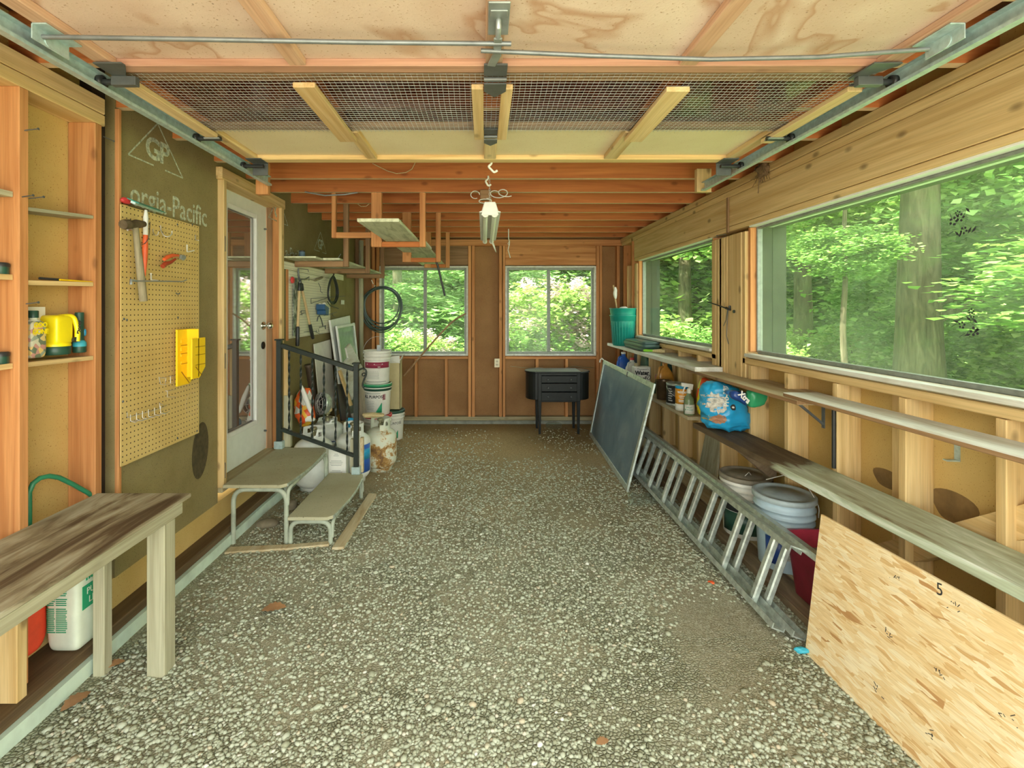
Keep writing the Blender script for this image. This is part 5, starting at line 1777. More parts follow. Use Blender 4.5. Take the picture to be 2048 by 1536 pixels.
# ---- propane tanks
def tank(label, x, y, r, hb, mat, hole=True, z0=None, collar=True, coll_h=0.11):
    z0 = gz(y) if z0 is None else z0
    t = thing('propane_tank', label, 'propane tank', (x, y, z0))
    c = (x, y, z0)
    MB().lathe([(r * .68, 0), (r * .70, 0.0), (r * .70, 0.035)], c, 32).build('foot_ring', mat, t)
    prof = [(r * .60, 0.03)] + [(r * (0.60 + 0.40 * math.sin(a)), 0.03 + r * 0.55 * (1 - math.cos(a))) for a in [PI / 2 * i / 7 for i in range(1, 8)]]
    prof += [(r, 0.03 + r * .55 + (hb - 0.03 - r * 1.1) * q) for q in (0.48, 0.5, 0.52, 1.0)]
    prof += [(r * math.cos(a) + 0.001, hb - r * .55 + r * .55 * math.sin(a)) for a in [PI / 2 * i / 8 for i in range(1, 9)]]
    MB().lathe(prof, c, 40).build('tank_body', mat, t)
    if collar:
        mb = MB()
        rc = r * .60
        n = 40
        vs, fs = [], []
        for i in range(n + 1):
            a = 0.55 * PI + (2 * PI - 0.45 * PI) * i / n - PI / 2
            h = coll_h * (0.55 if abs(i - n / 2) > n * .40 else 1.0)
            for rr in (rc, rc - 0.003):
                for hh in (0.0, h * 0.45, h * 0.78, h):
                    vs.append(Vector((x + rr * math.sin(a), y - rr * math.cos(a), z0 + hb - 0.03 + hh)))
        for i in range(n):
            b, d = i * 8, i * 8 + 8
            for q in range(3):
                ang = abs(i - n * 0.5)
                if q == 1 and hole and 4 < i % 12 < 8:
                    continue
                fs.append((b + q, d + q, d + q + 1, b + q + 1))
                fs.append((b + 4 + q, b + 5 + q, d + 5 + q, d + 4 + q))
            fs.append((b + 3, d + 3, d + 7, b + 7))
        mb.add(vs, fs, True)
        mb.build('collar', mat, t)
    mb = MB()
    mb.lathe([(0.022, hb - 0.01), (0.022, hb + 0.03), (0.012, hb + 0.035), (0.012, hb + 0.06)], c, 14)
    mb.lathe([(0.026, hb + 0.06), (0.03, hb + 0.065), (0.03, hb + 0.08), (0.02, hb + 0.085)], c, 14)
    mb.tube([(x, y, z0 + hb + 0.035), (x + 0.05, y - 0.02, z0 + hb + 0.035)], 0.013, 10)
    mb.build('valve', M['brass'], t)
    return t


tank('white propane tank partly under the upper tread of the step stand', -1.44, 4.055, 0.155, 0.43, M['tankwhite'])
tb = tank('tall white propane tank with blue bands, radiant heater on top', -1.475, 4.52, 0.150, 0.47, M['tankwhite'], collar=True, coll_h=0.05)
c = Vector((-1.475, 4.52, gz(4.52)))
MB().patch(c, 0.1505, 0.30, 0.308, -PI, PI, 40, 0.0015).build('band', M['navy'], tb)
MB().patch(c, 0.1505, 0.10, 0.110, -PI, PI, 40, 0.0015).build('band', M['navy'], tb)
MB().patch(c, 0.1505, 0.13, 0.28, 0.25, 0.75, 10, 0.001).build('label', M['paper'], tb)
# radiant heater head
ht = thing('tank_heater', 'round radiant heater head with a silver bowl and wire guard on the banded tank', 'heater', (-1.475, 4.52, 0.5))
hc = at(643, 807, 4.42)
R = Vector((-0.72, -0.68, 0.08)).normalized().to_track_quat('Z', 'Y').to_matrix()
mb = MB()
mb.lathe([(0.02, -0.085), (0.055, -0.08), (0.085, -0.055), (0.10, -0.015), (0.103, 0.0), (0.098, 0.0), (0.094, -0.015), (0.08, -0.05), (0.05, -0.07), (0.0, -0.072)], hc, 32, R, caps=False)
mb.build('reflector_bowl', M['alu'], ht)
MB().lathe([(0.0, -0.05), (0.066, -0.045), (0.07, -0.01), (0.055, 0.008), (0.0, 0.012)], hc, 28, R, caps=False).build('burner', M['black'], ht)
mb = MB()
for rr in (0.04, 0.075, 0.102):
    mb.tube([hc + R @ Vector((rr * math.cos(a), rr * math.sin(a), 0.045 - rr * 0.28)) for a in [2 * PI * i / 28 for i in range(28)]], 0.0022, 6, closed=True)
for i in range(8):
    a = i * PI / 4
    mb.tube([hc + R @ Vector((0.02 * math.cos(a), 0.02 * math.sin(a), 0.04)), hc + R @ Vector((0.104 * math.cos(a), 0.104 * math.sin(a), 0.008))], 0.002, 6)
mb.build('wire_guard', M['wire'], ht)
mb = MB()
mb.tube([hc + R @ Vector((0, 0, -0.07)), hc + Vector((0.02, 0.07, -0.04)), Vector((-1.475, 4.52, gz(4.52) + 0.60))], 0.016, 10)
mb.lathe([(0.045, 0.558), (0.045, 0.580), (0.025, 0.60)], (-1.475, 4.52, gz(4.52)), 20)
mb.build('neck', M['bristle'], ht)

tank('white propane tank with a blue picture sleeve behind the lower handrail post', -1.155, 4.24, 0.15, 0.43, M['tankwhite'])
c = Vector((-1.155, 4.24, gz(4.24)))
pt = [o for o in bpy.data.objects if o.get('label', '').startswith('white propane tank with a blue picture')][0]
MB().patch(c, 0.1505, 0.10, 0.34, 0.66, 1.5, 14).build('sleeve', M['blue'], pt)
MB().patch(c, 0.1515, 0.21, 0.30, 0.75, 1.5, 10).build('sleeve', M['skyblue'], pt)
MB().patch(c, 0.1515, 0.11, 0.345, 0.02, 0.60, 14).build('label', M['paper'], pt)
mb = MB()
for i in range(9):
    mb.patch(c, 0.1528, 0.13 + i * 0.02, 0.135 + i * 0.02, 0.38, 0.58, 6, 0.0006)
mb.build('small_print', M['ink'], pt)
MB().patch(c, 0.153, 0.30, 0.335, 0.36, 0.48, 4, 0.0006).build('warning_mark', M['red'], pt)

tank('rusty old propane tank standing in front of the bucket stack', -0.985, 4.56, 0.153, 0.40, M['rust'], coll_h=0.12)
mb = MB()
mb.blob((-1.035, 4.50, gz(4.5) + 0.525), (0.10, 0.05, 0.020), 0.8, 0.35, 14, 8)
tag(mb.build('dry_leaves', M['bristle'], None), 'dried leaf litter lying on the collar of the rusty tank', 'leaf litter')

# orange printed bag on the first tank
mb = MB()
mb.blob(at(609, 813, 4.30), (0.085, 0.065, 0.16), 0.8, 0.22, 6, 12, 44, 34, mat=Matrix.Rotation(-0.12, 3, 'Y'), ridge=0.14)
ob = tag(mb.build('plastic_bag', M['bag_orange'], None), 'crumpled orange and white printed bag stuffed behind the handrail bars', 'bag')
mb = MB()
mb.blob(at(613, 800, 4.16), (0.022, 0.02, 0.13), 0.75, 0.2, 9, 3, 20, 18, mat=Matrix.Rotation(-0.35, 3, 'Y'))
tag(mb.build('plastic_pouch', M['paper'], None), 'slim white pouch leaning on the orange printed bag', 'pouch')
# white box with print on the ground
wb_ = thing('carton', 'white printed carton standing between the banded tank and the handrail post', 'carton', (-1.205, 3.955, 0))
bx('carton_body', M['paper'], wb_, -1.275, -1.13, 3.93, 3.98, gz(3.95), 0.345, 0.003)
mb = MB()
for zz, w in ((0.185, 0.02), (0.172, 0.03), (0.13, 0.06), (0.118, 0.075), (0.106, 0.07), (0.094, 0.06), (0.05, 0.05), (0.038, 0.07), (0.026, 0.04)):
    mb.box(-1.21 - w * .7, -1.21 + w * .7, 3.9285, 3.9298, zz + 0.12, zz + 0.124)
mb.build('small_print', M['greyink'], wb_)
# spray bottle, cans and cloths in the gap
t = thing('spray_bottle', 'clear bottle with a bright blue top squeezed in behind the bottom rail', 'bottle', at(695, 868, 4.55))
c = at(700, 868, 4.55)
MB().blob(c, (0.035, 0.035, 0.075), 0.6, 0, nu=20, nv=14).build('bottle_body', M['jugwhite'], t)
MB().blob(c + Vector((0, 0, 0.11)), (0.04, 0.04, 0.05), 0.7, 0.2, 14, 2).build('cap', M['skyblue'], t)
tag(MB().blob(at(681, 868, 4.74), (0.05, 0.05, 0.06), 0.7, 0.25, 12, 5).build('cloth_bundle', M['navy'], None), 'dark blue bundle between the banded tank and the blue-topped bottle', 'bundle')
t = thing('paint_can', 'small can with a bronze lid and navy label behind the lower handrail post', 'can', at(697, 838, 4.85))
c = at(704, 862, 4.78)
MB().lathe([(0.06, -0.06), (0.06, 0.09)], c, 22).build('can_body', M['navy'], t)
MB().lathe([(0.064, 0.09), (0.064, 0.105), (0.052, 0.102)], c, 22).build('lid', M['brass'], t)
tag(MB().blob(at(690, 842, 5.10), (0.05, 0.04, 0.05), 0.6, 0.2, 10, 7).build('block', M['card'], None), 'tan block of card behind the blue-topped bottle', 'card block')
mb = MB()
mb.lathe([(0.018, -0.05), (0.018, 0.045), (0.010, 0.06)], at(681, 886, 4.35), 14)
tag(mb.build('jar', plain('brown_jar', (0.22, 0.10, 0.07), 0.25), None), 'small brown jar beside the white printed carton', 'jar')

# ---- things leaning on the wall
def lean(label, name, cat, quad_b, quad_t, mat, depth, n=(0.97, -0.2, 0.1)):
    """slab: two bottom corners and two top corners in world space, thickened towards the wall"""
    nn = Vector(n).normalized() * depth
    a, b = [Vector(p) for p in quad_b]
    c, d = [Vector(p) for p in quad_t]
    mb = MB().hexa([p - nn for p in (a, b, d, c)], [a, b, d, c])
    return tag(mb.build(name, mat, None, 0.002), label, cat)


XA = -1.60
lean('cream panel leaning on the wall behind the handrail', 'panel', 'panel', (onx(640, 818, -1.65), onx(672, 816, -1.65)), (onx(628.5, 688, -1.69), onx(661, 679, -1.69)), M['bucketwhite'], 0.012)
pc = thing('drain_pipe', 'dark brown pipe leaning on the wall behind the handrail bars', 'pipe', onx(616, 730, -1.62))
a, b = onx(616, 729, -1.655), onx(633, 836, -1.61)
MB().tube([a, b], 0.030, 18).build('pipe', plain('brown_pipe', (0.075, 0.05, 0.035), 0.3), pc)
MB().tube([a, a + (b - a) * 0.04], 0.033, 18).build('rim', plain('dull_brown_rim', (0.14, 0.10, 0.07), 0.4), pc)
wf = thing('old_sash', 'white window sash with greenish glass leaning on the wall', 'window sash', onx(690, 720, -1.55))
def frame4(p00, p10, p11, p01, w, mat, parent, name, depth):
    """frame of four bars round a quad (bottom-a, bottom-b, top-b, top-a)"""
    P = [Vector(p) for p in (p00, p10, p11, p01)]
    cen = sum(P, Vector()) / 4
    nn = (P[1] - P[0]).cross(P[3] - P[0]).normalized()
    mb = MB()
    for i in range(4):
        a, b = P[i], P[(i + 1) % 4]
        ina = (cen - (a + b) / 2)
        d = (b - a).normalized()
        ina = (ina - d * ina.dot(d)).normalized() * (w / 2)
        ext = d * (0 if i % 2 else 0.0)
        mb.bar(a + ina - ext, b + ina + ext, depth, w, ina)
    return mb.build(name, mat, parent, 0.002)
q = (onx(697, 835, -1.46), onx(726, 825, -1.46), onx(708, 646, -1.60), onx(672, 652, -1.60))
frame4(*q, 0.03, M['white'], wf, 'sash_frame', 0.02)
cq = [Vector(p) for p in q]
MB().hexa([p + Vector((-0.004, 0, 0)) for p in cq], [p - Vector((0.0005, 0, 0)) for p in cq]).build('glass', plain('greenish_old_glass', (0.30, 0.38, 0.31), 0.12), wf)
lean('tall white board standing on end behind the old sash', 'white_board', 'board', (onx(690, 838, -1.50), onx(716, 840, -1.50)), (onx(661, 640, -1.66), onx(700, 631, -1.66)), M['white'], 0.025)
# stair-cut scrap board
mb = MB()
pp = [(679, 737), (697, 716), (693, 696), (701, 687), (727, 738), (714, 762), (705, 800)]
pts = [onx(px, py, -1.42) for px, py in pp]
o = pts[0]
mb.add([p for p in pts] + [p + Vector((-0.02, 0.004, 0)) for p in pts], [tuple(range(7)), tuple(range(13, 6, -1))] + [(i, 7 + i, 7 + (i + 1) % 7, (i + 1) % 7) for i in range(7)])
sb_ = tag(mb.build('notched_board', M['plank_white'], None), 'pale notched board with an arrow-shaped top leaning behind the handrail scroll', 'board')
lean('tan edge-on board slanting behind the handrail bars', 'slanting_board', 'board', (onx(702, 812, -1.36), onx(706, 810, -1.36)), (onx(679, 742, -1.40), onx(683, 740, -1.40)), M['pineZ'], 0.02)
lean('dark panel leaning behind the slanting board', 'dark_panel', 'panel', (onx(683, 842, -1.40), onx(704, 838, -1.40)), (onx(674, 768, -1.42), onx(689, 768, -1.42)), M['black'], 0.012)
lean('pinkish pale panel leaning on the wall beside the bucket stack', 'panel', 'panel', (onx(722, 852, -1.36), onx(742, 846, -1.36)), (onx(712, 741, -1.46), onx(737, 739, -1.46)), plain('pinkish_panel', (0.62, 0.52, 0.42), 0.6), 0.018)

# ---- stacked buckets
def bucket(label, x, y, z0, body, lid=None, h=0.365, r0=0.130, r1=0.146, open_top=False, bail=True, n=44, bail_up=False):
    t = thing('bucket', label, 'bucket', (x, y, z0))
    c = (x, y, z0)
    k = lambda z: r0 + (r1 - r0) * z / h
    prof = [(r0 - 0.004, 0.0), (r0, 0.004), (k(.25), .25)]
    for zz in (0.262, 0.30, 0.338):
        prof += [(k(zz), zz - 0.008), (k(zz) + 0.009, zz - 0.006), (k(zz) + 0.009, zz + 0.004), (k(zz), zz + 0.006)]
    prof += [(r1, h - 0.012), (r1 + 0.006, h - 0.010), (r1 + 0.006, h), (r1 - 0.003, h), (r1 - 0.004, h - 0.02), (r0 - 0.003, 0.012), (0.0, 0.010)]
    MB().lathe(prof, c, n).build('bucket_body', body, t)
    if lid is not None:
        MB().lathe([(r1 + 0.007, h - 0.022), (r1 + 0.011, h - 0.020), (r1 + 0.011, h + 0.004), (r1 + 0.004, h + 0.008), (r1 - 0.008, h + 0.006), (r1 - 0.012, h + 0.001), (r1 - 0.05, h + 0.001), (r1 - 0.052, h + 0.003), (0.0, h + 0.003)], c, n).build('lid', lid, t)
    if bail:
        mb = MB()
        rr = r1 + 0.014
        if bail_up:
            pts = [Vector((x - rr * math.cos(a), y, z0 + h - 0.04 + 0.19 * math.sin(a))) for a in [PI * i / 20 for i in range(21)]]
        else:
            pts = [Vector((x - rr * math.cos(a), y - rr * math.sin(a) * 1.0, z0 + h - 0.04 - 0.10 * math.sin(a))) for a in [PI * i / 20 for i in range(21)]]
        mb.tube(pts, 0.0022, 6)
        mb.build('bail_handle', M['wire'], t)
    return t, c, k


bxs, bys = -1.18, 5.33
zf = gz(bys)
b3, c3, k3 = bucket('white bucket with a red lid at the foot of the stack', bxs, bys, zf, M['bucketwhite'], M['red'], bail=False)
MB().patch(c3, k3(.08), 0.04, 0.24, 0.35, 1.25, 12, 0.001, k3(.24)).build('label', M['skyblue'], b3)
b2, c2, k2 = bucket('white bucket with a green lid, middle of the stack', bxs, bys, zf + 0.374, M['bucketwhite'], M['green'], h=0.335, bail=False)
MB().patch(c2, k2(.24) + 0.001, 0.268, 0.315, -PI, PI, 44, 0.008, k2(.31) + .001).build('neck_ring', M['dgreen'], b2)
wrap_text('ALL PURPOSE', 0.043, M['ink'], b2, c2, k2(.2), 0.205, -0.16, 0.95, 0.0012)
mb = MB()
n = 10
v0 = []
for i in range(n):
    a0 = 0.05 + 0.5 * i / n
    mb.patch(c2, k2(.06) + 0.002, 0.035, 0.035 + 0.105 * (i + 1) / n, a0, a0 + 0.052, 2, 0.0008, k2(.1) + .002)
mb.build('green_triangle', M['greenink'], b2)
mb = MB()
for i in range(6):
    mb.patch(c2, k2(.1) + 0.002, 0.155 - i * 0.018, 0.159 - i * 0.018, -0.75, -0.05 - 0.03 * (i % 3), 6, 0.0006, k2(.1) + .002)
mb.patch(c2, k2(.24) + 0.002, 0.238, 0.245, -0.7, 0.42, 8, 0.0006, k2(.24) + .002)
mb.build('small_print', M['greyink'], b2)
mb = MB()
for a in (0.60, 0.64, 0.68, 0.72, 0.76, 0.80):
    mb.patch(c2, k2(.2) + 0.002, 0.17 + 0.03 * ((a * 50) % 2), 0.235, a, a + 0.02, 2, 0.0006, k2(.24) + .002)
mb.build('warning_mark', M['maroon'], b2)
b1, c1, k1 = bucket('white bucket with a maroon band, open on top of the stack', bxs - 0.005, bys, zf + 0.374 + 0.343, M['bucketwhite'], None, h=0.36, bail_up=True)
MB().patch(c1, k1(.2) + 0.001, 0.175, 0.238, -0.95, 1.3, 20, 0.0015, k1(.24) + .001).build('band', M['maroon'], b1)
mb = MB()
for a in (-0.62, 0.0, 0.6):
    mb.patch(c1, k1(.22) + 0.003, 0.213, 0.222, a - 0.04, a + 0.04, 3, 0.0008)
mb.patch(c1, k1(.2) + 0.003, 0.184, 0.192, 0.25, 0.45, 4, 0.0008)
mb.build('white_print', M['paper'], b1)
mb = MB()
for i in range(7):
    mb.patch(c1, k1(.1) + 0.001, 0.15 - i * 0.015, 0.154 - i * 0.015, -0.75, 0.35, 8, 0.0006, k1(.1) + .001)
mb.patch(c1, k1(.03) + 0.001, 0.022, 0.029, -0.8, 1.0, 14, 0.0006, k1(.03) + .001)
mb.build('small_print', M['greyink'], b1)
mb = MB()
for i in range(7):
    mb.patch(c1, k1(.1) + 0.001, 0.04 + i * 0.026, 0.056 + i * 0.026, -1.1, -1.0 - 0.02 * (i % 3), 3, 0.0006, k1(.1) + .001)
mb.build('side_print', M['ink'], b1)
t = thing('scraper', 'flat grey scraper blade sticking up out of the topmost bucket', 'scraper', (bxs - 0.03, bys - 0.10, 1.0))
MB().bar(at(757.5, 709, 5.22), at(758, 690, 5.22), 0.045, 0.005, (0, 1, 0)).build('blade', M['steel'], t, 0.001)
MB().bar(at(757.5, 725, 5.22), at(757.5, 709, 5.22), 0.03, 0.012, (0, 1, 0)).build('handle', M['black'], t, 0.002)
b4, c4, k4 = bucket('white bucket with a dark green lid standing behind the stack', -1.10, 5.72, gz(5.72), M['bucketwhite'], M['dgreen'], h=0.34, bail=True)
wrap_text('ALL PURPOSE', 0.040, M['ink'], b4, c4, k4(.2), 0.205, 0.25, 0.95)
mb = MB()
for i in range(8):
    a0 = 0.35 + 0.4 * i / 8
    mb.patch(c4, k4(.06) + 0.002, 0.03, 0.03 + 0.09 * (i + 1) / 8, a0, a0 + 0.052, 2, 0.0008, k4(.1) + .002)
mb.build('green_triangle', M['greenink'], b4)
cbx = thing('cardboard_box', 'tall open cardboard box set on the bucket behind the stack', 'box', (-1.05, 5.74, 0.3))
zb_ = gz(5.72) + 0.352
mb = MB()
x0, x1, y0, y1, z1 = -1.20, -0.99, 5.66, 5.80, zb_ + 0.58
for a in ((x0, x1, y0, y0 + .005), (x0, x1, y1 - .005, y1), (x0, x0 + .005, y0, y1), (x1 - .005, x1, y0, y1)):
    mb.box(a[0], a[1], a[2], a[3], zb_, z1)
mb.box(x0, x1, y0, y1, zb_, zb_ + 0.005)
mb.build('carton_walls', M['card'], cbx)
mb = MB()
mb.hexa([(x0, y0, z1 - .03), (x1, y0, z1 - .03), (x1, y0 - .004, z1 - .03), (x0, y0 - .004, z1 - .03)], [(x0, y0 - .05, z1 + .045), (x1, y0 - .03, z1 + .06), (x1, y0 - .034, z1 + .06), (x0, y0 - .054, z1 + .045)])
mb.hexa([(x1, y0, z1), (x1, y1, z1), (x1 - .004, y1, z1), (x1 - .004, y0, z1)], [(x1 + .03, y0, z1 + .06), (x1 + .03, y1, z1 + .07), (x1 + .026, y1, z1 + .07), (x1 + .026, y0, z1 + .06)])
mb.build('flap', M['paper'], cbx)

# ---- corner pole, coil of black pipe, slanting stick, outlet
tag(MB().tube([(-1.628, 6.36, gz(6.36)), (-1.628, 6.36, 2.40)], 0.031, 16).build('corner_pole', M['greyZ'], None), 'round weathered pole standing in the corner by the hose coil', 'pole')
tag(MB().box(-1.715, -1.665, 6.395, 6.46, 0.11, 2.43).build('corner_post', M['brownZ'], None, 0.003), 'dark brown post in the corner behind the round pole', 'post')
hp = thing('pipe_coil', 'coil of black poly pipe hung on the back wall at the window edge', 'pipe coil', (-1.37, 6.42, 1.55))
mb = MB()
rn = random.Random(17)
for k in range(9):
    r = 0.243 + rn.uniform(-0.012, 0.030)
    cx, cz = -1.372 + rn.uniform(-0.016, 0.03), 1.565 - (r - 0.235) * 1.0 - rn.uniform(0, 0.03)
    sag = rn.uniform(0.0, 0.075)
    pts = [Vector((cx + r * math.cos(a), 6.405 + 0.010 * (k % 4) + 0.004 * math.sin(2 * a), cz + (r - 0.005) * math.sin(a) - (sag if math.sin(a) < 0 else 0) * abs(math.sin(a)))) for a in [2 * PI * i / 48 for i in range(48)]]
    mb.tube(pts, 0.0075, 8, closed=True)
mb.build('pipe', M['hoseblack'], hp)
mb = MB()
mb.tube([at(743, 560, 6.36), at(746.5, 568, 6.37)], 0.006, 6)
mb.tube([(-1.47, 6.43, 1.80), (-1.47, 6.50, 1.81)], 0.006, 6)
mb.build('tie', M['paper'], hp)
mb = MB()
mb.tube(round_path([at(931, 627, 6.44), at(905, 642, 6.42), at(860, 690, 6.40), at(808, 752, 6.30)], 0.25, 8), 0.011, 10)
tag(mb.build('stick', M['brownX'], None), 'long bowed stick leaning across the hose-coil window', 'stick')
ol = thing('outlet', 'almond wall outlet on the middle stud of the back wall', 'outlet', at(994, 726, 6.49))
c = at(994, 726, 6.49)
bx('cover_plate', M['almond'], ol, c.x - 0.036, c.x + 0.036, 6.486, 6.499, c.z - 0.06, c.z + 0.06, 0.004)
for dz in (0.022, -0.022):
    mb = MB()
    mb.lathe([(0.017, -0.002), (0.017, 0.002)], (c.x, 6.485, c.z + dz), 16, Matrix.Rotation(PI / 2, 3, 'X'))
    so_ = mb.build('receptacle', plain('receptacle_face', (0.62, 0.52, 0.35), 0.4), ol)
    mb = MB()
    mb.box(c.x - 0.008, c.x - 0.005, 6.4815, 6.483, c.z + dz - 0.004, c.z + dz + 0.006).box(c.x + 0.005, c.x + 0.008, 6.4815, 6.483, c.z + dz - 0.004, c.z + dz + 0.006)
    mb.build('slot', M['ink'], so_)

# ---- black sewing cabinet
sc_ = thing('sewing_cabinet', 'black sewing cabinet with three drawers and round side lids against the back wall', 'cabinet', (0.92, 6.1, 0))
X0, X1, Y0, Y1 = 0.665, 1.185, 5.90, 6.26
ZT, ZB_ = 0.705, 0.345
mk = M['blackpaint']
mb = MB()
mb.box(X0, X0 + .02, Y0 + .02, Y1, ZB_, ZT).box(X1 - .02, X1, Y0 + .02, Y1, ZB_, ZT).box(X0 + .02, X1 - .02, Y1 - .02, Y1, ZB_, ZT).box(X0 + .02, X1 - .02, Y0 + .02, Y1 - .02, ZB_, ZB_ + .02).box(X0 + .02, X1 - .02, Y0 + 0.01, Y0 + .02, ZT - 0.03, ZT)
mb.build('carcass', mk, sc_, 0.003)
bx('cabinet_top', mk, sc_, X0 - .012, X1 + .012, Y0 - .006, Y1 + .01, ZT, ZT + 0.018, 0.004)
for i, (za, zb2) in enumerate(((0.585, 0.672), (0.478, 0.578), (0.362, 0.470))):
    d = bx('drawer', mk, sc_, X0 + .04, X1 - .04, Y0 - .002, Y0 + .25, za, zb2, 0.004)
    for kx in (X0 + 0.12, X1 - 0.12):
        MB().lathe([(0.006, 0.0), (0.006, 0.012), (0.011, 0.016), (0.011, 0.022), (0.005, 0.026)], (kx, Y0 - .003, (za + zb2) / 2), 14, Matrix.Rotation(PI / 2, 3, 'X')).build('knob', M['dark_steel'], d)
for x, y in ((X0, Y0), (X1 - .042, Y0), (X0, Y1 - .042), (X1 - .042, Y1 - .042)):
    zz = gz(y + .02)
    mb = MB()
    mb.hexa([(x + .008, y + .008, zz), (x + .034, y + .008, zz), (x + .034, y + .034, zz), (x + .008, y + .034, zz)], [(x, y, 0.36), (x + .042, y, 0.36), (x + .042, y + .042, 0.36), (x, y + .042, 0.36)])
    mb.box(x, x + .042, y, y + .042, 0.36, ZT)
    mb.build('leg', mk, sc_, 0.002)
for sx, xe in ((-1, X0 - .002), (1, X1 + .002)):
    poly = [(0, -0.16)] + [(0.135 * math.cos(a), 0.16 * math.sin(a)) for a in [-PI / 2 + PI * i / 14 for i in range(15)]] + [(0, 0.16)]
    poly = [(sx * a, b) for a, b in poly]
    if sx < 0:
        poly = poly[::-1]
    w = MB().prism(poly, (xe, (Y0 + Y1) / 2, 0.372), (1, 0, 0), (0, 1, 0), ZT - 0.378).build('side_compartment', mk, sc_, 0.004)
    poly2 = [(a * 1.10, b * 1.08) for a, b in poly]
    MB().prism(poly2, (xe, (Y0 + Y1) / 2, ZT - 0.004), (1, 0, 0), (0, 1, 0), 0.02).build('side_lid', mk if sx < 0 else plain('shiny_black_lid', (0.05, 0.055, 0.055), 0.22), sc_, 0.004)
c = at(1098, 846, 6.15)
tag(MB().blob((0.90, 6.18, gz(6.18) + 0.045), (0.10, 0.05, 0.045), 0.6, 0.1, 8, 3).build('plastic_bottle', M['clearpl'], None), 'crushed clear plastic bottle on the ground under the black cabinet', 'bottle')
# ================================================================ RIGHT SIDE: SHELVES AND WHAT STANDS ON THEM
def plank(label, x0, x1, y0, y1, za, zb, th, mat, name='shelf_board', edge=None):
    """board along y, its top at za (end y0) and zb (end y1)"""
    mb = MB()
    mb.hexa([(x0, y0, za - th), (x1, y0, za - th), (x1, y1, zb - th), (x0, y1, zb - th)], [(x0, y0, za), (x1, y0, za), (x1, y1, zb), (x0, y1, zb)])
    o = mb.build(name, mat, None, 0.004)
    if edge is not None:
        o.data.materials.append(edge)      # sawn edges left brown, only the top is worn pale
        for q in (2, 5):
            o.data.polygons[q].material_index = 1
    return tag(o, label, 'shelf')


ZS = 1.045
plank('thick whitish shelf board under the smaller side window, carrying the green tubs', 1.635, 1.965, 3.72, 6.37, ZS, ZS, 0.036, M['plank_white'])
plank('dusty tan shelf board bridging the middle of the side wall', 1.665, 1.96, 2.55, 3.96, 1.012, 1.008, 0.026, M['plank_tan'], edge=M['brownY'])
plank('white-worn shelf board under the big side window', 1.655, 1.845, 0.55, 2.66, 1.048, 1.036, 0.022, M['plank_white'], edge=M['brownY'])
plank('short lower shelf board carrying the bottles and cans', 1.655, 1.965, 3.90, 6.33, 0.62, 0.62, 0.03, M['plank_tan'])
plank('long lower plank, brown then painted pale green, carrying the blue soil bag', 1.60, 1.845, 0.55, 3.68, 0.682, 0.626, 0.04, M['plank_green'])
for y, lb in ((3.05, 'dark wooden bracket under the brown end of the lower plank'), (2.66, 'dark iron bracket under the join of the upper shelf boards')):
    mb = MB()
    if y > 3:
        mb.prism([(0, 0), (0.24, 0), (0.24, -0.16), (0.19, -0.16)], (1.61, y + 0.02, 0.594), (1, 0, 0), (0, 0, 1), 0.04)
        tag(mb.build('shelf_bracket', M['plank_brown'], None, 0.003), lb, 'bracket')
    else:
        mb.bar((1.67, y - .05, 1.004), (1.85, y - .05, 1.004), 0.02, 0.006).bar((1.845, y - .05, 1.0), (1.845, y - .05, 0.85), 0.02, 0.006).bar((1.69, y - .05, 1.0), (1.845, y - .05, 0.87), 0.012, 0.012)
        tag(mb.build('shelf_bracket', M['dark_steel'], None), lb, 'bracket')
# green tubs, nested, at the corner
tb_ = thing('storage_tub', 'outer teal plastic tub with a ribbed side on the whitish shelf in the corner', 'tub', (1.715, 5.95, ZS))
c = (1.72, 5.93, ZS)
prof = [(0.120, 0), (0.126, 0.004), (0.148, 0.30), (0.155, 0.305), (0.158, 0.36), (0.165, 0.365), (0.166, 0.375), (0.158, 0.376), (0.150, 0.30), (0.122, 0.02), (0.0, 0.018)]
MB().lathe(prof, c, 40).build('tub_body', M['teal'], tb_)
mb = MB()
for i in range(26):
    a = 2 * PI * i / 26
    mb.tube([(c[0] + 0.127 * math.cos(a), c[1] + 0.127 * math.sin(a), ZS + 0.02), (c[0] + 0.147 * math.cos(a), c[1] + 0.147 * math.sin(a), ZS + 0.29)], 0.004, 5)
mb.build('rib', M['teal'], tb_)
tb2 = thing('storage_tub', 'teal tub nested inside the ribbed one, its rim standing above it', 'tub', (1.72, 5.93, ZS + 0.06))
prof = [(0.118, 0.03), (0.120, 0.034), (0.142, 0.30), (0.149, 0.37), (0.157, 0.40), (0.160, 0.445), (0.167, 0.45), (0.167, 0.458), (0.158, 0.460), (0.148, 0.40), (0.115, 0.05), (0.0, 0.05)]
MB().lathe(prof, c, 40).build('tub_body', M['teal'], tb2)
mb = MB()
mb.tube([(1.70, 5.97, ZS + 0.12), (1.645, 6.10, ZS + 0.75)], 0.010, 8)
bst = thing('mop', 'mop with a pale stick and a white rag head standing in the teal tubs', 'mop', (1.70, 5.97, ZS + 0.12))
mb.build('handle', M['ash'], bst)
MB().blob((1.655, 6.05, ZS + 0.66), (0.022, 0.02, 0.075), 0.9, 0.35, 18, 4).build('rag_head', M['paper'], bst)
tag(MB().blob((1.715, 5.90, ZS + 0.445), (0.05, 0.05, 0.035), 0.8, 0.15, 9, 6).build('white_rag', M['paper'], None), 'white rag bulging over the rim of the teal tubs', 'rag')
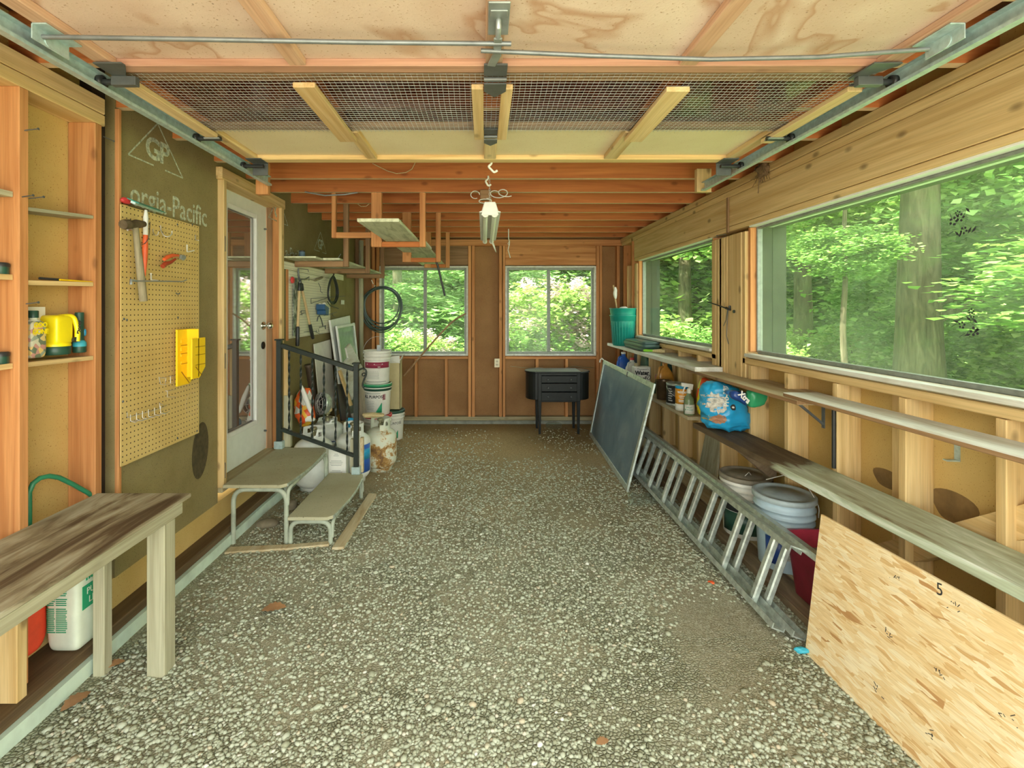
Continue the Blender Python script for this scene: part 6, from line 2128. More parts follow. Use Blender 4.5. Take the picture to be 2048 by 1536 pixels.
# folded tarp and brush
mb = MB()
def fold(x0, x1, y0, y1, z0, z1, sd):
    mb.blob(((x0 + x1) / 2, (y0 + y1) / 2, (z0 + z1) / 2), ((x1 - x0) / 2, (y1 - y0) / 2, (z1 - z0) / 2), 0.28, 0.05, 7, sd, 36, 14)
fold(1.655, 1.87, 5.02, 5.73, ZS + 0.002, ZS + 0.044, 1)
fold(1.65, 1.86, 5.00, 5.74, ZS + 0.034, ZS + 0.080, 2)
fold(1.66, 1.86, 5.04, 5.70, ZS + 0.070, ZS + 0.104, 3)
tag(mb.build('folded_tarp', M['tarp'], None), 'folded dark green tarp lying on the whitish shelf below the smaller window', 'tarp')
br = thing('brush', 'scrub brush with a lime green handle lying in front of the folded tarp', 'brush', (1.70, 4.93, ZS))
p0, p1 = Vector((1.650, 4.97, ZS + 0.020)), Vector((1.725, 4.90, ZS + 0.024))
MB().tube([p0, p0.lerp(p1, .2), p0.lerp(p1, .6), p1], [0.010, 0.015, 0.012, 0.012], 12).build('handle', M['limeh'], br)
MB().tube([p1, p1 + Vector((0.03, -0.028, 0)), p1 + Vector((0.07, -0.065, 0.002)), p1 + Vector((0.095, -0.09, 0.004))], [0.012, 0.017, 0.023, 0.018], 12).build('bristles', M['bristle'], br)

# ---- bottles and cans on the short lower shelf
ZL = 0.62
def jug(label, c, w, d, h, body, cap, tilt=0):
    t = thing('jug', label, 'jug', c)
    x, y, z = c
    mb = MB()
    vs, fs = [], []
    levels = [(0, .86), (.02, .97), (.06, 1), (.52, 1), (.66, .92), (.78, .66), (.88, .38), (.93, .30), (1.0, .30)]
    n = 28
    for zz, k in levels:
        for i in range(n):
            a = 2 * PI * i / n
            q = 0.55
            vs.append((x + math.copysign(abs(math.cos(a)) ** q, math.cos(a)) * w / 2 * k, y + math.copysign(abs(math.sin(a)) ** q, math.sin(a)) * d / 2 * k, z + zz * h))
    for j in range(len(levels) - 1):
        for i in range(n):
            l = (i + 1) % n
            fs.append((j * n + i, j * n + l, j * n + n + l, j * n + n + i))
    mb.add(vs, fs, True)
    mb.add(vs[:n], [tuple(reversed(range(n)))]).add(vs[-n:], [tuple(range(n))])
    mb.build('jug_body', body, t)
    MB().tube(round_path([(x - w * .12, y - d * .1, z + h * .90), (x - w * .38, y - d * .3, z + h * .88), (x - w * .47, y - d * .42, z + h * .62), (x - w * .42, y - d * .40, z + h * .54)], 0.03), 0.011, 10).build('handle', body, t)
    MB().lathe([(w * .17, 0), (w * .17, 0.022), (w * .14, 0.026)], (x, y, z + h * .99), 16).build('cap', cap, t)
    return t


jug('deep blue jug at the corner end of the short lower shelf', (1.76, 6.06, ZL), 0.17, 0.11, 0.31, M['blue'], M['paper'])
jug('milky white jug with a red cap beside the deep blue jug', (1.765, 5.72, ZL), 0.15, 0.12, 0.27, M['bucketwhite'], M['red'])
tag(MB().blob((1.905, 5.90, ZL + 0.185), (0.05, 0.09, 0.17), 0.5, 0.05, 8, 4).build('black_can', M['black'], None), 'black container behind the deep blue jug', 'container')
t = thing('sealer_can', 'white oblong can with black lettering on the short lower shelf', 'can', (1.75, 5.33, ZL))
bx('can_body', M['paper'], t, 1.655, 1.835, 5.27, 5.39, ZL, ZL + 0.24, 0.012)
MB().lathe([(0.022, 0), (0.022, 0.03), (0.018, 0.034)], (1.69, 5.33, ZL + 0.24), 16).build('cap', M['dusty' + 'X'], t)
text('Water\nSeal', 0.062, M['ink'], t, (1.735, 5.2685, ZL + 0.14), 'cam', 0, 0.9, 1.0, 0.003)
text("Thompson's", 0.026, M['ink'], t, (1.745, 5.2685, ZL + 0.213), 'cam', 0, 1.0)
mb = MB()
mb.tube([(1.805 + 0.020 * math.cos(a), 5.268, ZL + 0.125 + 0.026 * math.sin(a)) for a in [2 * PI * i / 18 for i in range(18)]], 0.003, 5, closed=True)
mb.bar((1.795, 5.268, ZL + 0.108), (1.812, 5.268, ZL + 0.143), 0.005, 0.002, (0, 1, 0))
mb.build('emblem', M['ink'], t)
t = thing('small_bottle', 'little dark bottle with a pink and white top behind the oblong white can', 'bottle', (1.80, 4.98, ZL))
MB().lathe([(0.034, 0), (0.036, 0.01), (0.036, 0.10), (0.02, 0.13), (0.018, 0.15)], (1.80, 4.98, ZL), 18).build('bottle_body', M['dgreen'], t)
MB().lathe([(0.024, 0.15), (0.024, 0.185), (0.012, 0.20)], (1.80, 4.98, ZL), 16).build('cap', plain('pink_cap', (0.55, 0.20, 0.22), 0.4), t)
for i, (x, y, w, d, h, lb) in enumerate(((1.888, 5.56, .05, .12, .185, 'dark crumpled sheet behind the oblong white can'), (1.895, 5.0, .04, .10, .175, 'dark crumpled sheet behind the little dark bottle'))):
    tag(MB().blob((x, y, ZL + h), (w, d, h), 0.6, 0.15, 6, i + 20).build('plastic_sheet', M['dgreen'], None), lb, 'sheet')
# metal pail with the amber jug in it
c = (1.745, 4.66, ZL)
t = thing('metal_pail', 'dark brown metal pail with a rolled rim on the short lower shelf', 'pail', c)
MB().lathe([(0.062, 0.0), (0.064, 0.004), (0.076, 0.175), (0.080, 0.178), (0.080, 0.185), (0.074, 0.185), (0.072, 0.175), (0.060, 0.012), (0.0, 0.01)], c, 32).build('pail_body', plain('tarnished_bronze', (0.13, 0.085, 0.045), 0.35, 0.5, dirt=0.2), t)
jug('amber plastic jug standing behind the brown metal pail', (1.82, 4.83, ZL + 0.0), 0.17, 0.085, 0.33, plain('amber_oil_jug', (0.56, 0.26, 0.045), 0.3), plain('amber_cap', (0.45, 0.2, 0.05), 0.4))
c = (1.76, 4.40, ZL)
t = thing('paint_can', 'black-labelled metal paint can between the brown pail and the orange can', 'can', c)
MB().lathe([(0.084, 0), (0.086, 0.003), (0.086, 0.012), (0.083, 0.015), (0.083, 0.185), (0.086, 0.188), (0.086, 0.200), (0.078, 0.200), (0.074, 0.194), (0.0, 0.194)], c, 34).build('can_body', M['alu'], t)
MB().patch(c, 0.0835, 0.02, 0.18, -PI, PI, 34, 0.0012).build('label', M['black'], t)
mb = MB()
for i in range(6):
    mb.patch(c, 0.0852, 0.04 + i * 0.021, 0.052 + i * 0.021, -1.25, -0.75 - 0.1 * (i % 2), 6, 0.0008)
mb.build('print', M['greyink'], t)
mb = MB()
mb.tube([Vector((c[0] - 0.088 * math.cos(a), c[1] - 0.088 * math.sin(a), ZL + 0.17 - 0.09 * math.sin(a))) for a in [PI * i / 16 for i in range(17)]], 0.0018, 6)
mb.build('bail_handle', M['wire'], t)
# orange and blue can
c = (1.715, 4.155, ZL)
t = thing('stain_can', 'orange can with a blue top band and white lettering on the short lower shelf', 'can', c)
MB().lathe([(0.053, 0), (0.055, 0.003), (0.055, 0.222), (0.051, 0.226), (0.0, 0.222)], c, 30).build('can_body', M['alu'], t)
MB().patch(c, 0.0555, 0.005, 0.06, -PI, PI, 30, 0.0008).build('label', M['paper'], t)
MB().patch(c, 0.0555, 0.061, 0.190, -PI, PI, 30, 0.0008).build('label', plain('orange_label', (0.86, 0.36, 0.03), 0.45), t)
MB().patch(c, 0.0555, 0.191, 0.216, -PI, PI, 30, 0.0008).build('label', M['skyblue'], t)
wrap_text('valspar', 0.034, M['paper'], t, c, 0.055, 0.165, -0.35, 0.85, 0.001)
mb = MB()
for zz, w in ((0.125, 0.5), (0.11, 0.4), (0.09, 0.6), (0.078, 0.55)):
    mb.patch(c, 0.0566, zz, zz + 0.008, -0.35 - w, -0.35 + w, 6, 0.0006)
mb.build('print', M['paper'], t)
# trigger spray bottle
c = (1.702, 3.985, ZL)
t = thing('trigger_spray', 'trigger spray bottle with a white head and paper label', 'spray bottle', c)
MB().lathe([(0.036, 0), (0.042, 0.006), (0.042, 0.085), (0.039, 0.095), (0.041, 0.11), (0.038, 0.135), (0.018, 0.165), (0.015, 0.18)], c, 26).build('bottle_body', plain('green_tinted_bottle', (0.22, 0.30, 0.16), 0.25), t)
MB().patch(c, 0.0425, 0.012, 0.088, -1.3, 1.2, 16, 0.0008).build('label', M['paper'], t)
wrap_text('SPRAY\n& WASH', 0.018, M['greenink'], t, c, 0.0425, 0.055, -0.4, 0.9)
mb = MB()
mb.lathe([(0.018, 0.178), (0.019, 0.20), (0.013, 0.215)], c, 18)
mb.bar((c[0] + 0.03, c[1], ZL + 0.238), (c[0] - 0.062, c[1], ZL + 0.250), 0.024, 0.030)
mb.bar((c[0] + 0.012, c[1], ZL + 0.205), (c[0] + 0.012, c[1], ZL + 0.235), 0.022, 0.03, (1, 0, 0))
mb.tube([(c[0] - 0.03, c[1], ZL + 0.235), (c[0] - 0.042, c[1], ZL + 0.21), (c[0] - 0.052, c[1], ZL + 0.185)], [0.007, 0.006, 0.004], 8)
mb.build('trigger_head', M['bucketwhite'], t, 0.003)
# yellow bag
tag(MB().blob((1.805, 3.95, ZL + 0.155), (0.05, 0.03, 0.145), 0.7, 0.28, 8, 31, 30, 22, mat=Matrix.Rotation(0.15, 3, 'Y')).build('printed_bag', M['bag_yellow'], None), 'yellow printed bag standing between the trigger spray and the blue soil bag', 'bag')
# blue soil bag on the long plank
def sack(c):
    """slumped sack: flat foot, crumpled sides, folded top leaning over"""
    mb = MB()
    nu, nv = 72, 56
    vs, fs = [], []
    for j in range(nv + 1):
        th = -PI / 2 + PI * j / nv
        for i in range(nu):
            ph = 2 * PI * i / nu
            pw = lambda v, e: math.copysign(abs(v) ** e, v)
            p = Vector((pw(math.cos(th), .6) * pw(math.cos(ph), .8) * .165, pw(math.cos(th), .6) * pw(math.sin(ph), .8) * .125, pw(math.sin(th), .75) * .172))
            t = (p.z / .172 + 1) / 2
            k = 1.0 - 0.26 * max(0, t - 0.45) ** 1.2
            p.x = p.x * (k + 0.10 * max(0, 0.5 - t)) - 0.05 * t + 0.02 + (0.03 if t < .4 else 0) * (p.x > 0)
            p.y *= k
            r1 = mnoise.ridged_multi_fractal(p * 7 + Vector((3, 1, 2)), 0.9, 2.0, 4, 0.9, 2.0)
            r2 = mnoise.ridged_multi_fractal(Vector((p.x * 9, p.y * 9, p.z * 26)), 0.8, 2.0, 3, 0.9, 2.0)
            p = p * (1 + 0.11 * (r1 - 1.0) + 0.05 * (r2 - 1.0))
            p.z = max(p.z, -0.170)
            vs.append(c + p)
    for j in range(nv):
        for i in range(nu):
            l = (i + 1) % nu
            fs.append((j * nu + i, j * nu + l, (j + 1) * nu + l, (j + 1) * nu + i))
    return mb.add(vs, fs, True)


c = Vector((1.705, 3.42, 0.634))
t = thing('soil_bag', 'big sky-blue bag of potting mix slumped on the brown end of the lower plank', 'bag', c)
body = sack(c + Vector((0, 0, 0.172))).build('bag_body', M['skyblue'], t)
from mathutils.bvhtree import BVHTree


def drape(obj, verts, faces, name, mat, parent, lift=0.0015):
    """lay a flat print on the camera-facing side of a bag, following its creases"""
    o = obj.parent.location if obj.parent else Vector((0, 0, 0))
    me = obj.data
    tree_ = BVHTree.FromPolygons([v.co + o for v in me.vertices], [tuple(p.vertices) for p in me.polygons])
    out, ok = [], []
    for v in verts:
        hit = tree_.ray_cast(Vector((v[0], v[1] - 0.6, v[2])), Vector((0, 1, 0)))
        ok.append(hit[0] is not None)
        out.append(Vector((v[0], hit[0].y - lift, v[2])) if hit[0] is not None else Vector(v))
    mb = MB().add(out, [f for f in faces if all(ok[i] for i in f)], False)
    return mb.build(name, mat, parent)


def print_disc(px, py, Y, rx, rz, rough=0.15, seed=0, nr=7, na=34):
    c_ = at(px, py, Y)
    r = random.Random(seed)
    k = [1 + rough * r.uniform(-1, 1) for _ in range(na)]
    vs, fs = [c_], []
    for j in range(1, nr + 1):
        for i in range(na):
            a_ = 2 * PI * i / na
            vs.append(c_ + Vector((rx * k[i] * math.cos(a_), 0, rz * k[i] * math.sin(a_))) * (j / nr))
    for i in range(na):
        l = (i + 1) % na
        fs.append((0, 1 + i, 1 + l))
        for j in range(nr - 1):
            fs.append((1 + j * na + i, 1 + (j + 1) * na + i, 1 + (j + 1) * na + l, 1 + j * na + l))
    return vs, fs


def print_text(body_, px, py, Y, size, rot, sx=1.0, bold=0.002):
    vs, fs = text_mesh(body_, size, 0.0, 1.0, bold)
    R_ = FACE['cam'] @ Matrix.Rotation(rot, 3, 'Z')
    c_ = at(px, py, Y)
    return [c_ + R_ @ Vector((v.x * sx, v.y, 0)) for v in vs], fs


drape(body, *print_disc(1432, 806, 3.33, 0.062, 0.066, 0.2, 3), 'flower_picture', plain('printed_white_flowers', (0.70, 0.66, 0.58), 0.5, dirt=0.28, scale=55), t)
drape(body, *print_disc(1436, 838, 3.33, 0.045, 0.034, 0.1, 5), 'flowerpot_picture', plain('printed_clay_pot', (0.42, 0.20, 0.11), 0.5, dirt=0.1), t, 0.0025)
drape(body, *print_disc(1414, 838, 3.33, 0.036, 0.03, 0.3, 8), 'mulch_picture', plain('printed_gold', (0.62, 0.42, 0.10), 0.5, dirt=0.25, scale=60), t, 0.002)
drape(body, *print_disc(1462, 813, 3.33, 0.020, 0.021, 0.0, 5), 'round_mark', M['ink'], t, 0.002)
drape(body, *print_disc(1462, 813, 3.33, 0.010, 0.006, 0.0, 6), 'mark_centre', M['paper'], t, 0.003)
drape(body, *print_text('Pro-Mix', 1450, 790, 3.33, 0.050, PI / 2 - 0.10, 0.9), 'lettering', M['paper'], t, 0.002)
t = thing('plastic_bag', 'navy and green plastic bag hanging over the folded top of the soil bag', 'bag', at(1500, 785, 3.2))
MB().blob(at(1483, 796, 3.12), (0.078, 0.045, 0.034), 0.8, 0.2, 9, 6, 40, 28, mat=Matrix.Rotation(0.5, 3, 'Y'), ridge=0.12).build('bag_body', M['navy'], t)
MB().blob(at(1512, 797, 3.08), (0.06, 0.045, 0.055), 0.6, 0.2, 9, 9, 40, 28, ridge=0.14).build('bag_bottom', M['green'], t)
MB().blob(at(1474, 788, 3.16), (0.07, 0.05, 0.02), 0.8, 0.2, 9, 12, 30, 20, mat=Matrix.Rotation(0.15, 3, 'Y')).build('bag_top', plain('mid_blue_film', (0.03, 0.16, 0.42), 0.3), t)
text('Xtra', 0.05, M['paper'], t, at(1489, 795, 3.045), 'cam', -0.75, 0.9, 1.0, 0.002)

# ---- leaning window screens
ws = thing('window_screen', 'large white-framed window screen leaning on the shelves beside the black cabinet', 'window screen', (1.2, 4.9, 0))
P00, P10, P11, P01 = Vector((1.180, 3.95, gz(3.95) + 0.004)), Vector((1.292, 5.86, gz(5.86) + 0.004)), Vector((1.478, 5.90, 0.868)), Vector((1.432, 4.02, 0.868))
frame4(P00, P10, P11, P01, 0.045, M['alu'], ws, 'screen_frame', 0.018)
ins = [P00.lerp(P11, .02), P10.lerp(P01, .02), P11.lerp(P00, .02), P01.lerp(P10, .02)]
nn = Vector((-0.95, 0.05, 0.28)).normalized() * 0.001
MB().hexa([p - nn for p in ins], [p + nn for p in ins]).build('mesh', M['screenmesh'], ws)
mid = P01.lerp(P11, 0.43)
MB().bar(mid + Vector((-0.012, -0.02, 0.0)), mid + Vector((-0.02, -0.02, -0.05)), 0.02, 0.012).build('latch', M['dark_steel'], ws, 0.002)
MB().tube([P11 + Vector((-0.01, 0, 0)), P11 + Vector((-0.03, 0, 0.02)), P11 + Vector((-0.05, 0, 0.0)), P11 + Vector((-0.055, 0, -0.03))], 0.008, 7).build('corner_tab', M['paper'], ws)
mb = MB()
vs, fs = [], []
n = 14
for j in range(n + 1):
    for i in range(n + 1):
        u, v = i / n, j / n
        p = at(1256 + 62 * u, 985 + 25 * v - 18 * u, 3.87 - 0.25 * v + 0.03 * u)
        vs.append((p.x, p.y, gz(p.y) + 0.012 + 0.02 * (mnoise.noise(Vector((u * 4, v * 4, 0))) + 0.5)))
for j in range(n):
    for i in range(n):
        a = j * (n + 1) + i
        fs.append((a, a + 1, a + n + 2, a + n + 1))
mb.add(vs, fs, True)
tag(mb.build('plastic_film', M['clearpl'], None), 'scrap of clear bluish film on the ground at the corner of the leaning screen', 'film')

# ---- extension ladder lying on its edge
ld = thing('extension_ladder', 'paint-spattered aluminium extension ladder lying on its edge along the shelves', 'ladder', (1.40, 3.5, 0))
YA, YE = 2.17, 5.75
def railbar(xb, zb, xt, y0, y1, name='side_rail'):
    mb = MB()
    pr = [(0, -0.036), (0.022, -0.036), (0.022, -0.031), (0.006, -0.027), (0.006, 0.027), (0.022, 0.031), (0.022, 0.036), (0, 0.036)]
    tilt = Vector((0.145, 0, 0.35)).normalized()
    side = Vector((0, 0, 0))
    nx = tilt.cross(Vector((0, 1, 0))).normalized()
    return tilt, nx, pr


tilt = Vector((0.125, 0, 0.345)).normalized()        # across the ladder, from lower rail to upper rail
nrm = Vector((-tilt.z, 0, tilt.x))                     # out of the ladder's face, towards the room
W = 0.372
for sec_i, (off, ya, yb) in enumerate(((0.0, 2.19, 5.60), (0.058, 2.135, 5.45))):
    base = Vector((1.340 + off, 0, 0.03 + off * 0.0))
    for k in (0, 1):
        o = base + tilt * (W * k) + nrm * (-0.0)
        s = 1 if k == 0 else -1
        prof = [(-0.031, 0.0), (-0.031, 0.028), (-0.026, 0.028), (-0.024, 0.006), (0.024, 0.006), (0.026, 0.028), (0.031, 0.028), (0.031, 0.0)]
        if s < 0:
            prof = [(a, -b) for a, b in prof][::-1]
        A = [o + nrm * a + tilt * b + Vector((0, ya + (0.06 if k and sec_i == 0 else 0), 0)) for a, b in prof]
        Bq = [p + Vector((0, yb - ya, 0)) for p in A]
        m = len(prof)
        mb = MB().add(A + Bq, [tuple(range(m)), tuple(range(2 * m - 1, m - 1, -1))] + [(i, m + i, m + (i + 1) % m, (i + 1) % m) for i in range(m)])
        mb.build('side_rail', M['alu'], ld)
    y = 2.40 if sec_i == 0 else 2.38
    while y < yb - 0.1:
        a = base + tilt * 0.006 + Vector((0, y, 0))
        b = base + tilt * (W - 0.006) + Vector((0, y, 0))
        MB().bar(a, b, 0.036, 0.030, nrm).build('rung', M['alurung'] if 'alurung' in M else M['alu'], ld, 0.006)
        y += 0.305
# planks on the ground behind the ladder
for i, (x0, x1, y0, y1, m, lb) in enumerate(((1.52, 1.665, 2.12, 5.2, 'plank_brown', 'brown plank on the ground just behind the ladder'), (1.675, 1.82, 2.05, 5.6, 'plank_tan', 'tan plank on the ground under the two buckets'))):
    tag(MB().box(x0, x1, y0, y1, -0.02 + gz(y1) * 0.6, 0.038).build('ground_plank', M[m], None, 0.004), lb, 'plank')
# buckets under the long plank
bk, cc, kk = bucket('pale blue lidded bucket under the green part of the lower plank', 1.718, 2.75, 0.040, M['bucketblue'], plain('dusty_blue_lid', (0.40, 0.48, 0.50), 0.55, dirt=0.12), h=0.40, r0=0.128, r1=0.150, bail=False, n=56)
mb = MB()
pts = [Vector((cc[0] + 0.135, cc[1] - 0.09, 0.040 + 0.30)), Vector((cc[0] + 0.135, cc[1] - 0.10, 0.40)), Vector((cc[0] + 0.11, cc[1] - 0.04, 0.50)), Vector((cc[0] + 0.08, cc[1] + 0.06, 0.535)), Vector((cc[0] - 0.02, cc[1] + 0.14, 0.47))]
mb.tube(round_path(pts, 0.06), 0.0026, 6)
mb.build('bail_handle', M['wire'], bk)
MB().patch(cc, kk(.05) + .001, 0.075, 0.23, -0.55, 0.30, 12, 0.001, kk(.23) + .001).build('label', M['paper'], bk)
MB().patch(cc, kk(.05) + .0022, 0.20, 0.225, -0.62, -0.5, 3, 0.001, kk(.23) + .001).build('label_mark', M['ink'], bk)
mb = MB()
for i in range(8):
    mb.patch(cc, kk(.1) + .004, 0.09 + i * 0.012, 0.093 + i * 0.012, -0.48, 0.22, 8, 0.0006, kk(.2) + .002)
mb.build('small_print', M['greyink'], bk)
MB().patch(cc, kk(.05) + .001, 0.04, 0.19, -1.25, -0.62, 10, 0.001, kk(.19) + .001).build('label', M['navy'], bk)
b5, c5, k5 = bucket('white bucket with a dirty lid behind the pale blue one', 1.710, 3.14, 0.040, M['bucketwhite'], plain('grimy_lid', (0.26, 0.225, 0.165), 0.7, dirt=0.2), h=0.375, bail=False)
MB().patch(c5, k5(.1) + .001, 0.03, 0.16, -1.6, 0.6, 20, 0.001, k5(.16) + .001).build('label', M['dgreen'], b5)
MB().patch(c5, k5(.2) + .001, 0.165, 0.24, -1.6, 0.6, 20, 0.001, k5(.24) + .001).build('label', M['ink'], b5)
mb = MB()
mb.tube([Vector((c5[0] - 0.03, c5[1] - 0.05, 0.422)), Vector((c5[0] - 0.01, c5[1] - 0.06, 0.45)), Vector((c5[0] + 0.02, c5[1] - 0.03, 0.422))], 0.0022, 6)
mb.build('bail_handle', M['wire'], b5)
# red tub behind the panel
t = thing('dish_tub', 'crimson plastic tub with a dusty grey cloth in it, half hidden by the chipboard panel', 'tub', (1.70, 2.36, 0.04))
def rbox(x0, x1, y0, y1, z, r, n=5):
    out = []
    for cx, cy, a0 in ((x1 - r, y1 - r, 0), (x0 + r, y1 - r, PI / 2), (x0 + r, y0 + r, PI), (x1 - r, y0 + r, 3 * PI / 2)):
        for i in range(n + 1):
            a = a0 + PI / 2 * i / n
            out.append(Vector((cx + r * math.cos(a), cy + r * math.sin(a), z)))
    return out
Lx = [rbox(1.60, 1.80, 2.16, 2.50, 0.042, 0.05), rbox(1.575, 1.83, 2.14, 2.54, 0.315, 0.06), rbox(1.56, 1.845, 2.125, 2.555, 0.315, 0.065), rbox(1.56, 1.845, 2.125, 2.555, 0.330, 0.065), rbox(1.585, 1.82, 2.15, 2.53, 0.330, 0.055), rbox(1.605, 1.792, 2.17, 2.49, 0.06, 0.045)]
vs = [p for l in Lx for p in l]
m = len(Lx[0])
fs = []
for j in range(len(Lx) - 1):
    for i in range(m):
        l = (i + 1) % m
        fs.append((j * m + i, j * m + l, (j + 1) * m + l, (j + 1) * m + i))
fs += [tuple(reversed(range(m))), tuple(range(5 * m, 6 * m))]
MB().add(vs, fs, True).build('tub_body', M['crimson'], t)
tag(MB().blob((1.70, 2.33, 0.235), (0.085, 0.13, 0.07), 0.6, 0.2, 7, 2).build('grey_cloth', plain('dusty_cloth', (0.27, 0.22, 0.19), 0.9), None), 'dusty grey cloth heaped in the crimson tub', 'cloth')

# ---- chipboard panel leaning at the front
op = thing('chipboard_panel', 'large flaked chipboard panel with a pencilled 5, leaning by the shelves', 'panel', (1.43, 1.5, 0))
A = Vector((1.40, 2.095, 0.0))
Bp = Vector((1.455, 0.88, 0.0))
T1 = Vector((1.50, 2.137, 0.585))
T2 = Vector((1.555, 0.92, 0.60))
nn = (Bp - A).cross(T1 - A).normalized()
if nn.x > 0:
    nn = -nn
th = nn * -0.012
# the panel lies in its own local frame so that its grain follows its face
MB().hexa([A + th, Bp + th, T2 + th, T1 + th], [A, Bp, T2, T1]).build('board', M['osb'], op, 0.001)
ey = (Bp - A).normalized()
ez = (T1 - A)
ez = (ez - ey * ez.dot(ey)).normalized()
Mp = Matrix((ey, ez, ey.cross(ez))).transposed()
if (Mp @ Vector((0, 0, 1))).x > 0:
    Mp = Matrix((-ey, ez, (-ey).cross(ez))).transposed()
def onpanel(px, py):
    # intersection of the sight line with the panel
    d = Vector(((px - VX) / FOC, 1.0, -(py - VY) / FOC))
    o = Vector((0, 0, EYE))
    k = (A - o).dot(nn) / d.dot(nn)
    return o + d * k + nn * 0.0012
text('5', 0.055, M['ink'], op, onpanel(1880, 1180), rot=PI / 2 * 0 + 0.2, M=Mp, sx=0.9)
mb = MB()
rn = random.Random(2)
for px, py in ((1790, 1155), (1905, 1212), (1772, 1265), (1878, 1342), (1760, 1385), (2040, 1292), (2020, 1440), (1866, 1472)):
    p = onpanel(px, py)
    for i in range(6):
        a = p + ey * rn.uniform(-.02, .02) + ez * rn.uniform(-.012, .012)
        b = a + ey * rn.uniform(-.012, .012) + ez * rn.uniform(-.006, .012)
        mb.bar(a, b, 0.0022, 0.0008, nn)
mb.build('ink_marks', M['ink'], op)
tag(MB().blob(Vector((1.385, 2.085, 0.014)), (0.030, 0.014, 0.012), 0.9, 0.5, 40, 3).build('blue_tape', M['cyan'], None), 'scrap of bright blue tape on the gravel at the corner of the chipboard panel', 'tape')
tag(MB().blob(at(1423, 1165, 2.62) * 1.0 + Vector((0, 0, 0)), (0.018, 0.014, 0.007), 0.8, 0.3, 20, 5).build('red_scrap', M['orange'], None), 'tiny red scrap on the gravel beside the ladder rail', 'scrap')

# ---- hooks, rods and cords on the wall
mb = MB()
p = onx(1914, 886, 1.97)
mb.bar((1.971, p.y, p.z), (1.971, p.y, p.z - 0.075), 0.022, 0.005, (1, 0, 0)).bar((1.971, p.y, p.z - 0.073), (1.925, p.y + 0.006, p.z - 0.073), 0.022, 0.005)
tag(mb.build('hook', M['galv'], None), 'galvanised J-shaped hook on the wall under the white-worn shelf board', 'hook')
p = onx(1667, 812, 1.84)
tag(MB().tube([(1.842, p.y, 0.995), (1.842, p.y, 0.66)], 0.010, 8).build('rod', M['black'], None), 'thin black rod standing upright between the two shelf tiers', 'rod')
hk = thing('window_stay', 'black iron stay with a dangling wire on the post between the side windows', 'window stay', onx(1455, 618, 1.83))
mb = MB()
mb.tube([onx(1416, 604, 1.80), onx(1440, 612, 1.82), onx(1455, 618, 1.836)], 0.005, 7)
mb.tube([onx(1452, 616, 1.83), onx(1460, 619, 1.836), onx(1459, 612, 1.836)], 0.010, 7)
mb.build('stay_arm', M['black'], hk)
MB().tube([onx(1455, 620, 1.838), onx(1452, 640, 1.838), onx(1447, 652, 1.838)], 0.0028, 6).build('wire', M['dark_steel'], hk)
MB().tube([onx(1456, 620, 1.838), onx(1454, 650, 1.838), onx(1453, 672, 1.838), onx(1457, 688, 1.838)], 0.0028, 6).build('wire', M['dark_steel'], hk)
tag(MB().lathe([(0.012, 0), (0.012, 0.008)], onx(1469, 623, 1.838), 12, Matrix.Rotation(-PI / 2, 3, 'Y')).build('bolt', M['black'], None), 'black bolt head on the post between the side windows', 'bolt')
nail(onx(1452, 469, 1.835), (0.0, 0.14, 0.012), 'long bent nail under the header at the top of the window post', 0.0028)
tag(MB().box(1.832, 1.843, onx(1456, 430, 1.84).y - 0.012, onx(1456, 430, 1.84).y + 0.012, 2.07, 2.335).build('wood_strip', M['brownZ'], None), 'thin brown strip nailed upright on the header between the side windows', 'strip')
# flower decals on the big pane
def decal(px, py, label, seed):
    c = onx(px, py, 1.9285)
    r = random.Random(seed)
    mb = MB()
    for i in range(9):
        fc = c + Vector((0, r.uniform(-.045, .045), r.uniform(-.055, .055)))
        k = 5
        rr = r.uniform(0.008, 0.014)
        a0 = r.uniform(0, 6)
        if i < 4:
            for q in range(k):
                a = a0 + 2 * PI * q / k
                pc = fc + Vector((0, math.cos(a) * rr, math.sin(a) * rr))
                mb.add([pc + Vector((0, math.cos(b) * rr * .42, math.sin(b) * rr * .42)) for b in [2 * PI * w / 8 for w in range(8)]], [tuple(range(8))])
        else:
            d = Vector((0, math.cos(a0), math.sin(a0)))
            s = Vector((0, -d.z, d.y))
            mb.add([fc - d * .015, fc + s * .005, fc + d * .015, fc - s * .005], [(0, 1, 2, 3)])
    for i in range(7):
        a0 = r.uniform(0, 6)
        p = c + Vector((0, r.uniform(-.05, .05), r.uniform(-.06, .06)))
        mb.bar(p, p + Vector((0, math.cos(a0) * .03, math.sin(a0) * .03)), 0.0015, 0.0006, (1, 0, 0))
    tag(mb.build('flower_decal', M['ink'], None), label, 'decal')


decal(1926, 447, 'black flower decal high on the big window pane', 5)
decal(1930, 648, 'black flower decal low on the big window pane', 8)

for px, py, ry, rz in ((1908, 1015, 0.10, 0.075), (1775, 958, 0.085, 0.05)):
    p = onx(px, py, 1.9742)
    vs = [Vector((1.9742, p.y + ry * math.cos(a) * (1 + 0.12 * math.sin(3 * a)), p.z + rz * math.sin(a) * (1 + 0.1 * math.cos(2 * a)))) for a in [2 * PI * i / 26 for i in range(26)]]
    MB().add(vs, [tuple(range(26))]).build('stain', plain('brown_damp_stain', (0.24, 0.145, 0.05), 0.9, dirt=0.15), wr)
q = [onx(1411, 866, 1.875), onx(1440, 872, 1.875), onx(1430, 984, 1.805), onx(1390, 968, 1.805)]
MBq = MB().hexa([p_ + Vector((0.016, 0, 0)) for p_ in (q[3], q[2], q[1], q[0])], [q[3], q[2], q[1], q[0]])
tag(MBq.build('leaning_board', M['grey' + 'Z'], None, 0.002), 'pale grooved board leaning on the wall between the studs behind the ladder', 'board')

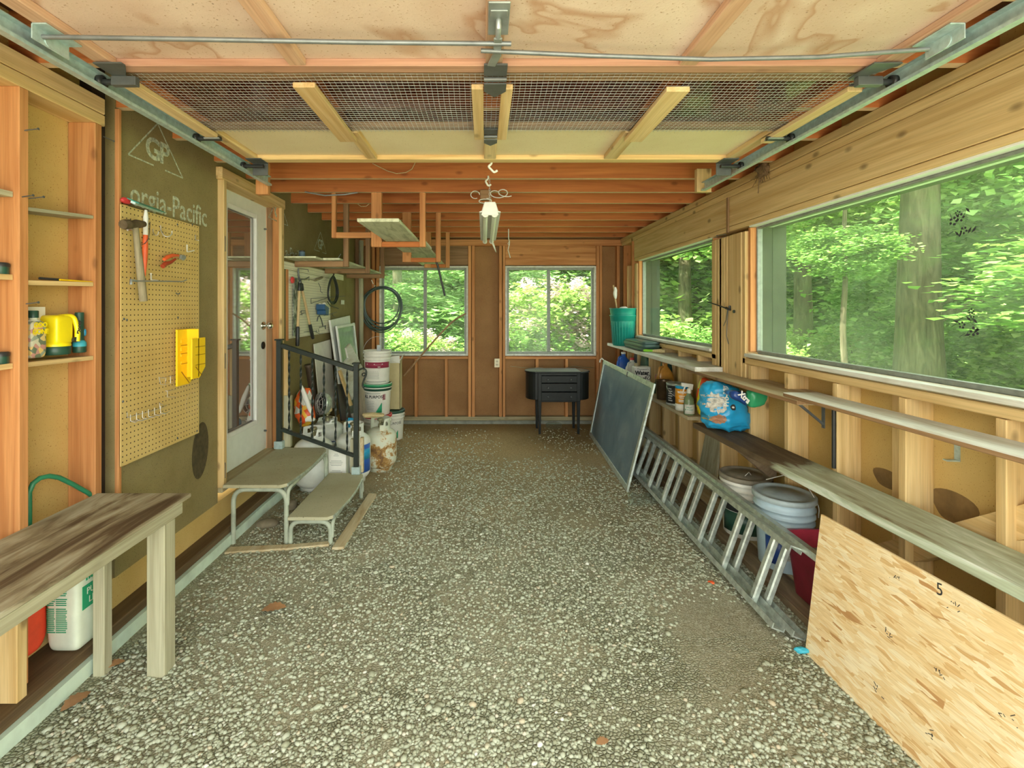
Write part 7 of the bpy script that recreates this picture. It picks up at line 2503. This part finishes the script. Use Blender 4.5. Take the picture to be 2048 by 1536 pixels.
# ---- dry leaves on the gravel
def leaf(x, y, s, rot, label):
    r = random.Random(int(s * 1000))
    mb = MB()
    n = 11
    L, Rr = [], []
    for i in range(n):
        t = i / (n - 1)
        w = math.sin(PI * t) ** 0.8 * 0.26 * (1 + 0.35 * (i % 2))
        L.append((t, w))
        Rr.append((t, -w))
    R2 = Matrix.Rotation(rot, 3, 'Z')
    vs = []
    for t, w in L + Rr:
        p = R2 @ Vector(((t - .5) * s, w * s, 0))
        vs.append(Vector((x, y, gz(y) + 0.014)) + p + Vector((0, 0, 0.18 * abs(w) * s + 0.05 * s * math.sin(3 * t))))
    fs = [(i, i + 1, n + i + 1, n + i) for i in range(n - 1)]
    mb.add(vs, fs, True)
    tag(mb.build('dry_leaf', M['leafdry'], None), label, 'leaf')


def leaf_at(px, py, s, rot, label):
    Y = FOC * EYE / (py - VY)
    leaf((px - VX) * Y / FOC, Y, s, rot, label)


leaf_at(548, 1223, 0.115, 0.25, 'curled orange-brown leaf alone on the gravel in front of the step stand')
leaf_at(228, 1336, 0.075, 0.6, 'brown leaf at the foot of the bench post nearest the wall')
leaf_at(152, 1410, 0.10, 1.2, 'dull brown leaf on the gravel beside the curb')
leaf_at(330, 1330, 0.06, 2.0, 'small brown leaf at the foot of the outer bench post')
leaf_at(1205, 1492, 0.05, 0.3, 'buff scrap of leaf in the pebbles at the front middle')
# ================================================================ OUTDOORS
def leaf_cloud(n, seed, size, layers=0, leaf=0.10, clumps=26, droop=0.0, spread=1.0):
    """leaf blades gathered in clumps inside a unit ellipsoid"""
    r = random.Random(seed)
    cs = []
    while len(cs) < clumps:
        p = Vector((r.uniform(-1, 1), r.uniform(-1, 1), r.uniform(-1, 1)))
        if 0.25 < p.length < 1.0:
            if layers:
                p.z = (round((p.z + 1) / 2 * layers) / layers) * 2 - 1
            cs.append(p)
    vs, fs = [], []
    for i in range(n):
        c = cs[r.randrange(clumps)]
        g = Vector((r.gauss(0, 0.19), r.gauss(0, 0.19), r.gauss(0, 0.04 if layers else 0.15))) * spread
        p = c + g
        p = Vector((p.x * size[0], p.y * size[1], p.z * size[2] - droop * (g.x * g.x + g.y * g.y)))
        a = r.uniform(0, 2 * PI)
        d = Vector((math.cos(a), math.sin(a), r.uniform(-0.5, 0.25))).normalized()
        s = d.cross(Vector((0, 0, 1))).normalized()
        u = (Matrix.Rotation(r.uniform(-0.9, 0.9), 3, d) @ s)
        l = leaf * r.uniform(0.6, 1.25)
        w = l * (0.16 if layers else 0.36)
        nn = d.cross(u) * (0.12 * l)
        b = len(vs)
        vs += [p, p + d * l * 0.45 + u * w + nn, p + d * l, p + d * l * 0.45 - u * w + nn]
        fs.append((b, b + 1, b + 2, b + 3))
    me = bpy.data.meshes.new('foliage')
    me.from_pydata([tuple(v) for v in vs], [], fs)
    me.update()
    return me


CLOUD = {
    'broad': leaf_cloud(9000, 3, (1.5, 1.5, 1.2), leaf=0.17, clumps=46),
    'tier': leaf_cloud(9000, 4, (1.6, 1.6, 1.9), layers=9, leaf=0.20, clumps=60, droop=0.5),
    'bush': leaf_cloud(6500, 5, (0.9, 0.9, 0.8), leaf=0.11, clumps=34),
    'bloom': leaf_cloud(1500, 6, (0.92, 0.92, 0.82), leaf=0.06, clumps=22, spread=0.38),
    'far': leaf_cloud(9000, 8, (2.6, 2.6, 2.4), leaf=0.28, clumps=60),
}


def foliage(name, kind, mat, parent, loc, scale, rot):
    me = CLOUD[kind]
    key = (kind, mat.name)
    if key not in CLOUD:
        m2 = me if not me.materials else me.copy()
        m2.materials.clear()
        m2.materials.append(mat)
        CLOUD[key] = m2
    o = bpy.data.objects.new(name, CLOUD[key])
    C.objects.link(o)
    o.parent = parent
    o.location = loc
    o.scale = scale if isinstance(scale, tuple) else (scale,) * 3
    o.rotation_euler = (0, 0, rot)
    return o


def trunk(parent, h, r, lean=(0, 0), flare=1.5, seed=0, branches=()):
    b = parent.location
    pts, rs = [], []
    for i in range(15):
        t = i / 14
        pts.append(b + Vector((lean[0] * t * h + 0.05 * mnoise.noise(Vector((t * 3, seed, 0))), lean[1] * t * h, t * h - 0.2)))
        rs.append(r * (1 + (flare - 1) * math.exp(-t * h * 1.7)) * (1 - 0.45 * t))
    mb = MB()
    mb.tube(pts, rs, 16)
    for z, dx, dy, dz, l in branches:
        p0 = b + Vector((lean[0] * z, lean[1] * z, z))
        pp = [p0 + Vector((dx, dy, dz)) * (l * q / 6) + Vector((0, 0, 0.10 * math.sin(q))) for q in range(7)]
        mb.tube(pp, [r * 0.22 * (1 - q / 8) for q in range(7)], 7)
    return mb.build('trunk', M['bark'], parent)


rt = random.Random(21)


def tree(label, x, y, h, r, clouds, mat, kind='broad', group=None, lean=(0, 0), branches=(), cat='tree', name='tree'):
    t = thing(name, label, cat, (x, y, hill(x, y)), group)
    trunk(t, h, r, lean, 1.45, x, branches)
    for dx, dy, z, s in clouds:
        foliage('foliage', kind, mat, t, (dx, dy, z), s, rt.uniform(0, 6))
    return t


# the big trunks beyond the long window
tree('thick furrowed tree trunk splashed with sun, beyond the big window with flower decals', 6.55, 7.2, 6.5, 0.30,
     [(1.7, -0.2, 3.4, 1.0), (-1.8, 1.6, 3.9, 0.9), (1.9, -1.5, 2.3, (1.0, 0.8, 0.5)), (1.2, 1.6, 2.0, 0.8), (-2.3, -0.9, 4.9, 0.8), (-1.2, -0.5, 5.6, 0.6)], M['leaf_a'], branches=((1.35, 0.75, -0.35, 0.5, 2.2), (1.7, 0.8, -0.2, 0.15, 2.6)))  # last two leaf clumps are unseen, added to dapple the trunk with shade
tree('pale tree trunk with a bright sunlit edge, beyond the big window near its post', 8.0, 12.0, 7.0, 0.23,
     [(-1.5, -0.6, 4.4, 1.0), (1.4, 0.2, 4.6, 1.1)], M['leaf_c'], lean=(-0.012, 0))
tree('slim dark tree trunk standing between the pale trunk and the thick one', 10.9, 14.8, 7.0, 0.20,
     [(-1.0, 0.3, 5.0, 1.2), (1.7, 0.6, 4.4, 1.2)], M['leaf_b'])
tree('mossy tree trunk seen through the smaller side window', 5.85, 14.0, 7.0, 0.21,
     [(-1.7, 0.8, 4.4, 1.0), (1.7, 0.8, 4.6, 1.1)], M['leaf_a'])
tree('brown trunk close behind the mossy one, seen through the smaller side window', 6.75, 15.2, 7.0, 0.17,
     [(0.9, 0.8, 5.0, 1.1)], M['leaf_b'])
# conifers and a blossoming shrub behind the back wall
for x, y, z, s, lb in ((-2.0, 11.2, 1.0, 1.15, 'pale conifer filling the coiled-hose window'), (-3.6, 13.4, 1.8, 1.5, 'tall conifer standing behind the pale one at the coiled-hose window'),
                       (0.0, 13.2, 1.6, 1.35, 'dark conifer between the two back windows')):
    t = thing('conifer', lb, 'tree', (x, y, hill(x, y)))
    trunk(t, 5.5, 0.14)
    foliage('foliage', 'tier', M['needle'], t, (0, 0, 1.9), (s, s, 0.95 * s), rt.uniform(0, 6))
    foliage('foliage', 'tier', M['needle'], t, (0.2, -0.2, 0.9), (0.9 * s, 0.9 * s, 0.6 * s), rt.uniform(0, 6))


def bush(label, x, y, z, s, mat, bloom=0, group=None, name='shrub'):
    t = thing(name, label, 'shrub', (x, y, hill(x, y)), group)
    mb = MB()
    b = t.location
    for i in range(7):
        a = i * 0.9
        mb.tube([b + Vector((0.05 * math.cos(a), 0.05 * math.sin(a), -0.1)), b + Vector((0.25 * s * math.cos(a), 0.25 * s * math.sin(a), 0.5 * s)), b + Vector((0.5 * s * math.cos(a), 0.5 * s * math.sin(a), 1.0 * s))], [0.02, 0.015, 0.008], 6)
    mb.build('stem', M['bark'], t)
    foliage('foliage', 'bush', mat, t, (0, 0, z), s, rt.uniform(0, 6))
    if bloom:
        k = rt.uniform(0, 6)
        for q in range(bloom):
            foliage('blossom', 'bloom', M['petal'], t, (0, -0.05 * q, z + 0.03), s * 1.04, k + q * 1.1)
    return t


bush('pink blossoming rhododendron with the highest flowers, outside the window above the black cabinet', 1.25, 8.9, 1.35, 1.05, M['leaf_c'], 5)
bush('low pink rhododendron at the sill of the window above the black cabinet', 0.75, 8.3, 0.75, 0.95, M['leaf_a'], 5)
bush('yellow-green shrub at the outer edge of the window above the black cabinet', 2.45, 8.7, 1.1, 1.0, M['leaf_c'], 0)
bush('pink-tipped shrub under the conifer at the coiled-hose window', -1.15, 8.9, 0.75, 0.75, M['leaf_c'], 2)
bush('green shrub under the conifer behind the stacked buckets', -2.4, 9.0, 0.8, 0.95, M['leaf_a'], 0)
# undergrowth beyond the side windows
spots = [(4.9, 11.5, 0.8, 1.0), (6.1, 10.4, 0.7, 0.9), (4.1, 10.2, 0.6, 0.8), (7.6, 9.6, 0.6, 1.0), (8.8, 10.9, 0.7, 1.2), (5.0, 8.4, 0.5, 0.8), (9.7, 8.4, 0.7, 1.2),
         (8.4, 6.6, 0.7, 1.1), (9.9, 6.2, 0.8, 1.3), (8.3, 4.9, 0.6, 1.1), (10.6, 12.6, 0.8, 1.3), (12.4, 10.2, 0.9, 1.5), (3.4, 12.3, 0.8, 1.1), (12.2, 7.4, 0.9, 1.5)]
for i, (x, y, z, s) in enumerate(spots):
    bush('leafy green undergrowth shrub on the wooded slope beyond the side windows', x, y, z, s, M[('leaf_a', 'leaf_c')[i % 2]], 0, 'undergrowth beyond the side windows')
# woods on the slope: one crown behind another
wood_spots = []
for i in range(22):
    a = -0.50 + i * 0.112
    for dd in (15.5, 19.5):
        wood_spots.append((2.0 + (dd + rt.uniform(-1, 1)) * math.sin(a), 2.5 + (dd + rt.uniform(-1, 1)) * math.cos(a)))
for i, (x, y) in enumerate(wood_spots):
    t = thing('woodland_tree', 'leafy tree of the dense woods on the slope behind the garage', 'tree', (x, y, hill(x, y)), 'trees of the woods')
    trunk(t, 5.5, 0.14)
    m = M[('leaf_a', 'leaf_c', 'leaf_c', 'leaf_b', 'leaf_a')[i % 5]]
    foliage('foliage', 'far', m, t, (0, 0, 3.6), (1.1, 1.1, 1.0), rt.uniform(0, 6))
    foliage('foliage', 'far', m, t, (0.4, -0.6, 1.1), (1.0, 1.0, 0.7), rt.uniform(0, 6))
# tree boughs reaching close to the long window
for x, y, z, s, lb in ((4.85, 6.45, 2.45, (0.36, 0.36, 0.24), 'maple sapling with bright leaves close outside the big window'), (7.0, 4.9, 2.1, (1.0, 0.9, 0.45), 'maple sapling with spreading branches beyond the flower decals')):
    t = thing('maple_sapling', lb, 'tree', (x, y, hill(x, y)))
    trunk(t, 3.2, 0.045)
    foliage('foliage', 'broad', M['leaf_a'], t, (0, 0, z), s, rt.uniform(0, 6))
